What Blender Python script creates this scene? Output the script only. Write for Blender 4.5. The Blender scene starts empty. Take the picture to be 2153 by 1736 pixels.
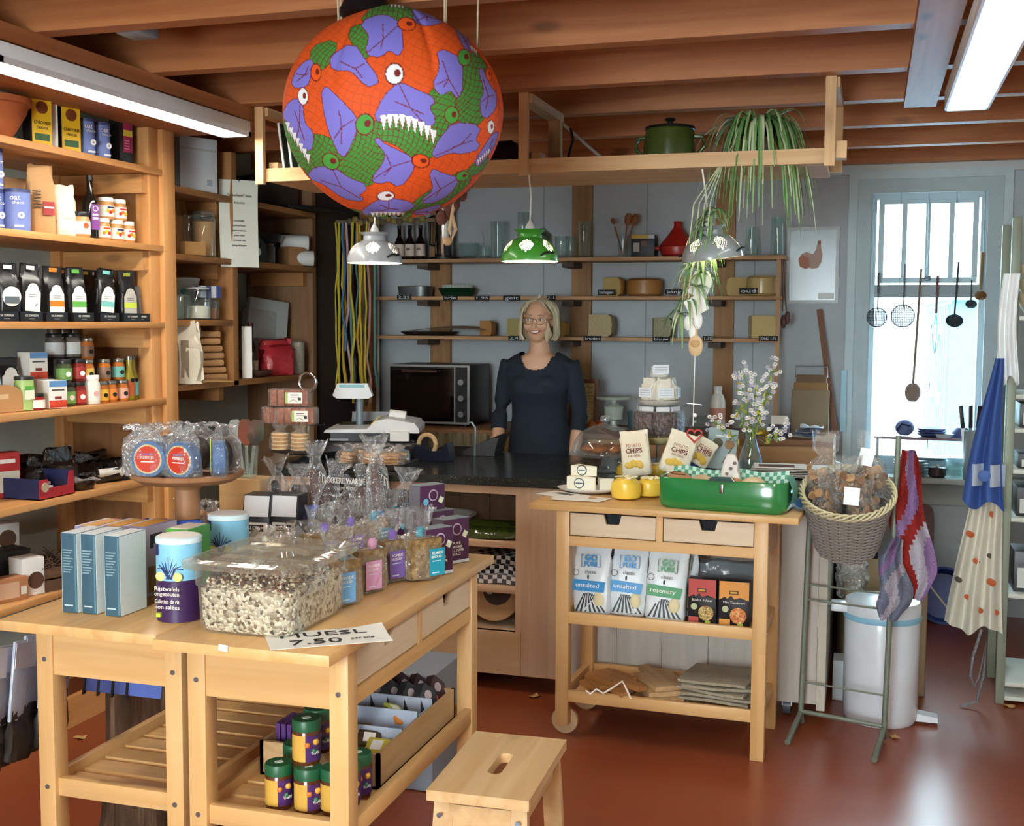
import bpy, bmesh, math, random
import numpy as np
from mathutils import Vector, Matrix, Euler
PI = math.pi
C = bpy.context.scene.collection
SC = bpy.context.scene
random.seed(7)

# ---------------------------------------------------------------- camera, world, light, exposure
IW, IH, FPX = 2153, 1736, 2467.2
YAW, PITCH, ROLL, EYE = -0.29587, 0.077312, -0.0052, 1.585
cam = bpy.data.cameras.new('camera')
cam.sensor_fit = 'HORIZONTAL'; cam.sensor_width = 36.0
cam.lens = 36.0 * FPX / IW
cam.clip_start = 0.05; cam.clip_end = 100
camo = bpy.data.objects.new('camera', cam); C.objects.link(camo)
_f = Vector((math.sin(YAW)*math.cos(PITCH), math.cos(YAW)*math.cos(PITCH), -math.sin(PITCH)))
_r = Vector((math.cos(YAW), -math.sin(YAW), 0)); _d = _f.cross(_r)
RT = _r*math.cos(ROLL) + _d*math.sin(ROLL); DN = -_r*math.sin(ROLL) + _d*math.cos(ROLL)
camo.matrix_world = Matrix(((RT.x, -DN.x, -_f.x, 0), (RT.y, -DN.y, -_f.y, 0), (RT.z, -DN.z, -_f.z, EYE), (0, 0, 0, 1)))
SC.camera = camo

SC.view_settings.view_transform = 'Standard'
SC.view_settings.look = 'None'
SC.view_settings.gamma = 1.0
SC.view_settings.use_curve_mapping = False
SC.view_settings.exposure = 1.18
SC.cycles.use_denoising = True
SC.cycles.max_bounces = 8; SC.cycles.transparent_max_bounces = 24
SC.cycles.caustics_reflective = False; SC.cycles.caustics_refractive = False
SC.cycles.sample_clamp_indirect = 6.0

wd = bpy.data.worlds.new('sky'); SC.world = wd; wd.use_nodes = True
_bg = wd.node_tree.nodes['Background']
_bg.inputs[0].default_value = (0.70, 0.88, 1.0, 1); _bg.inputs[1].default_value = 13

def area(name, loc, size, power, col, target):
    l = bpy.data.lights.new(name, 'AREA'); l.shape = 'RECTANGLE'; l.size, l.size_y = size
    l.energy = power; l.color = col
    o = bpy.data.objects.new(name, l); C.objects.link(o); o.location = loc
    o.rotation_euler = (Vector(target)-Vector(loc)).to_track_quat('-Z', 'Y').to_euler()
    return o
# added fill light behind the photographer, and a portal at the back window
area('added_front_fill', (-0.85, -2.1, 1.6), (1.3, 1.4), 60, (1.0, 0.97, 0.93), (-1.2, 4, 1.2))
area('back_window_portal', (0.283, 6.95, 1.55), (0.62, 1.52), 1, (1, 1, 1), (0.283, 0, 1.55)).data.cycles.is_portal = True

# ---------------------------------------------------------------- pixels of the photo to points on real surfaces
EYEV = Vector((0, 0, EYE))
def ray(px, py):
    return RT*((px-IW/2)/FPX) + DN*((py-IH/2)/FPX) + _f
def Zp(px, py, z):
    d = ray(px, py); return EYEV + d*((z-EYE)/d.z)
def Yp(px, py, y):
    d = ray(px, py); return EYEV + d*(y/d.y)
def Xp(px, py, x):
    d = ray(px, py); return EYEV + d*(x/d.x)

# ---------------------------------------------------------------- materials
def lin(c):
    if isinstance(c, str):
        c = tuple(int(c[i:i+2], 16) for i in (0, 2, 4))
    return tuple(((v/255)/12.92 if v/255 <= .04045 else ((v/255+.055)/1.055)**2.4) for v in c) + (1,)
_mats = {}
def M(col, rough=.55, metal=0., spec=.5, coat=0., trans=0., alpha=1., emit=0., bump=0., bscale=60., ecol=None):
    key = (col, rough, metal, spec, coat, trans, alpha, emit, bump, bscale, ecol)
    if key in _mats: return _mats[key]
    m = bpy.data.materials.new('paint_'+(col if isinstance(col, str) else '%d_%d_%d' % col)); m.use_nodes = True
    nt = m.node_tree; b = nt.nodes['Principled BSDF']; I = b.inputs
    I['Base Color'].default_value = lin(col); I['Roughness'].default_value = rough; I['Metallic'].default_value = metal
    I['Specular IOR Level'].default_value = spec; I['Coat Weight'].default_value = coat; I['Coat Roughness'].default_value = .08
    I['Transmission Weight'].default_value = trans; I['Alpha'].default_value = alpha
    if emit:
        I['Emission Color'].default_value = lin(ecol or col); I['Emission Strength'].default_value = emit
    # procedural: a little cloudy unevenness in tone, plus optional bump
    if not trans and not emit:
        tc = nt.nodes.new('ShaderNodeTexCoord'); n = nt.nodes.new('ShaderNodeTexNoise'); n.inputs['Scale'].default_value = 9
        mp = nt.nodes.new('ShaderNodeMapRange'); mp.inputs[3].default_value = .9; mp.inputs[4].default_value = 1.08
        mx = nt.nodes.new('ShaderNodeMix'); mx.data_type = 'RGBA'; mx.blend_type = 'MULTIPLY'; mx.inputs[0].default_value = 1
        nt.links.new(tc.outputs['Object'], n.inputs['Vector']); nt.links.new(n.outputs[0], mp.inputs[0])
        mx.inputs[6].default_value = lin(col); nt.links.new(mp.outputs[0], mx.inputs[7]); nt.links.new(mx.outputs[2], I['Base Color'])
        if bump:
            n2 = nt.nodes.new('ShaderNodeTexNoise'); n2.inputs['Scale'].default_value = bscale; n2.inputs['Detail'].default_value = 3
            bp = nt.nodes.new('ShaderNodeBump'); bp.inputs['Strength'].default_value = bump; bp.inputs['Distance'].default_value = .01
            nt.links.new(tc.outputs['Object'], n2.inputs['Vector']); nt.links.new(n2.outputs[0], bp.inputs['Height']); nt.links.new(bp.outputs[0], I['Normal'])
    _mats[key] = m; return m
def wood(c1, c2, axis='y', rough=.5, scale=1., knots=.5, stave=0., spec=.4):
    key = ('wood', c1, c2, axis, rough, scale, knots, stave)
    if key in _mats: return _mats[key]
    m = bpy.data.materials.new('wood_'+c1); m.use_nodes = True; nt = m.node_tree; N = nt.nodes.new; L = nt.links.new
    b = nt.nodes['Principled BSDF']; b.inputs['Roughness'].default_value = rough; b.inputs['Specular IOR Level'].default_value = spec
    tc = N('ShaderNodeTexCoord'); oi = N('ShaderNodeObjectInfo')
    mp = N('ShaderNodeMapping'); s = {'x': (1.2, 22, 22), 'y': (22, 1.2, 22), 'z': (22, 22, 1.2)}[axis]
    mp.inputs['Scale'].default_value = tuple(v*scale for v in s)
    ad = N('ShaderNodeVectorMath'); ad.operation = 'ADD'; L(tc.outputs['Object'], ad.inputs[0])
    cmb = N('ShaderNodeCombineXYZ'); 
    ml = N('ShaderNodeMath'); ml.operation = 'MULTIPLY'; ml.inputs[1].default_value = 7.3; L(oi.outputs['Random'], ml.inputs[0])
    for i in range(3): L(ml.outputs[0], cmb.inputs[i])
    L(cmb.outputs[0], ad.inputs[1]); L(ad.outputs[0], mp.inputs['Vector'])
    n = N('ShaderNodeTexNoise'); n.inputs['Scale'].default_value = 1; n.inputs['Detail'].default_value = 5; n.inputs['Distortion'].default_value = .8
    L(mp.outputs[0], n.inputs['Vector'])
    cr = N('ShaderNodeValToRGB'); cr.color_ramp.elements[0].position = .3; cr.color_ramp.elements[1].position = .7
    cr.color_ramp.elements[0].color = lin(c2); cr.color_ramp.elements[1].color = lin(c1); L(n.outputs[0], cr.inputs[0])
    last = cr.outputs[0]
    if knots:
        mk = N('ShaderNodeMapping'); mk.inputs['Scale'].default_value = tuple(v*scale for v in {'x': (2.4, 6.5, 6.5), 'y': (6.5, 2.4, 6.5), 'z': (6.5, 6.5, 2.4)}[axis])
        L(ad.outputs[0], mk.inputs['Vector'])
        v = N('ShaderNodeTexVoronoi'); v.inputs['Scale'].default_value = 1; L(mk.outputs[0], v.inputs['Vector'])
        r2 = N('ShaderNodeMapRange'); r2.inputs[1].default_value = .06; r2.inputs[2].default_value = .16; r2.inputs[3].default_value = knots; r2.inputs[4].default_value = 0
        L(v.outputs['Distance'], r2.inputs[0])
        mx = N('ShaderNodeMix'); mx.data_type = 'RGBA'; L(r2.outputs[0], mx.inputs[0]); L(last, mx.inputs[6]); mx.inputs[7].default_value = lin('5a2e14'); last = mx.outputs[2]
    if stave:   # glued staves: blocks of slightly different tone along the grain
        ms = N('ShaderNodeMapping'); ms.inputs['Scale'].default_value = {'x': (2.2, 20, 20), 'y': (20, 2.2, 20), 'z': (20, 20, 2.2)}[axis]; L(ad.outputs[0], ms.inputs['Vector'])
        v = N('ShaderNodeTexVoronoi'); v.distance = 'CHEBYCHEV'; v.inputs['Scale'].default_value = 1; v.inputs['Randomness'].default_value = .6; L(ms.outputs[0], v.inputs['Vector'])
        bw = N('ShaderNodeRGBToBW'); L(v.outputs['Color'], bw.inputs[0])
        mr = N('ShaderNodeMapRange'); mr.inputs[3].default_value = 1-stave; mr.inputs[4].default_value = 1+stave*.6; L(bw.outputs[0], mr.inputs[0])
        mx = N('ShaderNodeMix'); mx.data_type = 'RGBA'; mx.blend_type = 'MULTIPLY'; mx.inputs[0].default_value = 1; L(last, mx.inputs[6]); L(mr.outputs[0], mx.inputs[7]); last = mx.outputs[2]
    L(last, b.inputs['Base Color'])
    bp = N('ShaderNodeBump'); bp.inputs['Strength'].default_value = .12; bp.inputs['Distance'].default_value = .004; L(n.outputs[0], bp.inputs['Height']); L(bp.outputs[0], b.inputs['Normal'])
    _mats[key] = m; return m
def ramp(name, cols, scale=40, kind='noise', rough=.6, bump=.4, stretch=(1, 1, 1), detail=3, spec=.4, dist=.004):
    """speckled / mottled matter: noise or voronoi cells through a colour ramp"""
    m = bpy.data.materials.new(name); m.use_nodes = True; nt = m.node_tree; N = nt.nodes.new; L = nt.links.new
    b = nt.nodes['Principled BSDF']; b.inputs['Roughness'].default_value = rough; b.inputs['Specular IOR Level'].default_value = spec
    tc = N('ShaderNodeTexCoord'); mp = N('ShaderNodeMapping'); mp.inputs['Scale'].default_value = stretch; L(tc.outputs['Object'], mp.inputs[0])
    if kind == 'noise':
        n = N('ShaderNodeTexNoise'); n.inputs['Scale'].default_value = scale; n.inputs['Detail'].default_value = detail; h = fac = n.outputs[0]
    else:
        n = N('ShaderNodeTexVoronoi'); n.inputs['Scale'].default_value = scale; bw = N('ShaderNodeRGBToBW'); L(n.outputs['Color'], bw.inputs[0]); fac = bw.outputs[0]; h = n.outputs['Distance']
    L(mp.outputs[0], n.inputs['Vector'])
    cr = N('ShaderNodeValToRGB'); el = cr.color_ramp.elements
    while len(el) < len(cols): el.new(.5)
    for e, (p, c) in zip(el, cols): e.position = p; e.color = lin(c)
    L(fac, cr.inputs[0]); L(cr.outputs[0], b.inputs['Base Color'])
    if bump:
        bp = N('ShaderNodeBump'); bp.inputs['Strength'].default_value = bump; bp.inputs['Distance'].default_value = dist; bp.invert = kind != 'noise'
        L(h, bp.inputs['Height']); L(bp.outputs[0], b.inputs['Normal'])
    return m
def film(name, tint='ffffff', a=.16, rough=.12, bump=.5, bscale=45, gl=.85):
    """thin clear plastic or glass: mostly see-through, with crinkled highlights"""
    m = bpy.data.materials.new(name); m.use_nodes = True; nt = m.node_tree; N = nt.nodes.new; L = nt.links.new
    nt.nodes.remove(nt.nodes['Principled BSDF']); out = nt.nodes['Material Output']
    tr = N('ShaderNodeBsdfTransparent'); tr.inputs[0].default_value = lin(tint)
    g = N('ShaderNodeBsdfGlossy'); g.inputs['Roughness'].default_value = rough; g.inputs[0].default_value = (gl, gl, gl, 1)
    df = N('ShaderNodeBsdfDiffuse'); df.inputs[0].default_value = lin(tint)
    lw = N('ShaderNodeLayerWeight'); lw.inputs[0].default_value = .35
    mr = N('ShaderNodeMapRange'); mr.inputs[3].default_value = a*.45; mr.inputs[4].default_value = min(1, a+.35); L(lw.outputs['Facing'], mr.inputs[0])
    m1 = N('ShaderNodeMixShader'); m1.inputs[0].default_value = .3; L(g.outputs[0], m1.inputs[1]); L(df.outputs[0], m1.inputs[2])
    m2 = N('ShaderNodeMixShader'); L(mr.outputs[0], m2.inputs[0]); L(tr.outputs[0], m2.inputs[1]); L(m1.outputs[0], m2.inputs[2]); L(m2.outputs[0], out.inputs[0])
    if bump:
        tc = N('ShaderNodeTexCoord'); n = N('ShaderNodeTexNoise'); n.inputs['Scale'].default_value = bscale; n.inputs['Detail'].default_value = 2
        L(tc.outputs['Object'], n.inputs[0]); bp = N('ShaderNodeBump'); bp.inputs['Strength'].default_value = bump; bp.inputs['Distance'].default_value = .02
        L(n.outputs[0], bp.inputs['Height']); L(bp.outputs[0], g.inputs['Normal'])
    return m

# ---------------------------------------------------------------- mesh builder
class MB:
    def __init__(s): s.bm = bmesh.new(); s.mats = []
    def _mi(s, m):
        if m not in s.mats: s.mats.append(m)
        return s.mats.index(m)
    def _faces(s, fs, m):
        i = s._mi(m)
        for f in fs: f.material_index = i; f.smooth = True
    def _tag(s, before, m): s._faces([f for f in s.bm.faces if f.index < 0 or f not in before], m)
    def box(s, c, size, m, rot=None, bev=0., shear=None):
        r = bmesh.ops.create_cube(s.bm, size=1); vs = r['verts']
        for v in vs: v.co = Vector((v.co.x*size[0], v.co.y*size[1], v.co.z*size[2]))
        fs = {f for v in vs for f in v.link_faces}
        if bev:
            es = list({e for v in vs for e in v.link_edges})
            rb = bmesh.ops.bevel(s.bm, geom=es, offset=bev, segments=2, affect='EDGES', profile=.5)
            fs = {f for f in fs if f.is_valid} | set(rb['faces']); vs = list({v for f in fs for v in f.verts})
        R = Euler(rot).to_matrix() if rot is not None else None
        for v in vs:
            if R is not None: v.co = R @ v.co
            v.co += Vector(c)
        s._faces(fs, m); return s
    def bx(s, lo, hi, m, bev=0.):
        lo = Vector(lo); hi = Vector(hi); return s.box((lo+hi)/2, hi-lo, m, bev=bev)
    def rings(s, rings, m, close=True, cap=(True, True)):
        """loft through a list of point rings of equal count"""
        L = [[s.bm.verts.new(p) for p in r] for r in rings]; fs = []; n = len(L[0])
        for a, b in zip(L, L[1:]):
            for i in range(n if close else n-1):
                j = (i+1) % n
                try: fs.append(s.bm.faces.new((a[i], a[j], b[j], b[i])))
                except ValueError: pass
        if close and cap[0] and n > 2: fs.append(s.bm.faces.new(L[0][::-1]))
        if close and cap[1] and n > 2: fs.append(s.bm.faces.new(L[-1]))
        s._faces(fs, m); return s
    def lathe(s, prof, m, c=(0, 0, 0), n=24, cap=(True, True), mat=None, sx=1, sy=1):
        c = Vector(c); R = []
        for r, z in prof:
            ring = [Vector((r*sx*math.cos(2*PI*i/n), r*sy*math.sin(2*PI*i/n), z)) for i in range(n)]
            R.append([c + ((mat @ p) if mat is not None else p) for p in ring])
        return s.rings(R, m, cap=cap)
    def cyl(s, p0, p1, r0, m, r1=None, n=14):
        p0 = Vector(p0); p1 = Vector(p1); d = p1-p0; q = d.to_track_quat('Z', 'Y').to_matrix(); r1 = r0 if r1 is None else r1
        return s.lathe([(r0, 0), (r1, d.length)], m, p0, n, mat=q)
    def tube(s, pts, r, m, n=8, closed=False):
        pts = [Vector(p) for p in pts]; R = []; up = Vector((.12, .31, .94)); K = len(pts)
        for i, p in enumerate(pts):
            t = (pts[(i+1) % K]-pts[i-1]) if closed else (pts[min(i+1, K-1)]-pts[max(i-1, 0)])
            if t.length < 1e-9: t = Vector((0, 0, 1))
            t.normalize(); a = t.cross(up)
            if a.length < 1e-3: a = t.cross(Vector((1, 0, 0)))
            a.normalize(); b = t.cross(a); up = -b if False else up
            rr = r[i] if isinstance(r, (list, tuple)) else r
            R.append([p + a*rr*math.cos(2*PI*k/n) + b*rr*math.sin(2*PI*k/n) for k in range(n)])
        if closed: R.append(R[0]); return s.rings(R, m, cap=(False, False))
        return s.rings(R, m)
    def prism(s, pts, depth, m, fr='xz', off=0.):
        """polygon given in a plane, pushed DEPTH along the plane's normal: 'xz' faces -y, 'xy' faces up, 'yz' faces +x"""
        if sum(a[0]*b[1]-b[0]*a[1] for a, b in zip(pts, pts[1:]+pts[:1])) < 0: pts = pts[::-1]
        f = {'xz': lambda u, v, w: (u, off+w, v), 'xy': lambda u, v, w: (u, v, off-w), 'yz': lambda u, v, w: (off-w, u, v)}[fr]
        A = [s.bm.verts.new(f(u, v, 0)) for u, v in pts]; B = [s.bm.verts.new(f(u, v, depth)) for u, v in pts]; n = len(pts)
        fs = [s.bm.faces.new(A), s.bm.faces.new(B[::-1])]
        fs += [s.bm.faces.new((A[(i+1) % n], A[i], B[i], B[(i+1) % n])) for i in range(n)]
        s._faces(fs, m); return s
    def grid(s, fn, nu, nv, m, thick=0.):
        V = [[s.bm.verts.new(fn(i/nu, j/nv)) for i in range(nu+1)] for j in range(nv+1)]
        fs = [s.bm.faces.new((V[j][i], V[j][i+1], V[j+1][i+1], V[j+1][i])) for j in range(nv) for i in range(nu)]
        s._faces(fs, m)
        if thick:
            bmesh.ops.recalc_face_normals(s.bm, faces=fs); r = bmesh.ops.solidify(s.bm, geom=fs, thickness=thick)
            s._faces([g for g in r['geom'] if isinstance(g, bmesh.types.BMFace)], m)
        return s
    def ball(s, c, r, m, n=12, k=8, sc=(1, 1, 1), rot=None):
        R = Euler(rot).to_matrix() if rot else Matrix.Identity(3); c = Vector(c); rings = []
        for j in range(1, k):
            t = PI*j/k; rings.append([c + R @ Vector((r*sc[0]*math.sin(t)*math.cos(2*PI*i/n), r*sc[1]*math.sin(t)*math.sin(2*PI*i/n), -r*sc[2]*math.cos(t))) for i in range(n)])
        return s.rings(rings, m)
    def jit(s, a, seed=1):
        rnd = random.Random(seed)
        for v in s.bm.verts: v.co += Vector((rnd.uniform(-a, a), rnd.uniform(-a, a), rnd.uniform(-a, a)))
        return s
    def xf(s, mat):
        bmesh.ops.transform(s.bm, matrix=mat, verts=s.bm.verts); return s
    def mesh(s, name, sharp=38):
        me = bpy.data.meshes.new(name); bmesh.ops.recalc_face_normals(s.bm, faces=s.bm.faces); s.bm.to_mesh(me); s.bm.free()
        for m in s.mats: me.materials.append(m)
        me.set_sharp_from_angle(angle=math.radians(sharp)); return me
    def obj(s, name, parent=None, label=None, sharp=38):
        o = bpy.data.objects.new(name, s.mesh(name, sharp)); C.objects.link(o)
        if parent is not None: o.parent = parent
        if label: o['label'] = label
        return o
def tag(o, label, cat, group=None, kind=None):
    o['label'] = label; o['category'] = cat
    if group: o['group'] = group
    if kind: o['kind'] = kind
    return o
def thing(name, label, cat, loc=(0, 0, 0), rz=0., group=None, tilt=None):
    o = bpy.data.objects.new(name, None); C.objects.link(o); o.location = loc; o.rotation_euler = tilt if tilt else (0, 0, rz); o.empty_display_size = .05
    return tag(o, label, cat, group)
PUTZ = {}
def put(o, loc, rz=0., tilt=None):
    o.location = loc; PUTZ[o.name] = loc[2]; o.rotation_euler = tilt if tilt else (0, 0, rz); return o
def dup(o, loc, rz=0., label=None, group=None, tilt=None):
    kids = {}
    for k in bpy.data.objects:
        if k.parent is not None: kids.setdefault(k.parent.name, []).append(k)
    def cp(x, par):
        c = x.copy(); C.objects.link(c); c.parent = par
        for k in kids.get(x.name, []): cp(k, c)
        return c
    c = cp(o, None); put(c, loc, rz, tilt)
    if label: c['label'] = label
    if group: c['group'] = group
    return c
def struct(o, label=None):
    o['kind'] = 'structure'
    if label: o['label'] = label
    return o
_font = {}
def txt(s, h, at, m, parent, name='lettering', rz=0., face='front', width=None, bold=0., al='CENTER', tilt=None):
    """lettering as a thin mesh; h = letter height in metres; faces -y of its thing ('front'), up ('top') or +x ('side')"""
    key = (s, bold, al)
    if key not in _font:
        cu = bpy.data.curves.new('lettering', 'FONT'); cu.body = s; cu.size = 1; cu.align_x = al; cu.align_y = 'CENTER'; cu.resolution_u = 2; cu.offset = bold; cu.extrude = .004; cu.space_line = .95
        o = bpy.data.objects.new('lettering', cu); C.objects.link(o); bpy.context.view_layer.update()
        me = bpy.data.meshes.new_from_object(o.evaluated_get(bpy.context.evaluated_depsgraph_get())); bpy.data.objects.remove(o); _font[key] = me
    me = _font[key].copy(); me.materials.clear(); me.materials.append(m)
    k = h/.72
    xs = [v.co.x for v in me.vertices]
    w = (max(xs)-min(xs)) if xs else 1
    kx = k if width is None else width/max(w, 1e-6)
    R = {'front': Euler((PI/2, 0, 0)), 'top': Euler((0, 0, 0)), 'side': Euler((PI/2, 0, PI/2)), 'left': Euler((PI/2, 0, -PI/2))}[face].to_matrix().to_4x4()
    T = Matrix.Translation(Vector(at)) @ (Euler(tilt).to_matrix().to_4x4() if tilt else Matrix.Identity(4)) @ R @ Matrix.Rotation(rz, 4, 'Z') @ Matrix.Diagonal((kx, k, .12, 1))
    me.transform(T); o = bpy.data.objects.new(name, me); C.objects.link(o); o.parent = parent; return o

# shared materials
PINE = {a: wood('d9a368', 'c2854a', a, .5, knots=.55) for a in 'xyz'}          # shelving
JOIST = {a: wood('b67646', '9a5a30', a, .55, knots=.7) for a in 'xyz'}         # ceiling timber
BIRCH = {a: wood('dcb27a', 'cf9f63', a, .38, knots=0, stave=.10) for a in 'xyz'}   # trolleys
PLANK = {a: wood('d6b594', 'c29e7c', a, .6, knots=.5) for a in 'xyz'}          # counter boards
RAWW = {a: wood('caa27c', 'b08660', a, .65, knots=.5) for a in 'xyz'}
WHITE = M('f2f1ec', .5); BLACK = M('101012', .45); CREAM = M('e8dfc8', .6); KRAFT = M('b98d5f', .75, bump=.2, bscale=90)
GLASS = film('clear_glass', 'f4fbfa', .10, .03, 0); FILM = film('clear_film', 'fdfdfd', .2, .16, .9, 55); FILM2 = film('crinkled_film', 'ffffff', .34, .2, 1., 38)
CHROME = M('d8d9da', .14, 1.); STEEL = M('a9adb0', .3, 1.); DARKM = M('2a2b2d', .35, .6)
# ================================================================ the room
XL, XR, YB, YF, ZC = -3.42, 1.75, 6.80, -2.2, 2.66
FLOOR = ramp('red_floor_paint', [(.3, '7d3a24'), (.55, '8a4226'), (.8, '7f3f2c')], 1.6, 'noise', .31, .06, (1, 1, 1), 6, .55, .01)
WALLB = M('b4bcc2', .7); WALLL = M('a9b0a8', .75); FRAME = M('bccfd6', .5)
struct(MB().bx((XL-.1, YF-.1, -.1), (XR+.1, YB+.1, 0), FLOOR).obj('floor'))
WY = YB+.10
wx0, wx1, wz0, wz1 = -.02, .585, .80, 2.30      # window opening in the back wall
b = MB()
b.bx((XL-.1, YB, 0), (wx0, WY, ZC), WALLB).bx((wx1, YB, 0), (XR+.1, WY, ZC), WALLB).bx((wx0, YB, 0), (wx1, WY, wz0), WALLB).bx((wx0, YB, wz1), (wx1, WY, ZC), WALLB)
struct(b.obj('wall_back'))
b = MB()    # board joints of the back wall
for x in [XL+.3+.62*i for i in range(6)]: b.bx((x-.003, YB-.002, .9), (x+.003, YB+.001, 2.5), M('8f979c', .8))
struct(b.obj('trim_1'))
struct(MB().bx((XL-.1, YF, 0), (XL, YB, ZC), WALLL).obj('wall_left'))
struct(MB().bx((XR, YF, 0), (XR+.1, YB, ZC), M('c9c6bb', .7)).obj('wall_right'))
b = MB(); b.bx((XL-.1, YF-.1, 0), (-1.5, YF, ZC), WALLL).bx((-.2, YF-.1, 0), (XR+.1, YF, ZC), WALLL).bx((-1.5, YF-.1, 0), (-.2, YF, .9), WALLL).bx((-1.5, YF-.1, 2.3), (-.2, YF, ZC), WALLL)
struct(b.obj('wall_front'))
w = struct(MB().bx((-1.5, YF-.06, .9), (-.2, YF-.05, 2.3), GLASS).obj('window_added'))  # unseen opening, added and sized to let fill daylight in
# ceiling boards and joists
struct(MB().bx((XL-.1, YF-.1, ZC), (XR+.1, YB+.1, ZC+.05), wood('a8703f', '8c5228', 'y', .6, knots=.4)).obj('ceiling'))
JY = [6.77, 6.14, 5.51, 4.90, 4.325, 3.71, 3.11, 2.49, 1.87, 1.25, .63, 0., -.63, -1.26, -1.9]
for i, y in enumerate(JY):
    o = struct(MB().bx((XL if i < 4 else -2.97, y-.07, 2.45), (XR, y, ZC), JOIST['x']).obj('ceiling_joist'))
struct(MB().bx((-2.99, -1.6, 2.398), (-2.44, 4.62, 2.45), JOIST['y']).obj('ceiling_beam'))
struct(MB().bx((-2.44+.0, YB-.03, 2.40), (XR, YB, 2.45), M('c3c9cc', .6)).obj('trim_2'))
# back window: casing, frame, top sash with three bars, lower pane
win = struct(bpy.data.objects.new('window_1', None)); C.objects.link(win)
b = MB(); T = .06
def ring(b, x0, x1, z0, z1, w, y0, y1, m):
    b.bx((x0, y0, z0), (x0+w, y1, z1), m).bx((x1-w, y0, z0), (x1, y1, z1), m).bx((x0+w, y0, z1-w), (x1-w, y1, z1), m).bx((x0+w, y0, z0), (x1-w, y1, z0+w), m)
ring(b, -.135, .70, .74, 2.415, .045, YB-.035, YB, FRAME); ring(b, -.09, .655, .785, 2.37, .075, YB-.02, YB, M('aec0c7', .5)); b.obj('casing', win)
b = MB(); ring(b, wx0-.02, wx1+.02, wz0-.02, wz1+.02, .055, YB+.02, YB+.075, FRAME); b.bx((wx0+.03, YB+.005, 1.73), (wx1-.03, YB+.075, 1.80), M('93a3a8', .5)); b.obj('sash_frame', win)
b = MB(); ring(b, wx0+.045, wx1-.045, 1.81, 2.27, .03, YB+.03, YB+.06, FRAME)
for k in (1, 2, 3): x = wx0+.06+(wx1-wx0-.12)*k/4; b.bx((x-.013, YB+.035, 1.82), (x+.013, YB+.06, 2.25), FRAME)
b.obj('glazing_bars', win)
MB().bx((wx0+.02, YB+.045, wz0+.02), (wx1-.02, YB+.049, wz1-.02), GLASS).obj('pane', win)
b = MB()
for k in range(5): x = wx0+.02+(wx1-wx0-.04)*k/4; b.cyl((x, YB-.012, 1.80), (x-.004, YB-.012, 2.315), .0022, M('9db3ba', .4, .5))
b.cyl((wx0+.03, YB-.012, 1.845), (wx1-.04, YB-.012, 1.845), .002, M('9db3ba', .4, .5)); b.obj('wire_guard', win)
MB().box((.285, YB-.01, 1.835), (.035, .02, .03), M('71828a', .3, .8), bev=.006).cyl((.285, YB-.02, 1.835), (.25, YB-.03, 1.83), .006, M('71828a', .3, .8)).obj('latch', win)
struct(MB().bx((-.16, YB-.20, .735), (.98, YB+.02, .765), M('aab0ad', .5), bev=.004).obj('window_sill'))
struct(MB().bx((-.16, YB-.015, .60), (.98, YB, .735), M('aeb4b0', .6)).obj('trim_3'))
# outdoors behind the window: pale yard and a blue metal shed with doors
struct(MB().bx((-9, WY+.05, -.35), (9, 30, -.25), M('e9efef', .9)).obj('ground_outside'))
sh = tag(bpy.data.objects.new('metal_shed', None), 'blue metal shed with tall doors outside the back window', 'shed'); C.objects.link(sh)
BL = M('3f86b8', .5); BL2 = M('5d9ec8', .5)
MB().bx((.62, 10.2, -.25), (4.2, 14.5, 1.78), BL).obj('body', sh)
b = MB()
for i in range(16): y = 10.3+i*.26; b.bx((.59, y, -.2), (.62, y+.05, 1.75), BL2)
b.obj('ribs', sh)
MB().bx((.55, 10.1, 1.78), (4.3, 14.6, 1.9), M('4a6f86', .5)).obj('roof', sh)
b = MB()
for y in (10.9, 11.9, 12.9): 
    for z in (.3, .9, 1.5): b.bx((.56, y, z), (.6, y+.12, z+.08), WHITE)
b.obj('hinges', sh)
wf = MB()
for i in range(40): wf.bx((-6+i*.32, 15.0, -.25), (-5.72+i*.32, 15.05, 1.75), M('e7f0f0', .8))
tag(wf.bx((-6, 15.05, 1.2), (6.6, 15.1, 1.3), WHITE).obj('white_fence'), 'pale board fence across the yard outside the back window', 'fence')

# ---------------------------------------------------------------- lamps of the room, and two added out of view
LED = M('fffdf6', .4, emit=20., ecol='fff8ea'); LEDR = M('fbffff', .4, emit=11., ecol='f2fffb')
def batten(name, label, x0, x1, y0, y1, z0, z1, led, group=None):
    t = thing(name, label, 'lamp', ((x0+x1)/2, (y0+y1)/2, z0), group=group); w = x1-x0; L = y1-y0; h = z1-z0
    b = MB(); b.box((0, 0, h*.62), (w, L, h*.76), M('e6e7e8', .45), bev=.006)
    b.bx((-w/2, -L/2, 0), (-w/2+.008, L/2, h*.3), M('e6e7e8', .45)).bx((w/2-.008, -L/2, 0), (w/2, L/2, h*.3), M('e6e7e8', .45))
    b.bx((-w/2, -L/2, 0), (w/2, -L/2+.02, h*.3), M('dfe3e4', .45)).bx((-w/2, L/2-.02, 0), (w/2, L/2, h*.3), M('dfe3e4', .45)); b.obj('housing', t)
    MB().bx((-w/2+.009, -L/2+.022, .003), (w/2-.009, L/2-.022, h*.22), led).obj('diffuser', t)
    return t
batten('batten_light', 'long white batten light under the beam above the left shelves', -2.545, -2.42, 2.86, 4.30, 2.326, 2.388, LED)
batten('tube_light', 'wide white tube light hanging at the right by the window', .215, .355, 2.70, 4.28, 2.30, 2.37, LEDR)
struct(MB().bx((.095, 1.2, 2.40), (.21, 4.75, 2.445), JOIST['y']).obj('ceiling_batten'))
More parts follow.
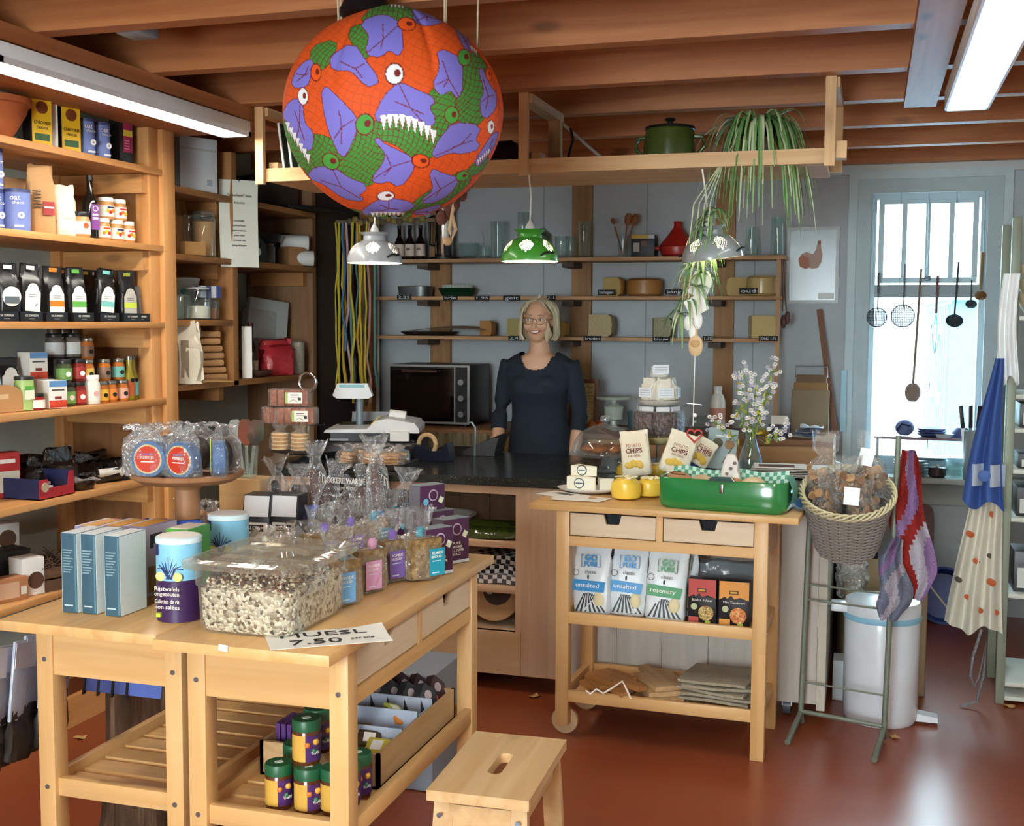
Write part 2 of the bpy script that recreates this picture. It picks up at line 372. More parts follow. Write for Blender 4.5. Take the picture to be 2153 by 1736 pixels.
batten('added_tube', 'added unseen tube light on the ceiling above the photographer', .2, .34, .2, 1.7, 2.36, 2.43, LED)  # out of view, added to brighten the room
batten('added_tube', 'added unseen tube light on the ceiling above the shop tables', -1.2, -1.05, -.6, .9, 2.36, 2.43, LED)  # second added tube, also unseen, for more light from above
# ================================================================ large furniture
SF = -2.92                                         # front plane of the left shelves
SZ = [2.229, 1.906, 1.579, 1.25, .915, .56]        # their board tops
t = thing('shelving_unit', 'tall pine shelving unit filling the left wall, lit by the batten light', 'shelves', (SF, 3.4, 0))
def L3(p): return (p[0]-SF, p[1]-3.4, p[2])
for i, z in enumerate(SZ):
    y0 = 1.2 if i < 4 else 3.32
    y1 = 4.43 if i < 4 else 4.36
    MB().bx(L3((XL+.02, y0, z-.028)), L3((SF, y1, z-.0015)), PINE['y'], .002).obj('shelf_board', t)
    MB().bx(L3((XL+.02, 4.32, z-.11)), L3((SF-.03, 4.36, z-.03)), PINE['x']).obj('shelf_bearer', t)
MB().bx(L3((SF-.045, 4.43, 0)), L3((SF+.002, 4.52, 2.398)), PINE['z'], .003).obj('post', t)
MB().bx(L3((SF-.09, 4.36, 0)), L3((SF-.02, 4.43, 2.398)), PINE['z'], .003).obj('post', t)
MB().bx(L3((SF-.06, 3.235, 0)), L3((SF-.005, 3.315, .92)), PINE['z'], .003).obj('post', t)
MB().bx(L3((XL+.0, 4.36, .0)), L3((SF-.09, 4.40, 2.398)), wood('8f6238', '7a4f2b', 'z', .6, knots=.6)).obj('end_panel', t)
MB().bx(L3((XL+.0, 4.30, .0)), L3((XL+.07, 4.36, 2.39)), PINE['z']).obj('post', t)
MB().bx(L3((SF-.05, 1.2, 0)), L3((SF-.02, 4.43, .115)), PINE['y']).obj('plinth', t)
MB().bx(L3((XL+.01, 1.2, .3)), L3((XL+.02, 4.3, 2.39)), WALLL).obj('back_board', t)
# second and third bay along the left wall towards the back corner
BF = -2.98
t = thing('corner_shelving', 'darker pine wall shelves in the far left corner behind the counter', 'shelves', (BF, 5.3, 0))
def L4(p): return (p[0]-BF, p[1]-5.3, p[2])
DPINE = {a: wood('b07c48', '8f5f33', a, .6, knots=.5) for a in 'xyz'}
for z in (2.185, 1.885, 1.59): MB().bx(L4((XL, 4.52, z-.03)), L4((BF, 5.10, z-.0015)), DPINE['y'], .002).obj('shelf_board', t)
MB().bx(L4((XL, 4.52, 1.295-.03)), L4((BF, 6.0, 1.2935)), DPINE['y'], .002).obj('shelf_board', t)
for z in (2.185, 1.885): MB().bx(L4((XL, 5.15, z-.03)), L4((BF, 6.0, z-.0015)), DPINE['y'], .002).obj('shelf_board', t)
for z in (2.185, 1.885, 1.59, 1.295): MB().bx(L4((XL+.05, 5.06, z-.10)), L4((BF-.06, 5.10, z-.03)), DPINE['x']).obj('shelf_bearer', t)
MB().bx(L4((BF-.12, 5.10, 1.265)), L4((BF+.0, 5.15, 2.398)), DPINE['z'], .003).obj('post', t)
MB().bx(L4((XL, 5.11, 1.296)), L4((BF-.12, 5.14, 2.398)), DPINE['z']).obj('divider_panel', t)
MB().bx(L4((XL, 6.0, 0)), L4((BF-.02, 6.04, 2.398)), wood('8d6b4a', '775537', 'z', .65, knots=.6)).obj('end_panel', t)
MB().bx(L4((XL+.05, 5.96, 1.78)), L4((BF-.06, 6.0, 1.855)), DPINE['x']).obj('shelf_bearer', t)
MB().bx(L4((XL+.002, 4.53, .62)), L4((XL+.012, 5.25, 1.02)), M('9aa096', .75)).obj('wall_panel', t)
# post by the back corner that the ropes hang next to
struct(MB().bx((-2.99, 6.62, 0), (-2.92, 6.69, 2.42), DPINE['z']).bx((-2.925, 6.69, 0), (-2.90, 6.70, 2.42), M('d6d4c8', .5)).obj('trim_4'), 'wooden post at the back corner')
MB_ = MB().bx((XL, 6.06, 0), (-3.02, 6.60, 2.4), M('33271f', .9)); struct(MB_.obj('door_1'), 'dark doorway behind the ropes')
# back wall shelves: three boards on three studs
t = thing('wall_shelf', 'three tier plank wall shelf with cheeses behind the counter', 'shelves', (-1.7, YB, 0))
def L5(p): return (p[0]+1.7, p[1]-YB, p[2])
for z, x0, x1 in ((1.955, -2.86, -.455), (1.735, -2.86, -.47), (1.503, -2.86, -.48)):
    MB().bx(L5((x0, YB-.26, z-.022)), L5((x1, YB-.03, z-.0012)), RAWW['x'], .002).obj('shelf_board', t)
STUD = wood('a98258', '8f6a45', 'z', .65, knots=.5)
STUDX = [(-2.59, -2.46), (-1.70, -1.58), (-.86, -.75)]
for x0, x1 in STUDX:
    MB().bx(L5((x0, YB-.035, .9)), L5((x1, YB-.002, 2.44)), STUD).obj('stud', t)
    for z in (1.932, 1.712, 1.48): MB().box(L5((x0+.03, YB-.14, z-.018)), (.07, .2, .03), M('4c4038', .7)).obj('bracket', t)
MB().bx(L5((-.50, YB-.25, .93)), L5((-.478, YB-.22, 1.95)), RAWW['z']).obj('stud', t)
# back counter under the shelves, with a gathered curtain
t = thing('back_counter', 'low brown kitchen counter along the back wall under the oven', 'counter', (-1.5, 6.5, 0))
CTB = .985
MB().bx((-1.37, -.32, CTB-.03), (1.33, .29, CTB), wood('9a6f4b', '85593a', 'x', .5, knots=.2), .003).obj('worktop', t)
MB().bx((-1.37, -.30, CTB-.10), (1.33, -.285, CTB-.03), wood('c79a68', 'b48452', 'x', .5, knots=.3)).obj('front_rail', t)
MB().bx((-.52, -.30, 0), (1.33, -.285, CTB-.10), wood('bd8f63', 'aa7b50', 'x', .55, knots=.3)).obj('front_panel', t)
MB().bx((-1.37, -.30, 0), (-1.31, .28, CTB-.03), RAWW['z']).obj('side_panel', t); MB().bx((1.28, -.29, 0), (1.33, .28, CTB-.03), RAWW['z']).obj('side_panel', t)
b = MB(); b.grid(lambda u, v: (-1.31+.79*u, -.315+.018*math.sin(u*95)+.006*math.sin(u*230+v*4), .1+(CTB-.115)*v), 150, 6, M('8e8468', .85, bump=.2), .003); b.obj('curtain', t)
b = MB(); b.cyl((-1.32, -.312, CTB-.02), (-.5, -.312, CTB-.02), .006, DARKM); b.obj('curtain_rail', t)
# shop counter
CY = 4.72
t = thing('shop_counter', 'long counter of pale boards with a speckled black stone top', 'counter', (-1.4, CY, 0))
def L6(p): return (p[0]+1.4, p[1]-CY, p[2])
STONE = ramp('black_speckled_stone', [(.0, '1b1d1c'), (.80, '242725'), (.9, '3b3f3c'), (1., '8f938c')], 260, 'voronoi', .22, 0, spec=.6)
b = MB(); b.prism([L6((-2.54, 4.70, 0))[:2], L6((-.14, 4.69, 0))[:2], L6((-.14, 5.62, 0))[:2], L6((-2.62, 5.62, 0))[:2], L6((-2.66, 5.05, 0))[:2], L6((-2.60, 4.80, 0))[:2]], .038, STONE, 'xy', .93); b.obj('worktop', t)
b = MB()
MB().bx(L6((-2.52, CY, .855)), L6((-1.62, CY+.03, .891)), PLANK['x']).bx(L6((-1.62, CY, .855)), L6((-1.395, CY+.03, .891)), PLANK['x']).obj('top_rail', t)
for x0, x1 in ((-1.395, -1.20), (-1.198, -.98), (-.978, -.79), (-.788, -.60), (-.598, -.41), (-.408, -.17)):
    MB().bx(L6((x0, CY, .075)), L6((x1, CY+.028, .891)), wood('d3b496' if x0 < -1.2 else 'c9bfb4', 'c09d7a' if x0 < -1.2 else 'b5aba1', 'z', .6, knots=.4)).obj('front_board', t)
for x0, x1 in ((-2.52, -1.80), (-1.798, -1.397)): MB().bx(L6((x0, CY, .075)), L6((x1, CY+.028, .262)), wood('d9bd97', 'c8a67c', 'x', .6, knots=.5)).obj('base_board', t)
for x in (-2.50, -1.42): MB().bx(L6((x, CY+.0, .262)), L6((x+.025, CY+.028, .855)), PLANK['z']).obj('stile', t)
for i in range(8): x = -2.52+.145*i; MB().bx(L6((x, CY+.36, .09)), L6((x+.141, CY+.38, .89)), wood('9b7d60', '86684c', 'z', .65, knots=.4)).obj('back_board', t)
for z in (.648, .452, .262): MB().bx(L6((-2.49, CY+.004, z-.025)), L6((-1.40, CY+.36, z)), PLANK['x'], .002).obj('shelf_board', t)
MB().bx(L6((-.168, CY-.03, .06)), L6((-.135, CY+.85, .891)), wood('c9c3b4', 'b4ad9d', 'z', .6, knots=.3)).obj('end_panel', t)
MB().bx(L6((-2.54, CY+.03, .075)), L6((-2.52, CY+.8, .891)), PLANK['z']).obj('end_panel', t)
for x in (-2.2, -1.9, -.30):
    b = MB(); b.cyl(L6((x, CY+.08, .038)), L6((x+.03, CY+.08, .038)), .036, M('56616a', .4)).bx(L6((x-.005, CY+.06, .04)), L6((x+.035, CY+.1, .078)), STEEL); b.obj('caster', t)
# ---- trolley with drawers: two stand side by side on the left, one on the right (long side to the camera)
def trolley(name, label, L, W, wheels=True, lower=.468, low=True):
    """origin at the front-left corner on the floor; long side along +x, drawers on -y"""
    t = thing(name, label, 'trolley')
    MB().bx((0, 0, .876), (L, W, .90), BIRCH['x'], .002).obj('top', t)
    a, e = .105*L, L-.105*L
    for x in (a, e-.05):
        for y in (.012, W-.057): MB().bx((x, y, .0 if not (wheels and x == a) else .045), (x+.05, y+.045, .876), BIRCH['z'], .002).obj('leg', t)
    if wheels:
        for y in (.058, W-.075):
            b = MB(); b.cyl((a+.025, y, .052), (a+.025, y+.017, .052), .052, wood('d8bb92', 'c9a87d', 'x', .5, knots=0), n=28).cyl((a+.025, y-.02, .052), (a+.025, y+.03, .052), .01, STEEL); b.obj('wheel', t)
    for x in (a+.006, e-.026): MB().bx((x, .05, .743), (x+.02, W-.05, .876), BIRCH['y']).obj('end_panel', t)
    MB().bx((a+.05, .016, .743), (e-.05, .036, .781), BIRCH['x']).obj('drawer_rail', t)
    MB().bx(((a+e)/2-.012, .016, .781), ((a+e)/2+.012, .036, .876), BIRCH['z']).obj('drawer_divider', t)
    for x0, x1 in ((a+.053, (a+e)/2-.015), ((a+e)/2+.015, e-.053)):
        xm = (x0+x1)/2
        d = MB().prism([(x0, .785), (x1, .785), (x1, .868), (xm+.034, .868), (xm+.024, .832), (xm-.024, .832), (xm-.034, .868), (x0, .868)], .016, wood('dcc7ab', 'cdb392', 'x', .45, knots=0), 'xz', .018).bx((x0+.005, .034, .787), (x1-.005, W-.06, .797), BIRCH['x']).obj('drawer', t)
        MB().bx((x0, .06, .826), (x1, .062, .872), M('1d232b', .9)).obj('drawer_shade', d)  # dark sheet: shade inside the drawer put into its colour
    for z, hgt in ((lower, .044), (.165, .044))[:2 if low else 1]:
        for y in (.014, W-.034): MB().bx((a+.05, y, z-hgt+.02), (e-.05, y+.02, z+.02), BIRCH['x'], .001).obj('shelf_rail', t)
        for x in (a+.012, e-.036): MB().bx((x, .056, z-hgt+.02), (x+.024, W-.056, z+.02), BIRCH['y'], .001).obj('shelf_rail', t)
        n = 6
        for k in range(9): x = a+.055+(e-a-.11)*k/9; MB().bx((x, .03, z-.022), (x+(e-a-.11)/9-.022, W-.03, z-.006), BIRCH['y']).obj('shelf_slat', t)
    b = MB()
    for x in (a, e):
        for y in (.035, W-.035):
            for z in (.78, lower): MB_ = b.cyl((x-.002 if x == a else x, y, z), (x if x == a else x+.002, y, z), .006, M('9aa2aa', .3, .9), n=10)
    b.obj('bolt_head', t); return t
TT = .90
A2 = trolley('kitchen_trolley', 'birch trolley nearest the camera, under the big clear tub of muesli', 1.105, .42, wheels=False, low=False, lower=.468)
put(A2, (-1.045, 2.15, 0), PI/2)                      # long side with drawers faces the stool
A1 = trolley('kitchen_trolley', 'birch trolley on the far left, carrying the teal boxes', 1.105, .42, wheels=False, low=False, lower=.468)
put(A1, (-1.475, 2.18, 0), PI/2)
A3 = trolley('kitchen_trolley', 'birch trolley with wheels in front of the counter, carrying the green bread bin', 1.0, .43, lower=.468)
put(A3, (-1.225, 4.25, 0), -.037)
TROT = -.037
def tr(u, v, z): c, s = math.cos(TROT), math.sin(TROT); return (-1.225+u*c-v*s, 4.25+u*s+v*c, z)
def tru(px, py, z=.90):
    p = Zp(px, py, z); return p
# step stool
t = thing('step_stool', 'worn wooden step stool with a slot in its seat, standing on the red floor', 'stool', (-.845, 2.69, 0), .04)
SW = wood('dcb98a', 'c9a06e', 'y', .5, knots=.15, stave=.07)
x0, x1, y0, y1 = -.123, .123, -.205, .205; s0, s1 = -.018, .018
slot = [(s1*math.cos(a), .052*(1 if math.sin(a) > 0 else -1)*1+.018*math.sin(a)) for a in [2*PI*(k+.5)/16 for k in range(16)]]
b = MB(); bm = b.bm; top = []
for z in (.475, .50):
    o = [bm.verts.new((x, y, z)) for x, y in ((x1, 0.), (x1, y1), (x0, y1), (x0, 0.), (x0, y0), (x1, y0))]
    q = [bm.verts.new((x, y, z)) for x, y in slot]; top.append((o, q))
fs = []
for o, q in top:      # two C-shaped halves round the slot
    fs.append(bm.faces.new([o[0], o[1], o[2], o[3]] + [q[k] for k in range(8, -1, -1)]))
    fs.append(bm.faces.new([o[3], o[4], o[5], o[0]] + [q[k % 16] for k in range(16, 7, -1)]))
for (A, Q), (B2, Q2) in ((top[0], top[1]),):
    for k in range(6): fs.append(bm.faces.new((A[k], A[(k+1) % 6], B2[(k+1) % 6], B2[k])))
    for k in range(16): fs.append(bm.faces.new((Q[k], Q2[k], Q2[(k+1) % 16], Q[(k+1) % 16])))
b._faces(fs, SW); b.obj('seat', t)
for sx in (-1, 1):
    for sy in (-1, 1):
        p = [(sx*.088, sy*.165), (sx*.105, sy*.225)]
        b = MB(); w, d = .024, .012
        b.rings([[(p[k][0]+i*w, p[k][1]+j*d, z) for i, j in ((-1, -1), (1, -1), (1, 1), (-1, 1))] for k, z in ((1, 0), (0, .475))], SW); b.obj('leg', t)
        MB().cyl((sx*.094, sy*.185-.012 if sy < 0 else sy*.185+.010, .44), (sx*.094, sy*.19-.010 if sy < 0 else sy*.19+.012, .44), .006, M('8fa3b8', .25, .9), n=10).obj('bolt_head', t)
for sy in (-1, 1): MB().box((0, sy*.172, .435), (.15, .02, .055), SW).obj('apron', t)
for sx in (-1, 1): MB().box((sx*.09, 0, .44), (.018, .31, .05), SW).obj('apron', t)
MB().box((0, .02, .22), (.2, .30, .02), SW).obj('step', t)
# hanging shelf over the counter
t = thing('hanging_shelf', 'long pine shelf frame hung from the ceiling joists over the counter', 'shelf', (-1.27, 4.35, 2.15))
def L7(p): return (p[0]+1.27, p[1]-4.35, p[2]-2.15)
HP = {a: wood('d8b384', 'c49763', a, .55, knots=.4) for a in 'xyz'}
MB().bx(L7((-2.41, 4.352, 2.152)), L7((-.15, 4.374, 2.205)), HP['x']).obj('front_rail', t)
MB().bx(L7((-2.38, 4.376, 2.152)), L7((-.17, 4.80, 2.170)), HP['x']).obj('shelf_board', t)
for x in (-2.42, -1.30, -.175):
    MB().bx(L7((x, 4.33, 2.14)), L7((x+.036, 4.352, 2.45)), HP['z']).obj('upright', t)
    MB().bx(L7((x, 4.76, 2.17)), L7((x+.05, 4.80, 2.45)), HP['z']).obj('upright', t)
    MB().bx(L7((x-.002, 4.352, 2.415)), L7((x+.048, 4.83, 2.449)), HP['y']).obj('top_bar', t)
    MB().bx(L7((x+.036, 4.38, 2.171)), L7((x+.075, 4.44, 2.232)), HP['z']).obj('corner_block', t)
MB().cyl(L7((-1.24, 4.78, 2.40)), L7((-.99, 4.62, 2.19)), .007, M('d8d5cc', .5)).obj('brace', t)
# green-grey steel rack on the right
t = thing('steel_rack', 'grey green steel shelf rack at the right edge of the photo', 'shelves', (.54, 5.2, 0))
RK = M('8b917f', .5, .2); RK2 = M('c9c9be', .5)
for x in (0., .86):
    for y in (0., .38): MB().bx((x, y, 0), (x+.035, y+.035, 2.02), RK, .003).obj('post', t)
for z in (.035, .095, .47, .79, .99, 1.16, 1.30, 1.62): MB().bx((.036, .0, z-.018), (.86, .40, z), RK2, .002).obj('shelf_board', t)
# ================================================================ builders for goods (origin at the base, front faces -y)
def rr(w, d, z, n=20, p=4., cx=0., cy=0.):
    out = []
    for i in range(n):
        a = 2*PI*(i+.5)/n; c, s = math.cos(a), math.sin(a)
        out.append(Vector((cx+w/2*math.copysign(abs(c)**(2/p), c), cy+d/2*math.copysign(abs(s)**(2/p), s), z)))
    return out
def pouch_mb(w, d, h, m, seed=0, flat=.12, neck=.82, n=20, wob=.003):
    rnd = random.Random(seed); R = []
    for z, kw, kd in ((0, .93, .9), (.05, 1, 1), (.3, 1., 1.02), (.55, .99, .9), (neck-.1, .98, .62), (neck, .97, .3), (neck+.06, .97, flat*.8), (1, .96, flat*.35)):
        R.append([p+Vector((rnd.uniform(-wob, wob), rnd.uniform(-wob, wob), rnd.uniform(-wob, wob)*(0 if z == 0 else 1))) for p in rr(w*kw, d*kd, h*z, n)])
    return MB().rings(R, m)
def panel(t, name, x0, x1, z0, z1, y, m, th=.0012, bulge=0.):
    if not bulge: return MB().bx((x0, y-th, z0), (x1, y, z1), m).obj(name, t)
    return MB().grid(lambda u, v: (x0+(x1-x0)*u, y-bulge*math.sin(PI*u)*math.sin(PI*(v*.8+.1)), z0+(z1-z0)*v), 8, 8, m, .001).obj(name, t)
def round_label(t, r, z0, z1, m, name='label', a0=-PI, a1=0., n=18):
    b = MB(); b.rings([[Vector((r*math.cos(a0+(a1-a0)*i/n), r*math.sin(a0+(a1-a0)*i/n), z)) for i in range(n+1)] for z in (z0, z1)], m, close=False); return b.obj(name, t)
def jar(name, label, cat, r, h, cont, lid, lab, group=None, lidh=.18, lab_z=(.12, .62), n=18, glass=None, sleeve=None):
    t = thing(name, label, cat, group=group)
    H = h*(1-lidh)
    MB().lathe([(r*.93, 0), (r, .006), (r, H*.84), (r*.86, H*.95), (r*.84, H)], cont, n=n).obj('body', t)
    MB().lathe([(r*.9, H-.001), (r*.92, H+.002), (r*.92, h-.004), (r*.86, h)], lid, n=n).obj('lid', t)
    if lab: round_label(t, r+.0008, h*lab_z[0], h*lab_z[1], lab, a0=-PI*1.1, a1=.1*PI)
    return t
def can(name, label, cat, r, h, m, lid, group=None, n=24):
    t = thing(name, label, cat, group=group)
    MB().lathe([(r, 0), (r, h-.012)], m, n=n).obj('body', t)
    MB().lathe([(r+.001, h-.013), (r+.001, h-.001), (r-.003, h)], lid, n=n).obj('lid', t); return t
def bottle(name, label, r, h, glass, cap, lab=None, shoulder=.55, neck=.36, group=None, lz=(.1, .45), cat='bottle'):
    t = thing(name, label, cat, group=group)
    MB().lathe([(r*.92, 0), (r, .006), (r, h*shoulder), (r*.8, h*(shoulder+.07)), (r*neck, h*(shoulder+.19)), (r*neck, h*.94)], glass, n=18).obj('body', t)
    MB().lathe([(r*neck*1.12, h*.92), (r*neck*1.12, h)], cap, n=14).obj('cap', t)
    if lab: round_label(t, r+.0008, h*lz[0], h*lz[1], lab, a0=-PI*1.05, a1=.05*PI)
    return t
def carton(name, label, cat, w, d, h, m, group=None, side=None, top=None, bev=.0015):
    t = thing(name, label, cat, group=group); MB().box((0, 0, h/2), (w, d, h), m, bev=bev).obj('body', t)
    if side: MB().bx((w/2, -d/2+.001, .001), (w/2+.0008, d/2-.001, h-.001), side).bx((-w/2-.0008, -d/2+.001, .001), (-w/2, d/2-.001, h-.001), side).obj('side_panel', t)
    if top: MB().bx((-w/2+.001, -d/2+.001, h), (w/2-.001, d/2-.001, h+.0008), top).obj('top_panel', t)
    return t
def film_bag(name, label, w, d, h, seed, parent=None, m=None, neck=.7, flare=.8):
    """a tied or sealed clear bag as a part"""
    rnd = random.Random(seed); R = []; n = 22
    for z, k, kd in ((0, .96, .96), (.08, 1.03, 1.04), (neck*.6, 1.03, 1.03), (neck*.9, .9, .75), (neck, .55, .4), (neck+.06, .4, .25), (neck+.16, .7, .35), (1, flare, .22)):
        j = .004+.012*max(0, z-neck*.8); R.append([p+Vector((rnd.uniform(-j, j), rnd.uniform(-j, j), rnd.uniform(-j, j))) for p in rr(w*k, d*kd, h*z, n, 3.)])
    return MB().rings(R, m or FILM, cap=(True, False)).obj(name, parent, label)
def ls(pl, pr, yb, yt, z, inset=.03):
    """left shelves: a thing seen between pixel columns pl..pr, base row yb, top row yt, standing on board z, its middle INSET behind the shelf edge"""
    x = SF-inset; a = Xp(pl, yb, x); b = Xp(pr, yb, x); tp = Xp((pl+pr)/2, yt, x)
    return (x, min((a.y+b.y)/2, 4.275), z+.001), abs(b.y-a.y), max(.03, tp.z-z)
FACE = PI/2-.35
# ================================================================ goods on the lit left shelves
PBLUE = M('6f80bd', .45); NAVY = M('1c2450', .45); YEL = M('e9b920', .5); MAG = M('a3204e', .45); ORG = M('ee7d22', .5); TEAL = M('7cc8c0', .5); PURP = M('7a3c8c', .5); RED = M('c22a22', .45); GRN = M('5fae4a', .5)
AMBER = M('b5651f', .25, spec=.6); PEANUT = M('c58a4e', .35); GLDARK = M('14120f', .12, spec=.6); OLIVE = M('8a7a1c', .2, spec=.6); BROWNB = M('6b4a38', .5); LABW = M('f4efe6', .5)
z = SZ[0]
loc, w, h = ls(-30, 60, 285, 208, z, .13)
t = put(thing('terracotta_bowl', 'orange terracotta bowl at the end of the top left shelf', 'bowl'), (loc[0], loc[1]-.075, z)); TC = M('b4602f', .7, bump=.1)
MB().lathe([(.055, 0), (.075, .03), (.115, .10), (.122, .125), (.135, .128), (.135, .15), (.125, .15), (.105, .11), (.06, .02), (.01, .015)], TC, n=32).obj('body', t)
for i, (pl, pr, yb, yt, s) in enumerate(((50, 103, 300, 182, 'first'), (116, 160, 306, 205, 'second'))):
    loc, w, h = ls(pl, pr, yb, yt, z, .09)
    t = put(thing('coffee_bag', f'yellow and black chicory coffee bag on the top left shelf, {s} from the terracotta bowl', 'bag', group='chicory coffee bags'), loc, FACE)
    w, h = .085, .235; pouch_mb(w, .07, h, M('1d1a17', .5), i).obj('body', t)
    panel(t, 'front_panel', -w*.47, w*.47, .006, h*.97, -.0375, YEL, .002)
    for k in range(1): MB().ball((.0, -.041, h*.60), .024, M('7a3a1e', .4), sc=(1, .12, 1)).obj('bean_print', t)
    txt('CHICOREI', .012, (0, -.041, h*.36), BLACK, t, width=.066); txt('OEKOSI', .009, (0, -.041, h*.28), BLACK, t)
    panel(t, 'seal', -.03, .03, .02, .045, -.040, M('2c5a2a', .5), .001)
loc, w, h = ls(100, 118, 303, 226, z, .07); t = put(thing('price_folder', 'white folded card between the two yellow coffee bags', 'card'), loc, PI/2-.9)
MB().box((0, 0, .085), (.045, .006, .17), LABW, rot=(-.08, 0, 0)).obj('front_page', t); MB().box((0, .022, .085), (.045, .004, .17), LABW, rot=(.14, 0, 0)).obj('rear_page', t)
def blue_can(label, loc, rz=FACE, r=.036, h=.145):
    t = put(can('drink_canister', label, 'canister', r, h, PBLUE, M('39426f', .4), group='blue drink canisters'), loc, rz)
    txt('oat', .02, (-.008, -r-.001, h*.78), WHITE, t); txt('choco', .012, (.002, -r-.001, h*.66), WHITE, t)
    MB().cyl((.012, -r-.002, h*.36), (.012, -r+.01, h*.36), .012, WHITE, n=18).cyl((.012, -r-.003, h*.36), (.012, -r, h*.36), .004, PBLUE, n=10).obj('emblem', t)
    panel(t, 'text_block', -.012, .02, h*.08, h*.13, -r-.0006, M('e6e8f2', .5)); return t
for pl, pr, yb, yt, s in ((163, 196, 322, 246, 'beside the second coffee bag'), (197, 228, 327, 256, 'next to the black and pink boxes')):
    loc, w, h = ls(pl, pr, yb, yt, z, .07); blue_can(f'periwinkle blue drink canister on the top left shelf, {s}', loc)
for pl, pr, yb, yt, s in ((240, 266, 335, 238, 'next to the blue canister'), (274, 300, 345, 246, 'nearest the end panel')):
    loc, w, h = ls(pl, pr, yb, yt, z, .09)
    t = put(carton('tea_carton', f'tall black carton with a pink label, {s}', 'box', .062, .062, .215, M('15110f', .4), group='black and pink cartons'), loc, FACE+.15)
    panel(t, 'label', -.012, .026, .05, .21, -.031, MAG); panel(t, 'flash', -.012, .026, .115, .14, -.0325, M('d8c23a', .4)); txt('Dadé', .009, (.007, -.034, .19), M('e8c3d3', .5), t)
    for q in range(4): panel(t, 'text_line', -.006, .02, .095-.011*q, .098-.011*q, -.0325, M('d79ab4', .5), .0006)
# second board
z = SZ[1]
for dz, s in ((0, 'lower'), (.146, 'upper')):
    loc, w, h = ls(-30, 3, 470, 400, z, .12); blue_can(f'periwinkle blue canister at the picture edge, {s} of a stack of two', (loc[0], loc[1], z+dz))
loc, w, h = ls(11, 63, 486, 405, z, .07); blue_can('large dark-lidded periwinkle canister standing in front of the paper bags', loc, FACE-.5, .046, .15)
for pl, pr, yb, yt, ins, s, mt, w, hh in ((54, 118, 488, 355, .13, 'tall brown paper bag with a red label on the second left shelf', M('c79c6a', .8, bump=.25), .10, .265), (22, 52, 470, 372, .3, 'short brown paper bag behind the blue canister', KRAFT, .10, .23), (116, 153, 492, 392, .10, 'cream paper bag of flour leaning beside the tall brown bag', M('efe2c9', .8, bump=.2), .085, .20)):
    loc, w0, h = ls(pl, pr, yb, yt, z, ins)
    t = put(thing('paper_bag', s, 'bag', group=None), loc, FACE-.15)
    pouch_mb(w, .075, hh, mt, int(pl), .14, .8, wob=.004).obj('body', t)
    if pl == 54:
        panel(t, 'label', -.008, .036, .075, .125, -.042, M('a63a3a', .5), .002); panel(t, 'text_line', -.004, .032, .10, .106, -.0445, LABW, .0006)
        for q in range(6): panel(t, 'text_line', -.046, -.014, .16-.012*q, .164-.012*q, -.041, M('4b3623', .6), .001)
    else: panel(t, 'label', -.02, .02, hh*.35, hh*.5, -.040, LABW, .001)
loc, w, h = ls(155, 185, 496, 432, z, .06); t = put(jar('spread_jar', 'jar of nut spread with a black lid beside the dark bottle', 'jar', .036, .10, PEANUT, BLACK, LABW), loc, FACE); MB().ball((0, -.037, .045), .012, M('b5562b', .5), sc=(1, .1, 1)).obj('emblem', t)
loc, w, h = ls(177, 204, 497, 366, z, .07); t = put(bottle('oil_bottle', 'tall dark glass bottle with a purple label on the second left shelf', .031, .25, GLDARK, BLACK, None, .56, .38), loc, FACE-.25)
panel(t, 'label', -.006, .026, .035, .135, -.0315, PURP, .001); MB().cyl((.01, -.034, .118), (.01, -.03, .118), .011, LABW, n=16).cyl((.01, -.0345, .118), (.01, -.03, .118), .0085, PURP, n=16).obj('emblem', t)
for q in range(2): panel(t, 'text_line', -.002, .02, .09-.014*q, .098-.014*q, -.033, LABW, .0008)
_, y200, _h = ls(199, 225, 500, 446, z, .07)
JB = [(199, 230, 'leftmost below'), (229, 257, 'middle below'), (256, 286, 'rightmost below')]
PJ = 'peanut butter jars on the second left shelf'
def pjar(s, lc, k):
    t = put(jar('peanut_butter_jar', f'peanut butter jar with a white lid, {s} in the little pyramid', 'jar', .033, .088, PEANUT, M('f1efe8', .4), LABW, PJ), lc, FACE)
    for q in range(3): MB().ball((-.012+.012*q, -.0335, .028+.006*((q+k) % 2)), .008, (ORG, M('e2b32c', .5), RED)[(q+k) % 3], sc=(1, .12, 1)).obj('label_print', t)
    panel(t, 'text_line', -.014, .016, .044, .050, -.0342, (M('d64a22', .5), NAVY, RED)[k % 3], .0008); return t
L0 = []
for i, (pl, pr, s) in enumerate(JB): loc, w, h = ls(pl, pr, 502, 448, z, .075); L0.append(loc); pjar(s, loc, i)
for i in (0, 1): pjar(('upper left', 'upper right')[i], (loc[0]-.012, (L0[i][1]+L0[i+1][1])/2, z+.0885), i+1)
pjar('left behind the dark bottle', (loc[0]-.05, L0[0][1]-.045, z), 2)
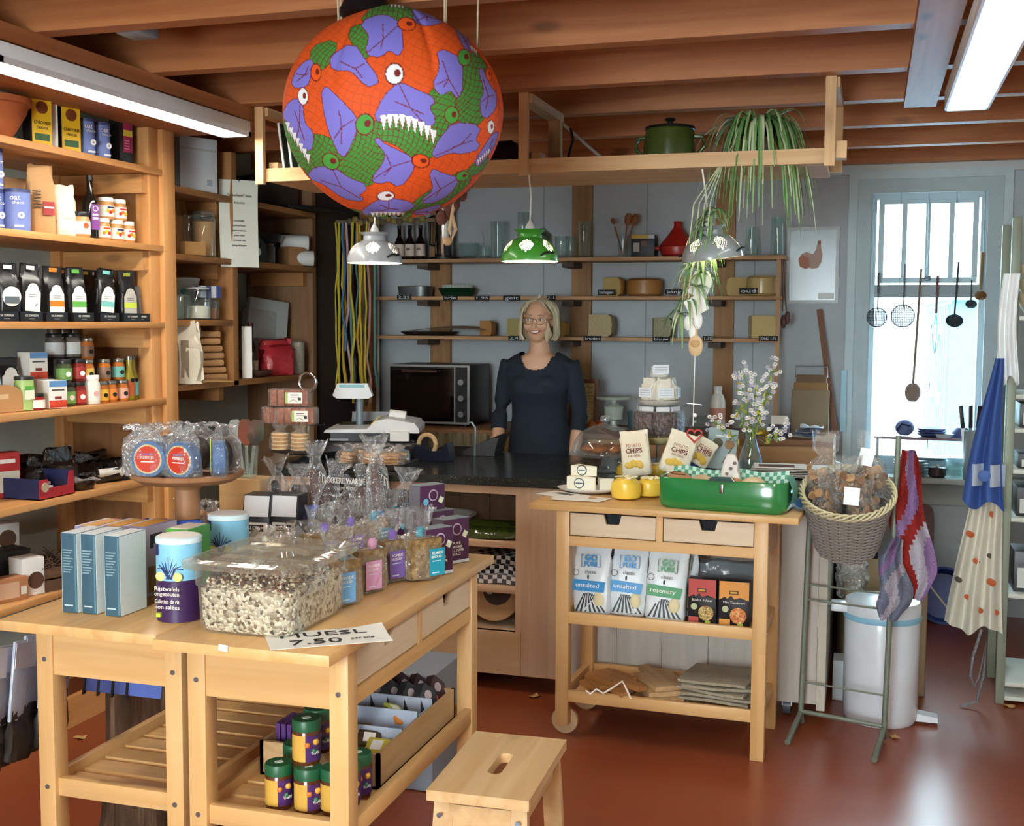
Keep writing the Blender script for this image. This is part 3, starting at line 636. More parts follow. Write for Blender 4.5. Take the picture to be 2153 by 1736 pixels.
# third board: black coffee bags in black trays
z = SZ[2]; BAGB = M('1a1a1c', .32, spec=.6)
cols = [None, None, ORG, GRN, TEAL, None, M('c9d84a', .5)]
px = [(-4, 36), (38, 78), (88, 134), (134, 182), (190, 240), (243, 291), (286, 322)]
words_ = ['with an oval grey label', 'with a plain leaning label', 'with an orange band', 'with a green band', 'with a pale mint band, leaning', 'with a blank white label', 'with a lime band, last before the post']
for i, ((pl, pr), wd) in enumerate(zip(px, words_)):
    loc, w, h = ls(pl, pr, 662, 560, z, .085)
    t = put(thing('coffee_bag', f'black coffee bag on the third left shelf {wd}', 'bag', group='black coffee bags'), (loc[0], loc[1], z+.004), FACE, tilt=(0, (.0, .06, 0, 0, .09, 0, 0)[i], FACE))
    W, Hh = .082, .205; pouch_mb(W, .055, Hh, BAGB, i+20, .1, .76, wob=.0035).obj('body', t)
    if i == 0:
        MB().lathe([(.036, 0), (.036, .002)], LABW, (0, -.03, .085), 24, mat=Matrix.Rotation(PI/2, 3, 'X')).obj('label', t); panel(t, 'band', -.028, .028, .06, .085, -.0325, M('5f6a70', .5))
    else:
        pts = [(-.03, .03), (.03, .03), (.03, .10)] + [(.022*math.cos(a), .112+.022*math.sin(a)) for a in [PI*k/8 for k in range(9)]] + [(-.03, .10)]
        MB().prism(pts, .0014, LABW, 'xz', -.031).obj('label', t)
        if cols[i]: panel(t, 'band', -.03, .03, .052, .074, -.031, cols[i], .0008)
        for q in range(2): panel(t, 'text_line', -.016, .016, .083+.008*q, .086+.008*q, -.031, M('9b9b98', .6), .0006)
    panel(t, 'top_sticker', -.016, .016, Hh*.9, Hh*.97, -.006, cols[i] or LABW, .001)
for i, (pl, pr) in enumerate(((105, 150), (160, 196), (216, 250))):
    loc, w, h = ls(pl, pr, 640, 545, z, .26)
    t = put(thing('coffee_bag', f'black coffee bag in the rear row, {("first", "second", "third")[i]} from the left, mostly hidden', 'bag', group='black coffee bags'), loc, FACE); pouch_mb(.08, .06, .215, BAGB, 40+i, .1, .8).obj('body', t); panel(t, 'top_sticker', -.014, .014, .195, .208, -.006, (ORG, M('c9b23a', .5), LABW)[i], .001)
tp = [(-10, 40), (42, 92), (93, 148), (150, 204), (206, 256), (258, 300), (300, 340)]
for i, (pl, pr) in enumerate(tp):
    loc, w, h = ls(pl, pr, 672, 655, z, .012); w = .112
    t = put(thing('shelf_tray', f'shallow black cardboard tray with white lettering, {("first", "second", "third", "fourth", "fifth", "sixth", "last")[i]} from the left under the coffee bags', 'tray', group='black trays'), (loc[0]-.05, loc[1], z), PI/2-.06)
    b = MB(); b.bx((-w/2, -.05, 0), (w/2, .05, .003), BLACK); b.bx((-w/2, -.052, 0), (w/2, -.05, .034), BLACK).bx((-w/2, -.05, 0), (-w/2+.002, .05, .034), BLACK).bx((w/2-.002, -.05, 0), (w/2, .05, .034), BLACK); b.obj('body', t)
    txt('DE ZOMEREN', .008, (0, -.053, .020), M('c9c6bd', .5), t, width=.062); panel(t, 'text_line', -.014, .014, .008, .010, -.052, M('8a877f', .5), .0006)
loc, w, h = ls(316, 352, 655, 590, z, .03); t = put(thing('photo_card', 'dark photo card leaning at the end of the coffee shelf', 'card'), (loc[0]-.03, loc[1], z), PI/2-.5, tilt=(-.16, 0, PI/2-.5))
MB().bx((-.05, 0, 0), (.05, .003, .15), M('57504e', .4)).obj('card', t); panel(t, 'picture', -.03, .0, .05, .12, 0, M('8e8784', .4)); panel(t, 'picture', .012, .04, .02, .1, 0, M('3a3434', .4))
# fourth board: jars, cartons, bottles
z = SZ[3]
loc, w, h = ls(-2, 33, 860, 778, z, .2); t = put(thing('coffee_bag', 'black bag with an arched white label behind the tan handle box', 'bag'), loc, FACE); pouch_mb(.09, .06, .19, BAGB, 51).obj('body', t)
MB().prism([(-.035, .05), (.035, .05), (.035, .12)] + [(.024*math.cos(a), .13+.024*math.sin(a)) for a in [PI*k/8 for k in range(9)]] + [(-.035, .12)], .0014, LABW, 'xz', -.033).obj('label', t)
loc, w, h = ls(-12, 57, 864, 820, z, .06); t = put(thing('handle_box', 'tan cardboard carry box with a rounded handle end on the jar shelf', 'box'), (loc[0]-.05, loc[1]-.03, z), PI/2-.1)
pts = [(-.09, 0), (.09, 0), (.09, .055)] + [(.09*math.cos(a), .055+.045*math.sin(a)) for a in [PI*k/14 for k in range(1, 14)]] + [(-.09, .055)]
TAN = M('b98c5c', .75); b = MB(); b.prism(pts, .003, TAN, 'xz', -.05); b.bx((-.09, -.047, 0), (.09, .06, .003), TAN).bx((-.09, -.047, 0), (-.087, .06, .05), TAN).bx((.087, -.047, 0), (.09, .06, .05), TAN); b.obj('body', t); panel(t, 'hand_hole', -.022, .022, .048, .066, -.05, M('d8b68c', .7), .0008)
loc, w, h = ls(38, 65, 858, 796, z, .07); t = put(can('food_tin', 'tall pale green tin on the jar shelf', 'tin', .034, .125, M('a9c777', .4), M('2e2c2a', .4)), loc, FACE); panel(t, 'label', -.018, .02, .04, .09, -.0345, M('e8efd8', .5)); panel(t, 'band', -.018, .02, .075, .09, -.0355, GRN, .0008)
loc, w, h = ls(65, 89, 858, 828, z, .045); put(jar('jam_jar', 'small squat red jam jar in front of the green tin', 'jar', .03, .06, M('8f1e18', .2), BLACK, LABW), loc, FACE)
def tomato(label, lc):
    t = put(carton('tomato_carton', label, 'carton', .075, .085, .105, M('efebe2', .5), 'tomato cartons'), lc, FACE)
    panel(t, 'sky_print', -.036, .036, .082, .104, -.0425, M('5f8fc2', .5)); panel(t, 'tomato_print', -.036, .036, .003, .03, -.0425, M('c9402b', .5)); panel(t, 'text_line', -.026, .026, .066, .072, -.0425, M('54504a', .5), .0008)
    panel(t, 'emblem', -.014, .014, .034, .045, -.0425, M('7c2a22', .5), .0008)
    for q in range(3): MB().ball((-.022+.022*q, -.044, .016), .011, M('d2452b', .4), sc=(1, .15, 1)).obj('tomato_print', t)
    return t
l1, w, h = ls(88, 131, 857, 808, z, .055); tomato('tomato carton standing alone at the front of the jar shelf', l1)
l2, w, h = ls(66, 103, 850, 808, z, .155); tomato('tomato carton at the bottom of the stack of two further back', l2); tomato('tomato carton on top of the stack of two further back', (l2[0]-.01, l2[1]-.025, z+.1055))
def small(label, cat, name, pl, pr, yb, yt, ins, r, h, cont, lid, lab, dz=0., grp=None, em=None, lidh=.16):
    lc, _w, _h = ls(pl, pr, yb, yt, z, ins); t = put(jar(name, label, cat, r, h, cont, lid, lab, grp, lidh), (lc[0], lc[1], z+dz), FACE-.2)
    if em: MB().cyl((.006, -r-.0022, h*.36), (.006, -r+.004, h*.36), min(.011, r*.34), em, n=14).obj('emblem', t)
    return t
GB, RB = M('3f4a2e', .25), M('7d1f18', .25); LIDK = M('1c1b1a', .35); LIDS = M('8d8a80', .25, .8)
SJ = 'sauce jars with coloured labels'
small('jar with a green label, lower of a pair behind the front tomato carton', 'jar', 'sauce_jar', 131, 154, 850, 805, .07, .030, .092, GB, LIDK, M('7fae5b', .5), 0, SJ, LABW)
small('jar with a green label, upper of a pair behind the front tomato carton', 'jar', 'sauce_jar', 122, 150, 850, 805, .085, .030, .088, GB, LIDK, M('6f9a50', .5), .0925, SJ, LABW)
small('jar with a red label, lower of a pair between green jars and white jar', 'jar', 'sauce_jar', 154, 176, 848, 802, .07, .030, .092, RB, LIDK, M('b7352c', .5), 0, SJ, LABW)
small('jar with a red label, upper of a pair between green jars and white jar', 'jar', 'sauce_jar', 155, 176, 848, 802, .085, .029, .088, RB, LIDK, M('a8322b', .5), .0925, SJ, LABW)
small('wide jar with a grey white label high in the back row', 'jar', 'sauce_jar', 104, 131, 840, 800, .17, .036, .095, M('5b5a55', .3), LIDK, M('c3c5c4', .5), .187, SJ)
small('wide jar with a white label high beside the stacked tomato cartons', 'jar', 'sauce_jar', 134, 173, 840, 800, .15, .036, .095, M('6b665c', .3), LIDK, M('d9d9d4', .5), .187, SJ)
for i, (pl, pr, s) in enumerate(((104, 131, 'left'), (134, 173, 'right'))): small(f'dark jar under the {s} wide white-labelled jar in the back row', 'jar', 'sauce_jar', pl, pr, 840, 800, .17 if i == 0 else .15, .036, .185, M('2a2a26', .3), LIDK, M('5b665a', .5), 0, SJ)
for i, (pl, pr) in enumerate(((106, 122), (128, 145), (150, 167))): small(f'black-capped dark jar standing at the very back, {("first", "second", "third")[i]} from the left', 'jar', 'spice_jar', pl, pr, 838, 800, .34, .024, .30, M('26211c', .3), LIDS, None, 0, 'dark jars at the very back')
small('round white plastic jar with a screw lid on the jar shelf', 'jar', 'mayonnaise_jar', 177, 209, 845, 792, .06, .033, .115, M('e8e4da', .45), M('efece4', .4), M('f3ede0', .5), 0, None, M('d9a7a0', .5))
AJ = 'amber jars with black round emblems'
for lab, pl, pr, dz, col, s in ((YEL, 207, 222, 0, 'e0b23c', 'yellow label in the bottom row'), (ORG, 220, 246, 0, 'e58a34', 'orange label in the bottom row'), (0, 246, 267, 0, 'd9a58f', 'pale pink label in the bottom row'), (0, 174, 196, .088, 'cdb04f', 'dull yellow label in the upper row'), (0, 206, 234, .088, '8a6a58', 'brown label in the upper row'), (0, 235, 264, .088, '6fb0a6', 'teal label in the upper row'), (0, 171, 200, .176, '8c6044', 'brown label on top of the others')):
    small(f'small amber jar with {s}', 'jar', 'chutney_jar', pl, pr, 842, 800, .06+(.02 if dz else 0)+(.03 if dz > .1 else 0), .026, .0875, AMBER, LIDS, M(col, .5), dz, AJ, BLACK)
small('small amber jar hidden under the dull yellow one in the upper row', 'jar', 'chutney_jar', 178, 197, 842, 800, .09, .026, .0875, AMBER, LIDS, M('9c7a4a', .5), 0, AJ, BLACK)
for pl, pr, col, s in ((264, 281, 'b0552a', 'rust label, partly hidden'), (281, 307, 'ec8b3e', 'orange label'), (306, 327, '8fd0c6', 'mint label')):
    loc, w, h = ls(pl, pr, 838, 748, z, .06); t = put(bottle('dressing_bottle', f'slim bottle of yellow dressing with {s}', .024, .182, OLIVE, LIDS, M(col, .5), .52, .5, 'dressing bottles'), loc, FACE-.2); MB().cyl((.004, -.0265, .083), (.004, -.02, .083), .009, BLACK, n=14).obj('emblem', t)
# fifth board
z = SZ[4]
loc, w, h = ls(-12, 27, 995, 915, z, .20); t = put(carton('biscuit_carton', 'upright red and white carton at the left picture edge on the low shelf', 'box', .10, .06, .17, M('b02a2a', .5)), loc, FACE); panel(t, 'picture', -.046, .046, .02, .10, -.03, M('cfc6b6', .5)); panel(t, 'text_line', -.03, .03, .13, .145, -.03, LABW)
loc, w, h = ls(28, 161, 1045, 985, z, .03)
t = put(thing('display_box', 'red and navy shelf display box holding flat white packets', 'box'), (SF-.115, (Xp(75, 1045, SF-.02).y+Xp(161, 1030, SF-.02).y)/2, z), PI/2)
b = MB(); W, Dd = .20, .2; RD = M('a8242c', .5); NV = M('20264e', .5); b.bx((-W/2, -Dd/2, 0), (W/2, Dd/2, .003), RD).bx((-W/2, Dd/2-.003, 0), (W/2, Dd/2, .1), RD)
b.prism([(-W/2, 0), (W/2, 0), (W/2, .092), (W/2-.03, .092), (W/2-.04, .04), (-W/2+.05, .04), (-W/2+.045, .075), (-W/2, .075)], .003, RD, 'xz', -Dd/2)
b.bx((-W/2, -Dd/2+.003, 0), (-W/2+.003, Dd/2, .078), NV).bx((W/2-.003, -Dd/2, 0), (W/2, Dd/2, .092), NV); b.obj('body', t)
MB().cyl((-.072, -.1045, .045), (-.072, -.1, .045), .018, M('b9a58a', .5), n=20).obj('emblem', t)
for k in range(3):
    q = tag(MB().box((-.0, 0, .007), (.15, .10, .013), M('f0efec', .5), bev=.002).obj('biscuit_packet'), f'flat white packet in the red display box, {("bottom", "middle", "top")[k]} of the pile', 'packet', 'white packets'); put(q, (t.location.x-.01-.02*k, t.location.y+.012*k-.01, z+.004+.0135*k), PI/2)
FOIL = M('8c8a86', .22, .85, bump=.5, bscale=40); DBAG = M('1b1614', .18, spec=.6, bump=.8, bscale=28); DB2 = M('2b211b', .3, spec=.5, bump=.8, bscale=24)
loc, w, h = ls(162, 205, 1030, 998, z, .04); t = put(thing('foil_tray', 'wrapped foil tray at the front of the low shelf beside the red box', 'tray'), (loc[0]-.05, loc[1], z), FACE); MB().rings([rr(.09, .13, 0), rr(.12, .16, .035), rr(.125, .165, .04), rr(.11, .15, .034), rr(.10, .14, .02)], DBAG).obj('body', t); MB().grid(lambda u, v: ((u-.5)*.12, (v-.5)*.16, .036+.012*math.sin(u*9)*math.sin(v*7)), 12, 12, FILM2, .0008).obj('wrapper', t)
for i, (pl, pr, yb, yt, ins, W, Hh, s) in enumerate(((52, 100, 1010, 938, .2, .16, .14, 'tall crumpled'), (100, 146, 1000, 935, .16, .15, .16, 'dull upright'), (150, 195, 1000, 952, .17, .15, .11, 'shiny low'), (188, 250, 1012, 972, .12, .17, .08, 'flat shiny'), (245, 275, 1005, 972, .10, .10, .07, 'small rightmost'), (25, 55, 985, 950, .3, .12, .1, 'red striped hidden'), (215, 250, 990, 950, .28, .14, .1, 'matt rear'))):
    loc, w, h = ls(pl, pr, yb, yt, z, ins); t = put(thing('liquorice_bag', f'{s} dark plastic bag in the heap on the low left shelf', 'bag', group='dark bags'), loc, FACE+.3*math.sin(i*2.1))
    m = (DBAG, DB2, DBAG, DBAG, DB2, M('7e1f22', .3, bump=.6), DB2)[i]; pouch_mb(W, .10, Hh, m, 60+i, .3, .7, wob=.01).obj('body', t)
    if i in (3, 4): MB().grid(lambda u, v: ((u-.5)*W*.7, -.045-.012*math.sin(v*3), Hh*.15+Hh*.5*v), 6, 6, M('cfcac2', .25, bump=.5), .001).obj('label', t)
# lowest board
z = SZ[5]; DELF = M('3d56a3', .3, spec=.6)
loc, w, h = ls(197, 247, 1165, 1076, z, .10); t = put(thing('delft_jar', 'blue and white delft pottery jar on the lowest left shelf', 'jar'), loc, FACE); R = .058; H = .17
MB().lathe([(R*.9, 0), (R, .008), (R, H-.008), (R*.96, H), (R*.9, H), (R*.9, .02), (.001, .02)], M('c9d2e6', .25, spec=.6), n=28).obj('body', t)
for z0, z1 in ((.004, .016), (.030, .037), (H-.016, H-.006), (.05, .054)): round_label(t, R+.0006, z0, z1, DELF, 'blue_band', -PI, PI, 28)
for k in range(7):
    a = -PI/2+(k-3)*.42; MB().ball((R*math.cos(a), R*math.sin(a), .10), .014, DELF, sc=(.7 if k % 2 else 1.1, .7 if k % 2 else 1.1, 1.6 if k % 2 else .9)).obj('blue_print', t)
loc, w, h = ls(250, 285, 1160, 1115, z, .15); t = put(thing('clay_pot', 'dark round pot beside the delft jar on the lowest shelf', 'pot'), loc); MB().lathe([(.03, 0), (.06, .03), (.065, .07), (.045, .1), (.05, .11)], M('4a3527', .5), n=20).obj('body', t)
loc, w, h = ls(74, 128, 1215, 1130, z, .08); t = put(thing('twig_crate', 'small weathered wooden crate heaped with dried herbs on the lowest shelf', 'crate'), loc, FACE); WW = wood('6e5138', '4f3825', 'x', .8, knots=.3)
b = MB()
for zz in (.005, .05): b.bx((-.09, -.08, zz), (.09, -.072, zz+.038), WW).bx((-.09, .072, zz), (.09, .08, zz+.038), WW).bx((-.09, -.08, zz), (-.082, .08, zz+.038), WW).bx((.082, -.08, zz), (.09, .08, zz+.038), WW)
b.bx((-.09, -.08, 0), (.09, .08, .006), WW); b.obj('body', t)
b = MB(); rnd = random.Random(3)
for k in range(150):
    p = Vector((rnd.uniform(-.075, .075), rnd.uniform(-.065, .065), rnd.uniform(.06, .12))); d = Vector((rnd.uniform(-1, 1), rnd.uniform(-1, 1), rnd.uniform(-.2, .6))).normalized()*.04; b.cyl(p-d, p+d, .0022, M('4e3826', .8), n=4)
hb = tag(b.obj('dried_herbs'), 'heap of dried brown herbs in the weathered crate', 'herbs', kind='stuff'); put(hb, t.location, FACE)
loc, w, h = ls(38, 75, 1222, 1148, z, .08); t = put(carton('tea_box', 'white carton with a brown circle beside the dried herbs', 'box', .09, .09, .14, M('e4e1da', .5)), loc, FACE); MB().cyl((.01, -.0462, .055), (.01, -.044, .055), .032, M('5b3d2a', .6), n=24).obj('circle_print', t)
loc, w, h = ls(0, 56, 1246, 1182, z, .05); t = put(carton('soap_carton', 'brown patterned carton at the left edge of the lowest shelf', 'box', .13, .07, .085, M('b0764e', .6)), (loc[0]-.03, loc[1], z), FACE); panel(t, 'picture', -.06, .03, .012, .07, -.035, M('d2a98a', .5)); panel(t, 'barcode', .036, .058, .02, .05, -.035, M('ddd4c5', .5))
loc, w, h = ls(-8, 38, 1210, 1142, z, .22); put(carton('dark_carton', 'plain black carton behind the brown patterned one', 'box', .13, .12, .15, M('171412', .5)), loc, FACE)
loc, w, h = ls(-12, 18, 1190, 1090, z, .33)
for k in range(2): t = put(carton('tea_box', f'white carton with a brown circle by the wall, {("lower", "upper")[k]} of two', 'box', .10, .10, .115, M('dcdad3', .5), 'white circle cartons by the wall'), (loc[0], loc[1], z+.1155*k), FACE); MB().cyl((.0, -.0512, .055), (.0, -.049, .055), .036, M('5b3d2a', .6), n=24).obj('circle_print', t)
# ================================================================ goods in the far left bays
def bs(pl, pr, yb, yt, z, inset=.05):
    x = BF-inset; a = Xp(pl, yb, x); b = Xp(pr, yb, x); tp = Xp((pl+pr)/2, yt, x)
    y = (a.y+b.y)/2; return (x, min(y, 4.96) if y < 5.12 else min(max(y, 5.26), 5.86), z+.001), abs(b.y-a.y), max(.03, tp.z-z)
F2 = PI/2-.45
loc, w, h = bs(367, 430, 399, 283, 2.185, .12); t = put(carton('storage_carton', 'plain white carton on the top shelf of the corner shelving', 'box', .20, .16, .25, M('c9ced2', .6)), loc, F2); MB().bx((-.1, -.0812, .19), (.1, -.08, .20), M('b3b4ae', .5)).obj('tape', t)
loc, w, h = bs(430, 456, 408, 356, 2.185, .06); t = put(carton('storage_carton', 'small white carton beside the plain white carton on the corner shelving', 'box', .085, .08, .115, M('d3dae0', .6)), loc, F2); panel(t, 'emblem', -.015, .015, .03, .06, -.04, M('9aa4ad', .5))
loc, w, h = bs(430, 462, 400, 327, 2.185, .2); t = put(thing('onion_net', 'pink mesh net bag behind the small white carton', 'bag'), loc, F2); pouch_mb(.14, .11, .19, M('8e3a55', .5, bump=.9, bscale=70), 3, .4, .75, wob=.012).obj('body', t)
z = 1.885
loc, w, h = bs(372, 394, 533, 432, z, .2); t = put(thing('cutting_board', 'thin wooden board leaning at the near end of the jar shelf', 'board'), loc, F2, tilt=(-.1, -.12, F2)); MB().box((0, 0, .13), (.15, .012, .26), DPINE['z'], bev=.003).obj('board', t)
def gjar(label, loc, r, h, fill, fh, cat='jar', lid=None, sw=False):
    t = put(thing('storage_jar', label, cat), loc)
    if fill: MB().lathe([(r*.93, .004), (r*.95, .01), (r*.95, fh), (.001, fh+.004)], fill, n=20).obj('contents', t)
    MB().lathe([(r*.95, 0), (r, .01), (r, h*.82), (r*.86, h*.9), (r*.86, h*.96)], GLASS, n=22, cap=(True, False)).obj('glass', t)
    b = MB(); b.lathe([(r*.9, h*.93), (r*.92, h*.97), (r*.8, h)], lid or GLASS, n=20)
    if sw: b.tube([(r*.9*math.cos(a), r*.9*math.sin(a), h*.88) for a in [2*PI*k/16 for k in range(16)]], .002, STEEL, closed=True)
    b.obj('lid', t); return t
loc, w, h = bs(383, 412, 533, 455, z, .14); gjar('tall narrow empty glass jar on the second corner shelf', loc, .03, .2, None, 0)
loc, w, h = bs(411, 447, 536, 451, z, .07); gjar('tall glass jar of tan powder on the second corner shelf', loc, .055, .215, M('b98a5a', .8), .165, sw=True)
loc, w, h = bs(446, 472, 540, 455, z, .07); gjar('tall glass jar of dark beans on the second corner shelf', loc, .045, .20, M('241a17', .6, bump=.8, bscale=80), .15)
loc, w, h = bs(390, 420, 537, 511, z, .03); put(carton('card_box', 'low tan cardboard box in front of the narrow empty jar', 'box', .11, .05, .06, M('b0844f', .8)), loc, F2)
z = 1.59
loc, w, h = bs(374, 420, 660, 582, z, .2); t = put(thing('plastic_tub', 'white plastic tub with a small blue dot at the back of the flour shelf', 'tub'), loc); MB().lathe([(.075, 0), (.085, .18), (.09, .185), (.09, .195), (.08, .2)], M('b9bcb4', .5), n=28).obj('body', t); MB().ball((.055, -.062, .13), .014, M('2b7f95', .4), sc=(1, 1, 1)).obj('dot', t)
loc, w, h = bs(368, 392, 668, 615, z, .05); gjar('plain glass tumbler at the near end of the flour shelf', loc, .045, .11, None, 0)
loc, w, h = bs(393, 437, 669, 610, z, .06); gjar('swing top glass jar half full of white flour', loc, .062, .15, M('e6dccb', .8), .06, sw=True, lid=M('b8c0c2', .2))
loc, w, h = bs(443, 484, 670, 607, z, .06); t = gjar('round glass jar of brown sugar under a folded blue checked cloth', loc, .06, .10, M('8f5226', .8), .05, sw=True)
cl = thing('checked_cloth', 'folded blue and white checked cloth on the brown sugar jar', 'cloth', (loc[0], loc[1], z+.103), F2); b = MB()
for i in range(4):
    for k in range(3): b.bx((-.055+.0275*i, -.04+.027*k, .0), (-.0275+.0275*i, -.013+.027*k, .055), M('36467c', .8) if (i+k) % 2 else M('c8ccd6', .8))
b.obj('cloth', cl)
loc, w, h = bs(424, 446, 668, 596, z, .16); t = put(thing('plastic_bag', 'twisted clear plastic bag between the flour jar and the sugar jar', 'bag'), loc, F2); film_bag('film', None, .09, .06, .2, 5, t, FILM2)
z = 1.295
b = None
for k in range(7):
    lc = bs(392, 462, 792, 700, z, .10)[0]
    o = tag(MB().box((0, 0, .017), (.21-.006*(k % 3), .17, .032), KRAFT, rot=(0, 0, .06*math.sin(k*2.3)), bev=.012).obj('folded_paper_bags'), f'folded brown paper bags in the stack on the low corner shelf, {("first", "second", "third", "fourth", "fifth", "sixth", "top")[k]} bundle from below', 'paper bags', 'paper bag bundles'); put(o, (lc[0]-.02, lc[1]-.01*k+.03, z+.001+.0345*k), F2)
loc, w, h = bs(372, 424, 812, 708, z, .02); t = put(thing('flour_sack', 'cream paper sack leaning over the edge beside the brown paper bags', 'bag'), (loc[0], loc[1]-.02, z), F2); pouch_mb(.13, .10, .28, M('ded3bd', .75, bump=.4, bscale=30), 9, .5, .8, wob=.012).obj('body', t); panel(t, 'label', -.06, -.02, .03, .2, -.05, M('8e7a63', .6))
o = tag(MB().box((0, 0, .004), (.20, .19, .006), KRAFT, rot=(.0, 0, .3)).box((.02, -.03, .011), (.18, .18, .005), M('a47a4c', .8), rot=(.05, .03, -.2)).obj('paper_sheets'), 'loose brown paper sheets sticking out under the cream sack', 'paper'); put(o, (BF-.04, bs(392, 452, 820, 800, z)[0][1], z-.05), F2)
o.location.z = z+.001; o.location.x -= .01
# note hanging on the divider post
p = Xp(488, 380, BF+.012); q = Xp(533, 380, BF+.012)
t = thing('paper_note', 'printed white paper note hanging from the corner shelf post', 'paper', (BF+.03, 5.12, 1.99), PI/2-.75)
MB().grid(lambda u, v: (-.095+.19*u, .02*math.sin(v*2.2)-.012*u*v, -.145+.42*v), 8, 14, M('dcdfd2', .7), .0008).obj('sheet', t)
txt('"boterham" kaas', .013, (0, -.002, .20), BLACK, t, width=.12); txt('keuze', .012, (0, -.004, .165), BLACK, t, width=.05)
for k, s in enumerate(('broodje', 'geitenkaas', 'boerenkaas', 'brie met', 'noten en', 'jong belegen')): txt(s, .009, (0, .007-.001*k, .08-.024*k), M('3c3f3c', .6), t, width=.05+.01*(k % 3))
MB().tube([(0, .0, .27), (0, .005, .285), (0, .02, .28)], .003, DARKM).obj('nail', t)
# third bay
z = 2.185
loc, w, h = bs(596, 616, 440, 400, z, .14); put(carton('storage_carton', 'small pale carton on the dark top corner shelf behind the lantern', 'box', .09, .08, .14, M('8d938f', .6)), loc, F2)
loc, w, h = bs(520, 590, 440, 378, z, .2); put(carton('storage_carton', 'big dark cardboard box on the top corner shelf', 'box', .3, .2, .17, M('33241a', .7)), loc, F2)
loc, w, h = bs(620, 700, 452, 440, z, .02); t = put(thing('griddle_pan', 'black griddle pan poking out over the top corner shelf', 'pan'), (loc[0], loc[1], z), F2); MB().box((0, 0, .012), (.30, .18, .02), BLACK, bev=.005).box((.22, 0, .02), (.16, .02, .012), BLACK, bev=.003).obj('body', t)
z = 1.885
loc, w, h = bs(535, 570, 552, 498, z, .12); t = put(thing('frying_pan', 'black frying pan resting on jars on the middle corner shelf', 'pan'), (loc[0]-.07, loc[1]+.06, z+.108), F2+.3); MB().lathe([(.10, 0), (.14, .05), (.145, .05), (.13, .01), (.001, .005)], M('111214', .3), n=28).obj('body', t); MB().tube([(.13, -.01, .045), (.22, -.02, .065), (.31, -.03, .06)], .012, BLACK).obj('handle', t)
loc, w, h = bs(548, 572, 552, 518, z, .05); gjar('clear glass under the black frying pan', loc, .045, .1, None, 0)
loc, w, h = bs(596, 632, 553, 515, z, .06); put(carton('card_box', 'tan cardboard box under the black frying pan', 'box', .12, .10, .10, M('9c7048', .8)), loc, F2)
loc, w, h = bs(630, 652, 553, 522, z, .05); t = put(carton('soap_box', 'white and blue box beside the paper rolls', 'box', .07, .07, .085, M('c3cfd8', .6)), loc, F2); panel(t, 'band', -.035, .035, .03, .06, -.035, M('2c4f8c', .5))
for i, (pl, pr, yb, yt, dz, ins) in enumerate(((640, 695, 555, 535, .0, .0), (640, 672, 533, 512, .085, .03))):
    loc, w, h = bs(pl, pr, yb, yt, z, ins); t = put(thing('paper_roll', f'white paper roll lying {("on the middle corner shelf", "on top of the other paper roll")[i]}', 'paper roll', group='paper rolls'), (loc[0]-.02, loc[1], z+.042+dz))
    b = MB(); b.cyl((-.07, -.05, 0), (.06, .03, 0), .041, M('cfd2d0', .7), n=24); b.obj('paper', t); MB().cyl((.0595, .0297, 0), (.0615, .031, 0), .018, M('6d6a63', .7), n=16).obj('core', t)
loc, w, h = bs(516, 545, 552, 480, z, .05); t = put(thing('kitchen_scale', 'black kitchen machine standing beside the corner shelf post', 'machine'), (loc[0]-.03, loc[1]+.04, z+.001), F2); MB().prism([(-.06, 0), (.06, 0), (.05, .09), (-.02, .16), (-.06, .17)], .12, BLACK, 'xz', -.06).obj('body', t); MB().cyl((.0, -.062, .05), (.0, -.06, .05), .02, CHROME, n=16).obj('dial', t)
z = 1.295
loc, w, h = bs(514, 540, 796, 700, z, .10); t = put(bottle('wine_bottle', 'dark bottle with a red cap on the low corner shelf', .04, .28, M('30241a', .12, spec=.6), M('4a1717', .3), M('b5a99a', .6), .5, .36, None, (.12, .3)), loc, F2)
loc, w, h = bs(528, 570, 794, 772, z, .02); t = put(thing('pot_holder', 'small brown dish at the front of the low corner shelf', 'dish'), (loc[0]-.03, loc[1], loc[2]), F2); MB().lathe([(.05, 0), (.085, .025), (.088, .035), (.08, .035), (.05, .01), (.001, .008)], M('4b3026', .6), n=20).obj('body', t)
loc, w, h = bs(505, 515, 796, 706, z, .0); t = put(thing('menu_board', 'white card standing against the corner shelf post', 'card'), (loc[0]-.03, loc[1]+.02, z+.001), F2-.6); MB().box((0, 0, .13), (.05, .006, .26), LABW).obj('card', t)
loc, w, h = bs(556, 602, 790, 728, z, .06); t = put(thing('plastic_bag', 'red plastic bag sagging on the low corner shelf', 'bag'), loc, F2); pouch_mb(.19, .12, .19, M('b03038', .3, bump=.8, bscale=18), 14, .5, .8, wob=.012).obj('body', t)
loc, w, h = bs(556, 640, 740, 660, z, .14); t = put(thing('bag_stack', 'clear bag of white paper goods above the red plastic bag', 'bag'), (loc[0]-.06, loc[1]-.10, z+.02), F2, tilt=(-.05, .12, F2)); MB().box((0, 0, .28), (.26, .04, .22), M('aab0ae', .45, bump=.6, bscale=16), bev=.01).obj('contents', t); MB().box((-.05, 0, .18), (.2, .06, .3), FILM2, bev=.02).obj('film', t)
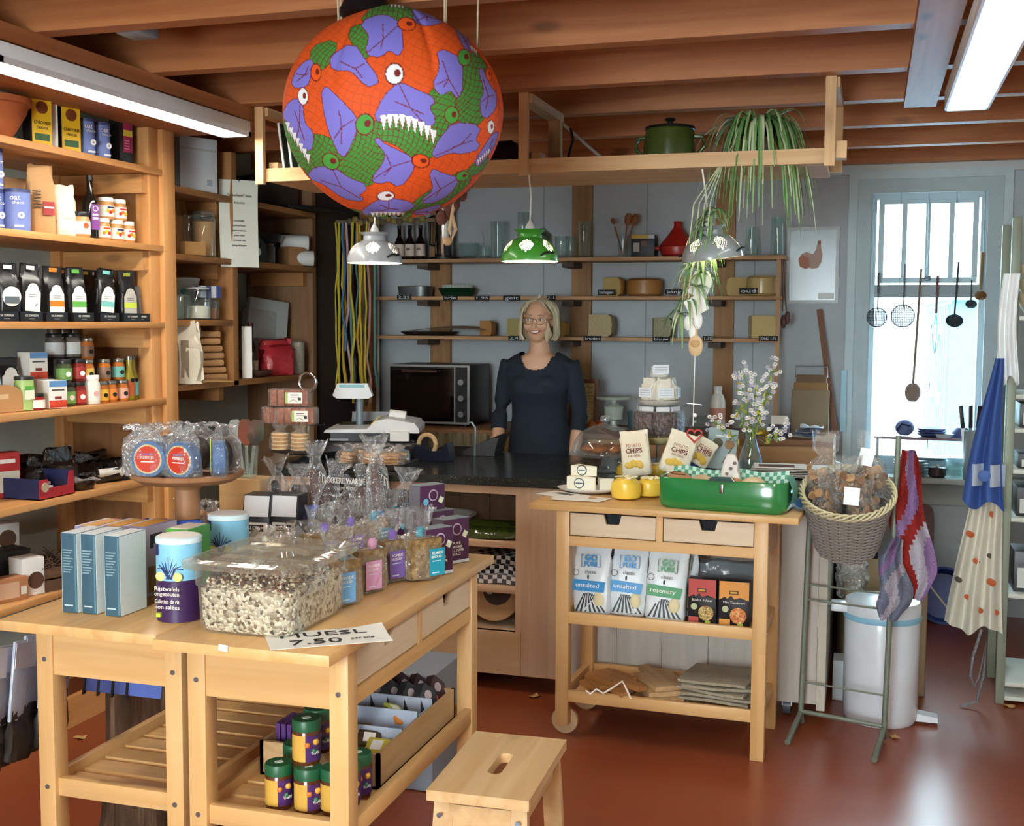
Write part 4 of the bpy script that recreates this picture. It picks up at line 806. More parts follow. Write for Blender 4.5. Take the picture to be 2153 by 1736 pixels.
for i, (pl, pr, s) in enumerate(((606, 636, 'wrapped in clear film, left'), (638, 666, 'standing upright, right'))):
    loc, w, h = bs(pl, pr, 792, 738, z, .06); t = put(thing('paper_roll', f'cream roll {s} of two on the low corner shelf', 'paper roll', group='cream rolls'), loc); MB().lathe([(.045, 0), (.048, .005), (.048, .165), (.045, .17), (.018, .17), (.018, .02)], M('c2b99c', .7), n=22).obj('paper', t); MB().lathe([(.05, 0), (.0505, .172), (.03, .178)], FILM2, n=22, cap=(True, False)).obj('film', t)
# ropes hanging in the corner
cols = ['c9b83a', 'c9b83a', 'c7a3a8', '3c3a36', 'c9b83a', 'b98b74', 'cfa03a', '5d3f6e', '5d3f6e', 'c9b83a', '5c8a8a', '4b79a0', 'c9b83a', '6a8a86']
names_ = ['yellow', 'yellow', 'pink', 'dark', 'yellow', 'tan', 'golden', 'purple', 'purple', 'yellow', 'grey green', 'blue', 'yellow', 'teal']
rnd = random.Random(5)
for i in range(24):
    px = 684+i*4.25; c = cols[(i*5+i//3) % 14]; nm = names_[(i*5+i//3) % 14]; p = Yp(px, 460, 6.35); L = rnd.uniform(.95, 1.12) if i % 5 else .75
    pts = [(p.x+.008*math.sin(k*1.3+i)+.006*k*rnd.uniform(-.4, .4), 6.35+.03*math.sin(i*1.7), 2.16-L*k/8) for k in range(9)]
    o = MB().tube([(q[0]-p.x, q[1]-6.35, q[2]-2.16) for q in pts], .0075 if i % 3 else .0055, M(c, .85), n=6).obj('rope'); o.location = (p.x, 6.35, 2.16)
    tag(o, f'{nm} cord among the coloured ropes in the back corner, '+('first', 'second', 'third', 'fourth', 'fifth', 'sixth', 'seventh', 'eighth', 'ninth', 'tenth', 'eleventh', 'twelfth', 'thirteenth', 'fourteenth', 'fifteenth', 'sixteenth', 'seventeenth', 'eighteenth', 'nineteenth', 'twentieth', 'twenty first', 'twenty second', 'twenty third', 'last')[i]+' from the left', 'rope', 'ropes in the back corner')
t = thing('rope_rail', 'knotted cord rail that the coloured ropes hang from', 'rail', (-2.9, 6.35, 2.165)); b = MB(); b.cyl((-.12, 0, 0), (.50, .0, .0), .012, M('7a6a4a', .8)); b.obj('bar', t)
for k in range(14): MB().ball((-.03+.035*k, -.01, .012*math.sin(k*2)), .02, M('8e7f45' if k % 3 else '6d6250', .9), n=8, k=5).obj('knot', t)
t = thing('pull_cord', 'thin blue cord with a knot hanging on the corner post', 'cord', (-2.905, 6.66, 1.5)); MB().tube([(0, 0, .75), (.004, 0, .3), (-.003, 0, -.22)], .005, M('6e8796', .7), n=6).ball((-.002, 0, -.24), .014, M('4f7f9a', .6), n=8, k=6).tube([(-.002, 0, -.25), (-.03, 0, -.42)], .003, M('b9905a', .7), n=5).obj('cord', t)
# ================================================================ back wall shelves
def bw(pl, pr, yb, yt, z, Y=6.64):
    a = Yp(pl, yb, Y); b = Yp(pr, yb, Y); tp = Yp((pl+pr)/2, yt, Y)
    return ((a.x+b.x)/2, Y, z+.001), abs(b.x-a.x), max(.02, tp.z-z)
z = 1.955
for pl, pr, s in ((831, 849, 'leftmost'), (853, 871, 'middle'), (875, 893, 'rightmost')):
    loc, w, h = bw(pl, pr, 535, 463, z); t = put(bottle('beer_bottle', f'brown beer bottle with a pale label, {s} of three on the top wall shelf', .030, .205, M('1d1310', .12, spec=.6), BLACK, M('c9bcae', .6), .5, .4, 'beer bottles'), loc)
    panel(t, 'emblem', -.012, .012, .055, .07, -.0305, M('7d6a5f', .5), .001)
loc, w, h = bw(917, 950, 533, 412, z); t = put(thing('coffee_urn', 'tall polished steel coffee urn on the top wall shelf', 'urn'), loc); MB().lathe([(.05, 0), (.055, .01), (.055, .30), (.05, .305)], CHROME, n=28).obj('body', t); MB().lathe([(.056, 0), (.052, .02), (.02, .035), (.018, .05), (.001, .052)], BLACK, (0, 0, .306), 24).obj('lid', t); MB().tube([(-.055, 0, .26), (-.09, 0, .25), (-.092, 0, .09), (-.055, 0, .08)], .009, BLACK).obj('handle', t); MB().bx((.02, -.06, .03), (.05, -.03, .09), BLACK).obj('tap', t); MB().lathe([(.10, -.0), (.10, .012), (.06, .014)], BLACK, n=24).obj('base', t)
def glass(label, loc, r, h, r2=None, fill=None, fh=0, name='drinking_glass', cat='glass', group=None):
    t = put(thing(name, label, cat, group=group), loc); r2 = r2 or r
    MB().lathe([(r*.96, 0), (r, .004), (r2, h), (r2*.96, h), (r*.94, .012), (.001, .012)], GLASS, n=22).obj('glass', t)
    if fill: MB().lathe([(r*.9, .013), (r*.93, fh), (.001, fh+.002)], fill, n=18).obj('contents', t)
    return t
loc, w, h = bw(958, 1005, 535, 498, z); glass('round glass bowl next to the coffee urn', loc, .055, .095, .075, M('7d8a84', .6), .02)
loc, w, h = bw(1008, 1030, 535, 506, z); t = glass('small glass jar with a metal spoon sticking out', loc, .032, .075, .03, M('9aa09c', .6), .02); MB().cyl((.005, 0, .02), (-.014, 0, .17), .0025, STEEL, n=6).obj('spoon', t)
for pl, pr, yt, r2, s in ((1031, 1064, 466, 1.12, 'tall flared glass left of the green lamp'), (1086, 1114, 446, 1.0, 'tallest glass cylinder behind the green lamp'), (1165, 1195, 497, 1.05, 'short glass tumbler right of the green lamp'), (1188, 1212, 497, 1.0, 'second short glass tumbler beside the tall glass'), (1215, 1242, 466, 1.15, 'tall glass on the shelf in front of the middle stud'), (1562, 1596, 478, .72, 'clear glass vase right of the leaning grey lamp'), (1616, 1652, 456, .85, 'clear glass bottle jug at the end of the top shelf')):
    loc, w, h = bw(pl, pr, 534, yt, z, 6.66); glass(s, loc, w*.42, h, w*.42*r2)
loc, w, h = bw(1126, 1152, 535, 465, z, 6.70); t = put(thing('storage_pot', 'green enamel storage pot behind the green lamp', 'pot'), loc); MB().lathe([(.04, 0), (.045, .01), (.045, .13), (.05, .135), (.03, .155), (.008, .16), (.012, .175), (.001, .18)], M('49664f', .3), n=22).obj('body', t)
loc, w, h = bw(1300, 1320, 535, 484, z); t = glass('narrow glass vase holding wooden spoons', loc, .026, .125, .03, name='glass_vase', cat='vase')
for k, (tx, hh, s) in enumerate(((-.07, .225, 'leaning left'), (.03, .235, 'upright'), (.075, .23, 'leaning right'))):
    sp = thing('wooden_spoon', f'wooden spoon {s} in the narrow glass vase on the top shelf', 'spoon', (loc[0], loc[1], z+.014), group='wooden spoons'); SPW = M('8a4f2c', .6)
    d = Vector((tx, .0, hh)); MB().cyl((0, 0, 0), d*.72, .005, SPW, n=8).obj('handle', sp); MB().ball(d*.86, .026 if k else .014, SPW, sc=(.8, .35, 1.4), rot=(0, math.atan2(tx, hh), 0)).obj('bowl', sp)
loc, w, h = bw(1326, 1380, 535, 488, z); t = put(carton('food_carton', 'dark carton with a yellow top band beside the wooden spoons', 'box', .135, .05, .125, M('20222c', .5)), loc); panel(t, 'top_band', -.066, .03, .103, .124, -.025, M('c9a53c', .5)); panel(t, 'top_band', .03, .066, .103, .124, -.025, M('c9ccd0', .5)); panel(t, 'picture', -.055, -.02, .03, .08, -.025, M('a9a59b', .5)); panel(t, 'picture', -.01, .02, .06, .09, -.025, M('74553a', .5))
loc, w, h = bw(1386, 1462, 534, 460, z); t = put(thing('tagine', 'red clay tagine with a tall cone lid on the top wall shelf', 'tagine'), loc); TG = M('a8231c', .35, spec=.6)
MB().lathe([(.075, 0), (.09, .01), (.10, .05), (.098, .058)], TG, n=32).obj('base', t); MB().lathe([(.102, .059), (.092, .075), (.055, .12), (.022, .165), (.02, .19), (.026, .197), (.001, .2)], TG, n=32).obj('lid', t); MB().cyl((-.10, 0, .048), (-.125, 0, .05), .012, TG, n=10).cyl((.10, 0, .048), (.125, 0, .05), .012, TG, n=10).obj('handle', t)
# middle board
z = 1.735
loc, w, h = bw(834, 914, 617, 594, z); t = put(thing('baking_tin', 'grey metal baking tin on the middle wall shelf', 'tin'), loc); MB().rings([rr(.185, .15, 0, 24), rr(.20, .165, .058, 24), rr(.21, .175, .06, 24), rr(.195, .16, .057, 24), rr(.18, .145, .01, 24)], M('8c979c', .3, .8)).obj('body', t)
loc, w, h = bw(834, 914, 617, 612, z); 
loc, w, h = bw(918, 1006, 620, 590, z); t = put(thing('pie_dish', 'dark green pie dish on the middle wall shelf', 'dish'), loc); MB().lathe([(.09, 0), (.115, .045), (.118, .048), (.108, .046), (.088, .008), (.001, .006)], M('123b26', .3), n=36).obj('body', t)
t = put(thing('flan_dish', 'white fluted flan dish sitting inside the green pie dish', 'dish'), (loc[0], loc[1], z+.010)); n = 60; MB().rings([[Vector(((r+.004*(k % 2))*math.cos(2*PI*k/n), (r+.004*(k % 2))*math.sin(2*PI*k/n), zz)) for k in range(n)] for r, zz in ((.075, .0), (.09, .058), (.086, .058), (.072, .01))], M('b7c6c0', .4)).obj('body', t)
def cheese(label, loc, kind, r, h, rind, paste, rz=0., group='cheeses on the wall shelf', sx=1.):
    t = put(thing('cheese', label, 'cheese', group=group), loc, rz); n = 20
    prof = lambda rr_: [(rr_*.82, 0), (rr_*.97, h*.12), (rr_, h*.5), (rr_*.97, h*.88), (rr_*.82, h)]
    if kind == 'whole': MB().lathe(prof(r), rind, n=32, sx=sx).obj('rind', t); return t
    a0, a1 = {'half': (-.15, PI+.15), 'quarter': (-.2, PI*.62)}[kind]
    R = [[Vector((0, 0, zz))]+[Vector((q*math.cos(a0+(a1-a0)*k/n)*sx, q*math.sin(a0+(a1-a0)*k/n), zz)) for k in range(n+1)] for q, zz in prof(r)]
    MB().rings(R, rind).obj('rind', t)
    for a in (a0, a1):      # the cut faces
        d = Vector((math.cos(a)*sx, math.sin(a), 0)); nn = Vector((-d.y, d.x, 0))*(.0012 if a == a1 else -.0012)
        b = MB(); b.rings([[p+nn for p in (d*.002, d*r*.95)]+[], [p+nn for p in (d*.002+Vector((0, 0, h)), d*r*.8+Vector((0, 0, h)))]], paste, close=False)
        pts = [Vector((0, 0, 0))+nn]+[d*q+Vector((0, 0, zz))+nn for q, zz in prof(r)]+[Vector((0, 0, h))+nn]; b.bm.clear(); f = b.bm.faces.new([b.bm.verts.new(p) for p in pts]); f.material_index = 0; b.obj('cut_face', t)
    return t
RI, PA = M('b58a4a', .45), M('c9ae72', .5); RI2, PA2 = M('a2703a', .4), M('b99a5e', .5)
PHERB = ramp('herb_cheese', [(.2, 'b3a077'), (.55, 'c2b18a'), (.8, '8a7d58')], 120, 'noise', .6, .2)
PBLUEC = ramp('blue_cheese', [(.25, '8f917a'), (.5, 'aaa886'), (.75, '77806f')], 60, 'noise', .6, .2)
loc, w, h = bw(1262, 1310, 618, 578, z); cheese('cut golden cheese left of the whole one on the middle shelf', (loc[0]-.05, loc[1]+.0, loc[2]), 'quarter', .125, .105, RI, PA, -.25)
loc, w, h = bw(1311, 1386, 618, 580, z); cheese('whole golden wheel of cheese on the middle shelf', (loc[0]+.012, loc[1]+.03, loc[2]), 'whole', .105, .10, RI2, PA)
loc, w, h = bw(1424, 1468, 618, 574, z); cheese('pale cut cheese behind the hanging white mugs', (loc[0]-.04, loc[1], loc[2]), 'quarter', .12, .115, M('c3a667', .5), M('d3bd88', .5), -.2)
loc, w, h = bw(1536, 1585, 617, 577, z); cheese('cut cheese wheel under the leaning grey lamp, left of the pair', (loc[0]+.02, loc[1]+.05, loc[2]), 'half', .12, .105, RI, PA, -.4)
loc, w, h = bw(1575, 1631, 617, 576, z); cheese('cut cheese wrapped in shiny film at the right end of the middle shelf', (loc[0], loc[1]-.02, loc[2]), 'half', .085, .108, M('c7ae74', .2), M('d8c38e', .2), PI+.1)
z = 1.503
loc, w, h = bw(842, 965, 703, 690, z); t = put(thing('baking_tray', 'black baking tray at the left end of the lowest wall shelf', 'tray'), loc, -.05); MB().rings([rr(.27, .18, 0, 24), rr(.33, .24, .02, 24), rr(.34, .25, .022, 24), rr(.32, .23, .018, 24), rr(.26, .17, .004, 24)], M('17171a', .4)).obj('body', t)
t = put(thing('baking_paper', 'wrinkled brown baking paper lying on the black tray', 'paper'), (loc[0]+.12, loc[1]-.01, z+.024)); MB().grid(lambda u, v: (-.25+.50*u, -.10+.2*v, .004+.03*max(0, math.sin(u*2.6))*(.5+.5*v)), 14, 6, M('a8896a', .8), .0012).obj('sheet', t)
loc, w, h = bw(1009, 1043, 703, 668, z); cheese('small orange cut cheese on the lowest wall shelf', (loc[0]-.05, loc[1], loc[2]), 'quarter', .095, .088, RI2, M('b98a52', .5), -.25)
loc, w, h = bw(1064, 1102, 705, 664, z); cheese('pale green cut cheese left of the woman', (loc[0]-.05, loc[1], loc[2]), 'quarter', .12, .10, M('a58f55', .5), M('b5a872', .55), -.2)
loc, w, h = bw(1150, 1188, 706, 676, z); cheese('yellow cut cheese half hidden behind the woman', (loc[0]-.02, loc[1], loc[2]), 'quarter', .10, .085, M('c2a350', .5), M('cfb96f', .5), -.2)
loc, w, h = bw(1229, 1292, 706, 656, z); cheese('big speckled herb cheese on the lowest wall shelf', (loc[0]-.06, loc[1]-.02, loc[2]), 'quarter', .155, .128, M('93804f', .5), PHERB, -.12)
loc, w, h = bw(1372, 1418, 706, 664, z); cheese('grey green marbled cheese on the lowest wall shelf', (loc[0]-.055, loc[1]-.01, loc[2]), 'quarter', .115, .108, M('6f6f55', .6), PBLUEC, -.15)
loc, w, h = bw(1570, 1638, 706, 658, z); cheese('pale yellow cut cheese at the right end of the lowest shelf', (loc[0]-.06, loc[1]-.01, loc[2]), 'quarter', .155, .123, M('9c7a3a', .4), M('d6bf83', .35), -.15)
# chalk labels
def chalk(px0, px1, y0, y1, s, where, Y=6.532):
    a = Yp(px0, y1, Y); c = Yp(px1, y0, Y); t = thing('chalk_label', f'small black chalk label {where}', 'label', ((a.x+c.x)/2, Y, a.z), group='chalk price labels'); W = c.x-a.x; H2 = c.z-a.z
    MB().bx((-W/2, -.002, 0), (W/2, .001, H2), M('14171a', .7)).obj('plate', t); txt(s, H2*.6, (0, -.003, H2*.5), M('dfe3e6', .8), t, width=W*.8)
for a in ((835, 865, 620, 630, '2.25', 'under the baking tin'), (932, 962, 621, 631, 'brie', 'under the pie dish'), (998, 1029, 622, 631, '1.95', 'on the middle shelf edge right of the pie dish'), (1058, 1094, 621, 632, 'geit', 'on the middle shelf edge left of the woman'), (1150, 1168, 621, 631, '2.1', 'just right of the head of the woman'),
          (1257, 1293, 609, 620, 'belegen', 'in front of the cut golden cheese'), (1399, 1436, 608, 619, 'jong', 'left of the pale cheese behind the mugs'), (1554, 1593, 605, 618, 'oud', 'in front of the film wrapped cheese'),
          (1069, 1100, 706, 716, '2.45', 'under the pale green cheese'), (1227, 1264, 706, 717, 'kruiden', 'under the big speckled cheese'), (1372, 1409, 708, 718, 'blauw', 'under the marbled cheese'), (1478, 1498, 706, 717, '1.75', 'behind the hanging wooden spoon'), (1595, 1636, 706, 717, 'JONG 1,75', 'under the pale yellow cheese')):
    chalk(*a, Y=6.532 if a[2] > 615 else 6.50+.036)
# spoons on the shelf end, poster, stick, menu frame
t = thing('spoon_pair', 'two dark wooden spoons hanging from the end of the top wall shelf', 'spoons', (-.47, 6.5, 1.93)); SPD = M('4a2219', .5)
for k in (0, 1): MB().tube([(.008*k, 0, .0), (.012+.012*k, -.004, -.2), (.02+.022*k-.01, 0, -.28)], .004, M('6b4a35', .6), n=6).ball((.018+.02*k, 0, -.335+.02*k), .02, SPD, sc=(.8, .4, 1.9)).obj('spoon', t)
p = Yp(1655, 478, YB-.02); q = Yp(1762, 638, YB-.02)
t = thing('framed_print', 'white framed print of a standing hen beside the window', 'picture', ((p.x+q.x)/2, YB-.002, q.z)); W = q.x-p.x; H2 = p.z-q.z
b = MB(); ring(b, -W/2, W/2, 0, H2, .018, -.022, -.001, M('c8d0d4', .5)); b.obj('frame', t); MB().bx((-W/2+.018, -.012, .018), (W/2-.018, -.008, H2-.018), M('9fb0b8', .25, spec=.6)).obj('sheet', t)
HEN = [(.10, .60), (.30, .50), (.36, .62), (.46, .68), (.55, .62), (.60, .50), (.50, .38), (.40, .34), (.30, .33), (.10, .42)]; HEN = [(-.10, .33), (-.06, .30), (0, .28), (.05, .29), (.085, .34), (.09, .40), (.075, .45), (.07, .49), (.055, .50), (.04, .49), (.03, .44), (.0, .40), (-.06, .42), (-.11, .40)]
k = H2/.62; MB().prism([(x*k*.85+.0, z_*k-.0) for x, z_ in HEN], .001, M('c2a596', .6), 'xz', -.0135).obj('hen_print', t)
MB().prism([(x*k, z_*k) for x, z_ in ((-.10, .30), (-.05, .28), (-.02, .30), (-.03, .37), (-.09, .40), (-.115, .36))], .001, M('b77a62', .6), 'xz', -.0148).prism([(x*k, z_*k) for x, z_ in ((.035, .50), (.045, .515), (.055, .505), (.064, .512), (.062, .49), (.05, .47))], .001, M('b0686a', .6), 'xz', -.0148).obj('hen_print', t)
panel(t, 'white_tag', W*.12, W*.42, H2*.06, H2*.14, -.013, M('dfe8ea', .5))
t = thing('wooden_pole', 'brown wooden pole leaning against the wall beside the window', 'pole', (-.17, YB-.16, .99)); MB().box((-.055, .05, .33), (.03, .018, .70), M('75472c', .6), rot=(-.12, -.15, 0)).obj('pole', t)
t = thing('plastic_strip', 'pale blue strip standing beside the window casing', 'strip', (-.135, YB-.06, .99)); MB().box((0, 0, .17), (.03, .012, .34), M('8fc1d6', .4)).obj('strip', t)
p = Yp(1214, 780, 6.42); q = Yp(1251, 892, 6.42)
t = thing('framed_menu', 'brown wooden picture frame with a cream menu behind the woman', 'frame', (q.x-.075, 6.44, CTB+.001), tilt=(-.10, 0, 0)); b = MB(); W, H2 = .17, .28; ring(b, -W/2, W/2, 0, H2, .022, -.012, .008, M('6b3f22', .5)); b.obj('frame', t); MB().bx((-W/2+.02, -.004, .02), (W/2-.02, .0, H2-.02), M('cfb87c', .7)).obj('sheet', t)
txt('De Thee', .012, (0.02, -.005, .235), M('5b4324', .6), t)
for k in range(10): panel(t, 'text_line', -.045+.004*(k % 3), .055-.01*(k % 2), .05+.017*k, .053+.017*k, -.004, M('8d7445', .6), .0006)
# oven
p0 = Yp(818, 885, 6.30); p1 = Yp(1023, 885, 6.30); tp = Yp(900, 765, 6.30)
OW = p1.x-p0.x-.10; OH = tp.z-CTB-.02; t = thing('mini_oven', 'black and silver mini oven on the back counter', 'oven', (p0.x+OW/2, 6.30, CTB+.001), .0)
MB().bx((-OW/2, 0, .015), (OW/2, .36, OH+.015), M('131416', .4), .006).obj('body', t)
b = MB(); ring(b, -OW/2, OW/2, .015, OH+.015, .012, -.012, .0, M('b9bdbf', .3, .7)); b.bx((OW*.315, -.012, .02), (OW*.33, 0, OH+.01), M('b9bdbf', .3, .7)); b.obj('trim', t)
d = MB().bx((-OW/2+.013, -.010, .03), (OW*.31, -.001, OH-.005), M('0c0b0a', .08, spec=.7)).obj('door', t)
MB().bx((-OW/2+.03, -.012, .05), (OW*.28, -.0102, OH-.05), M('1c140f', .06, spec=.8)).obj('door_glass', d)
MB().cyl((-OW*.30, -.035, OH-.022), (OW*.12, -.035, OH-.022), .008, CHROME, n=10).cyl((-OW*.26, -.035, OH-.022), (-OW*.26, -.009, OH-.022), .006, CHROME, n=8).cyl((OW*.08, -.035, OH-.022), (OW*.08, -.009, OH-.022), .006, CHROME, n=8).obj('door_handle', d)
MB().bx((OW*.33, -.011, .02), (OW/2-.012, -.002, OH+.01), M('17181a', .35)).obj('control_panel', t)
for k in range(3): o = MB().cyl((OW*.41, -.034, OH*(.22+.27*k)), (OW*.41, -.01, OH*(.22+.27*k)), .022, M('25272a', .3), n=20).cyl((OW*.41, -.0345, OH*(.22+.27*k)), (OW*.41, -.034, OH*(.22+.27*k)), .017, M('9da2a6', .3, .6), n=20).obj('knob', t)
for x in (-OW*.42, OW*.42):
    for y in (.04, .32): MB().cyl((x, y, 0), (x, y, .016), .015, BLACK, n=10).obj('foot', t)
txt('inventum', .006, (-.09, -.0125, .035), M('b9bdbf', .4), t)
# things along the back counter
def bc(px, py, Y=6.4): p = Yp(px, py, Y); return (p.x, Y, CTB+.001)
t = put(thing('cake_stand', 'glass cake stand with a plate on top, on the back counter', 'cake stand'), bc(1290, 885, 6.45)); MB().lathe([(.075, 0), (.08, .008), (.02, .015), (.016, .05), (.05, .06), (.055, .13), (.016, .15), (.016, .165), (.10, .172), (.105, .185), (.1, .187), (.001, .178)], M('b9c4b8', .15, spec=.6), n=30).obj('body', t)
t = put(thing('milk_bottle', 'white bottle with a pink band on the back counter', 'bottle'), bc(1508, 905, 6.3)); MB().lathe([(.038, 0), (.041, .006), (.041, .18), (.03, .215), (.02, .225), (.02, .245)], M('dcd9d0', .35), n=24).obj('body', t); MB().lathe([(.022, .24), (.022, .262), (.018, .265)], M('c9cbc8', .4), n=18).obj('cap', t); round_label(t, .0418, .085, .15, M('c98b76', .5), 'band', -PI, PI, 24)
t = put(carton('card_caddy', 'navy box with a white card standing on the back counter', 'box', .10, .08, .07, M('242a44', .5)), bc(1638, 910, 6.3)); MB().box((0, .0, .085), (.085, .01, .06), LABW, rot=(-.1, 0, 0)).obj('card', t)
t = put(thing('bread_board_stack', 'beige cushion and boards leaning behind the navy box on the back counter', 'boards'), bc(1702, 905, 6.55)); 
for k in range(3): MB().box((0, .03*k, .12+.02*k), (.20-.02*k, .022, .24+.04*k), M(('8f7f66', '9a7a52', '7a6248')[k], .7), rot=(-.1, 0, 0), bev=.006).obj('board', t)
t = put(thing('towel_rail', 'small wire towel holder on the boards of the back counter', 'rail'), (bc(1702, 905, 6.55)[0], 6.62, 1.29)); MB().tube([(-.085, 0, -.0), (-.085, -.02, .06), (.085, -.02, .06), (.085, 0, -.0)], .004, STEEL, n=6).obj('rail', t)
for i, (px, Y, m, s) in enumerate(((1243, 6.35, 'b5652b', 'orange fruit left of the cake stand'), (1262, 6.4, 'a8481f', 'darker fruit beside the orange one on the back counter'))): put(tag(MB().ball((0, 0, .028), .028, M(m, .4), n=14, k=9).obj('fruit'), s, 'fruit'), bc(px, 890, Y))
t = put(thing('banana', 'spotted banana lying behind the flower vase', 'fruit'), bc(1600, 905, 6.35)); MB().tube([(-.09, 0, .03), (-.05, 0, .018), (0, 0, .015), (.05, 0, .02), (.09, 0, .04)], [.006, .014, .016, .014, .005], M('b9983c', .5), n=10).obj('body', t)
t = put(thing('tea_glass', 'glass teapot bowl on the back counter right of the tiered stand', 'bowl'), bc(1472, 900, 6.45)); MB().lathe([(.04, 0), (.065, .03), (.07, .06), (.05, .09), (.046, .09), (.06, .05), (.001, .01)], GLASS, n=24).obj('body', t)
t = put(thing('water_glass', 'small blue glass behind the cake stand', 'glass'), bc(1332, 888, 6.55)); MB().lathe([(.03, 0), (.036, .10), (.033, .10), (.028, .01)], M('5f8f9a', .1, trans=.4), n=18).obj('body', t)
b = MB(); 
for k in range(5): b.grid(lambda u, v: (-.06+.12*u+.01*k, -.05+.1*v, .01+.012*k+.012*math.sin(u*6+k)*math.sin(v*5)), 8, 8, M('7f93b5', .8) if k % 2 else M('c9ccd2', .8), .001)
put(tag(b.obj('tea_towel'), 'crumpled blue and white cloth at the right end of the back counter', 'cloth'), bc(1690, 905, 6.3))
# ---------------------------------------------------------------- window: hanging utensils and dishes
def hang(name, label, cat, px, py): p = Yp(px, py, YB-.05); return thing(name, label, cat, (p.x, YB-.05, p.z), group=None)
UT = M('3d474c', .5, .2)
def skim(px, py, py2, r, label, wood_h):
    t = hang('skimmer', label, 'skimmer', px, py); L = Yp(px, py, YB-.05).z-Yp(px, py2, YB-.05).z
    MB().cyl((0, 0, 0), (0, 0, -L*.45), .0065, M('4d5357', .5) if not wood_h else M('73787a', .4), n=8).cyl((0, 0, -L*.45), (-.002, 0, -L+r*.8), .0035, UT, n=8).obj('handle', t)
    MB().tube([(-.004+r*math.cos(a), 0, -L+r*math.sin(a)) for a in [2*PI*k/28 for k in range(28)]], .003, UT, n=6, closed=True).obj('rim', t)
    b = MB(); g = 13
    for i in range(g):      # perforated disc as a lattice of crossing bars
        q = (i-(g-1)/2)*2*r/g; hh = math.sqrt(max(r*r-q*q, 0)); b.bx((q-.0022-.004, -.002, -L-hh), (q+.0022-.004, .001, -L+hh), UT); b.bx((-.004-hh, -.002, -L+q-.0022), (-.004+hh, .001, -L+q+.0022), UT)
    b.obj('disc', t); return t
skim(1848, 573, 667, .052, 'metal skimmer with fine holes, leftmost of the utensils at the window', False)
skim(1903, 555, 664, .061, 'larger metal skimmer, second of the utensils at the window', True)
t = hang('wooden_spoon', 'very long wooden spoon hanging in the middle of the window', 'spoon', 1937, 565); L = Yp(1937, 565, YB-.05).z-Yp(1928, 825, YB-.05).z
MB().tube([(0, 0, 0), (-.012, -.004, -L*.5), (-.024, -.004, -L+.03)], .007, M('7d6a58', .7), n=8).obj('handle', t); MB().ball((-.024, -.004, -L), .042, M('8b7a6b', .7), sc=(1, .35, 1.3)).obj('bowl', t)
t = hang('pastry_brush', 'pastry whisk with pale wires hanging right of the long wooden spoon', 'whisk', 1972, 580); MB().cyl((0, 0, 0), (-.003, 0, -.20), .007, M('6e4a44', .6), n=8).obj('handle', t); b = MB()
for k in range(5): b.tube([(-.003, 0, -.2), (-.003+.02*math.cos(k*1.25), .02*math.sin(k*1.25), -.33), (-.004, 0, -.42)], .0018, M('a8c2c6', .3, .6), n=5)
b.obj('wires', t)
t = hang('soup_ladle', 'soup ladle hanging at the right side of the window', 'ladle', 2016, 550); L = .30; MB().cyl((0, 0, 0), (-.014, 0, -L), .006, UT, n=8).obj('handle', t); MB().lathe([(.001, -.03), (.03, -.026), (.045, 0), (.042, 0), (.028, -.02), (.001, -.024)], UT, (-.014, -.03, -L-.015), 24, mat=Matrix.Rotation(.9, 3, 'X')).obj('bowl', t)
t = hang('small_ladle', 'small dark ladle at the right edge of the window glass', 'ladle', 2043, 588); MB().cyl((0, 0, 0), (0, 0, -.12), .004, UT, n=8).obj('handle', t); MB().lathe([(.001, -.02), (.02, -.017), (.03, 0), (.027, 0), (.001, -.014)], UT, (0, -.02, -.13), 20, mat=Matrix.Rotation(.9, 3, 'X')).obj('bowl', t)
t = hang('dish_brush', 'tan wooden brush hanging on the right window frame', 'brush', 2066, 530); MB().cyl((0, 0, 0), (-.004, 0, -.20), .01, M('937a52', .7), .007, n=8).obj('handle', t); MB().ball((-.004, -.01, -.23), .028, M('77562f', .9, bump=.9, bscale=80), sc=(1.1, .8, .9)).obj('bristles', t)
SILLZ = .766
t = thing('sill_shelf', 'narrow board shelf standing on the window sill, holding the dishes', 'shelf', (.31, YB-.09, SILLZ)); MB().bx((-.28, -.09, .20), (.27, .08, .212), M('8a6d78', .6)).obj('board', t)
for x in (-.26, .25): MB().bx((x-.008, -.07, 0), (x+.008, .07, .2), M('9fb0b3', .5)).obj('support', t)
def sl(px, py, z, Y=YB-.10): p = Yp(px, py, Y); return (p.x, Y, z)
NB = M('3d4b7c', .5); zz = SILLZ+.213
t = put(thing('dish_cloth', 'crumpled blue striped cloth at the left of the sill shelf', 'cloth'), sl(1902, 900, zz)); MB().ball((0, 0, .045), .05, M('5b6a90', .8, bump=.9, bscale=25), sc=(1, .7, .9)).obj('cloth', t); MB().tube([(-.04, -.03, .03), (-.02, -.04, .07), (.03, -.03, .06)], .008, M('26305c', .8), n=6).obj('fold', t)
for k in range(3): t = put(thing('blue_dish', f'dark blue dish, {("lowest", "middle", "topmost")[k]} of the stack on the sill shelf', 'dish', group='dishes on the sill shelf'), (sl(1958, 915, zz)[0], YB-.10, zz+.013*k)); MB().lathe([(.05, 0), (.072, .012), (.075, .02), (.065, .014), (.001, .006)], NB, n=26, sy=.8).obj('body', t)
t = put(thing('white_dish', 'small white oval dish beside the blue dishes', 'dish'), sl(1985, 916, zz, YB-.15)); MB().lathe([(.035, 0), (.048, .02), (.05, .022), (.04, .016), (.001, .006)], M('c3cfd6', .4), n=24, sy=.7).obj('body', t)
t = put(thing('blue_bowl', 'upturned blue bowl on the right of the sill shelf', 'bowl'), sl(2020, 915, zz)); MB().lathe([(.055, 0), (.05, .03), (.03, .055), (.001, .06)], NB, n=24).obj('body', t)
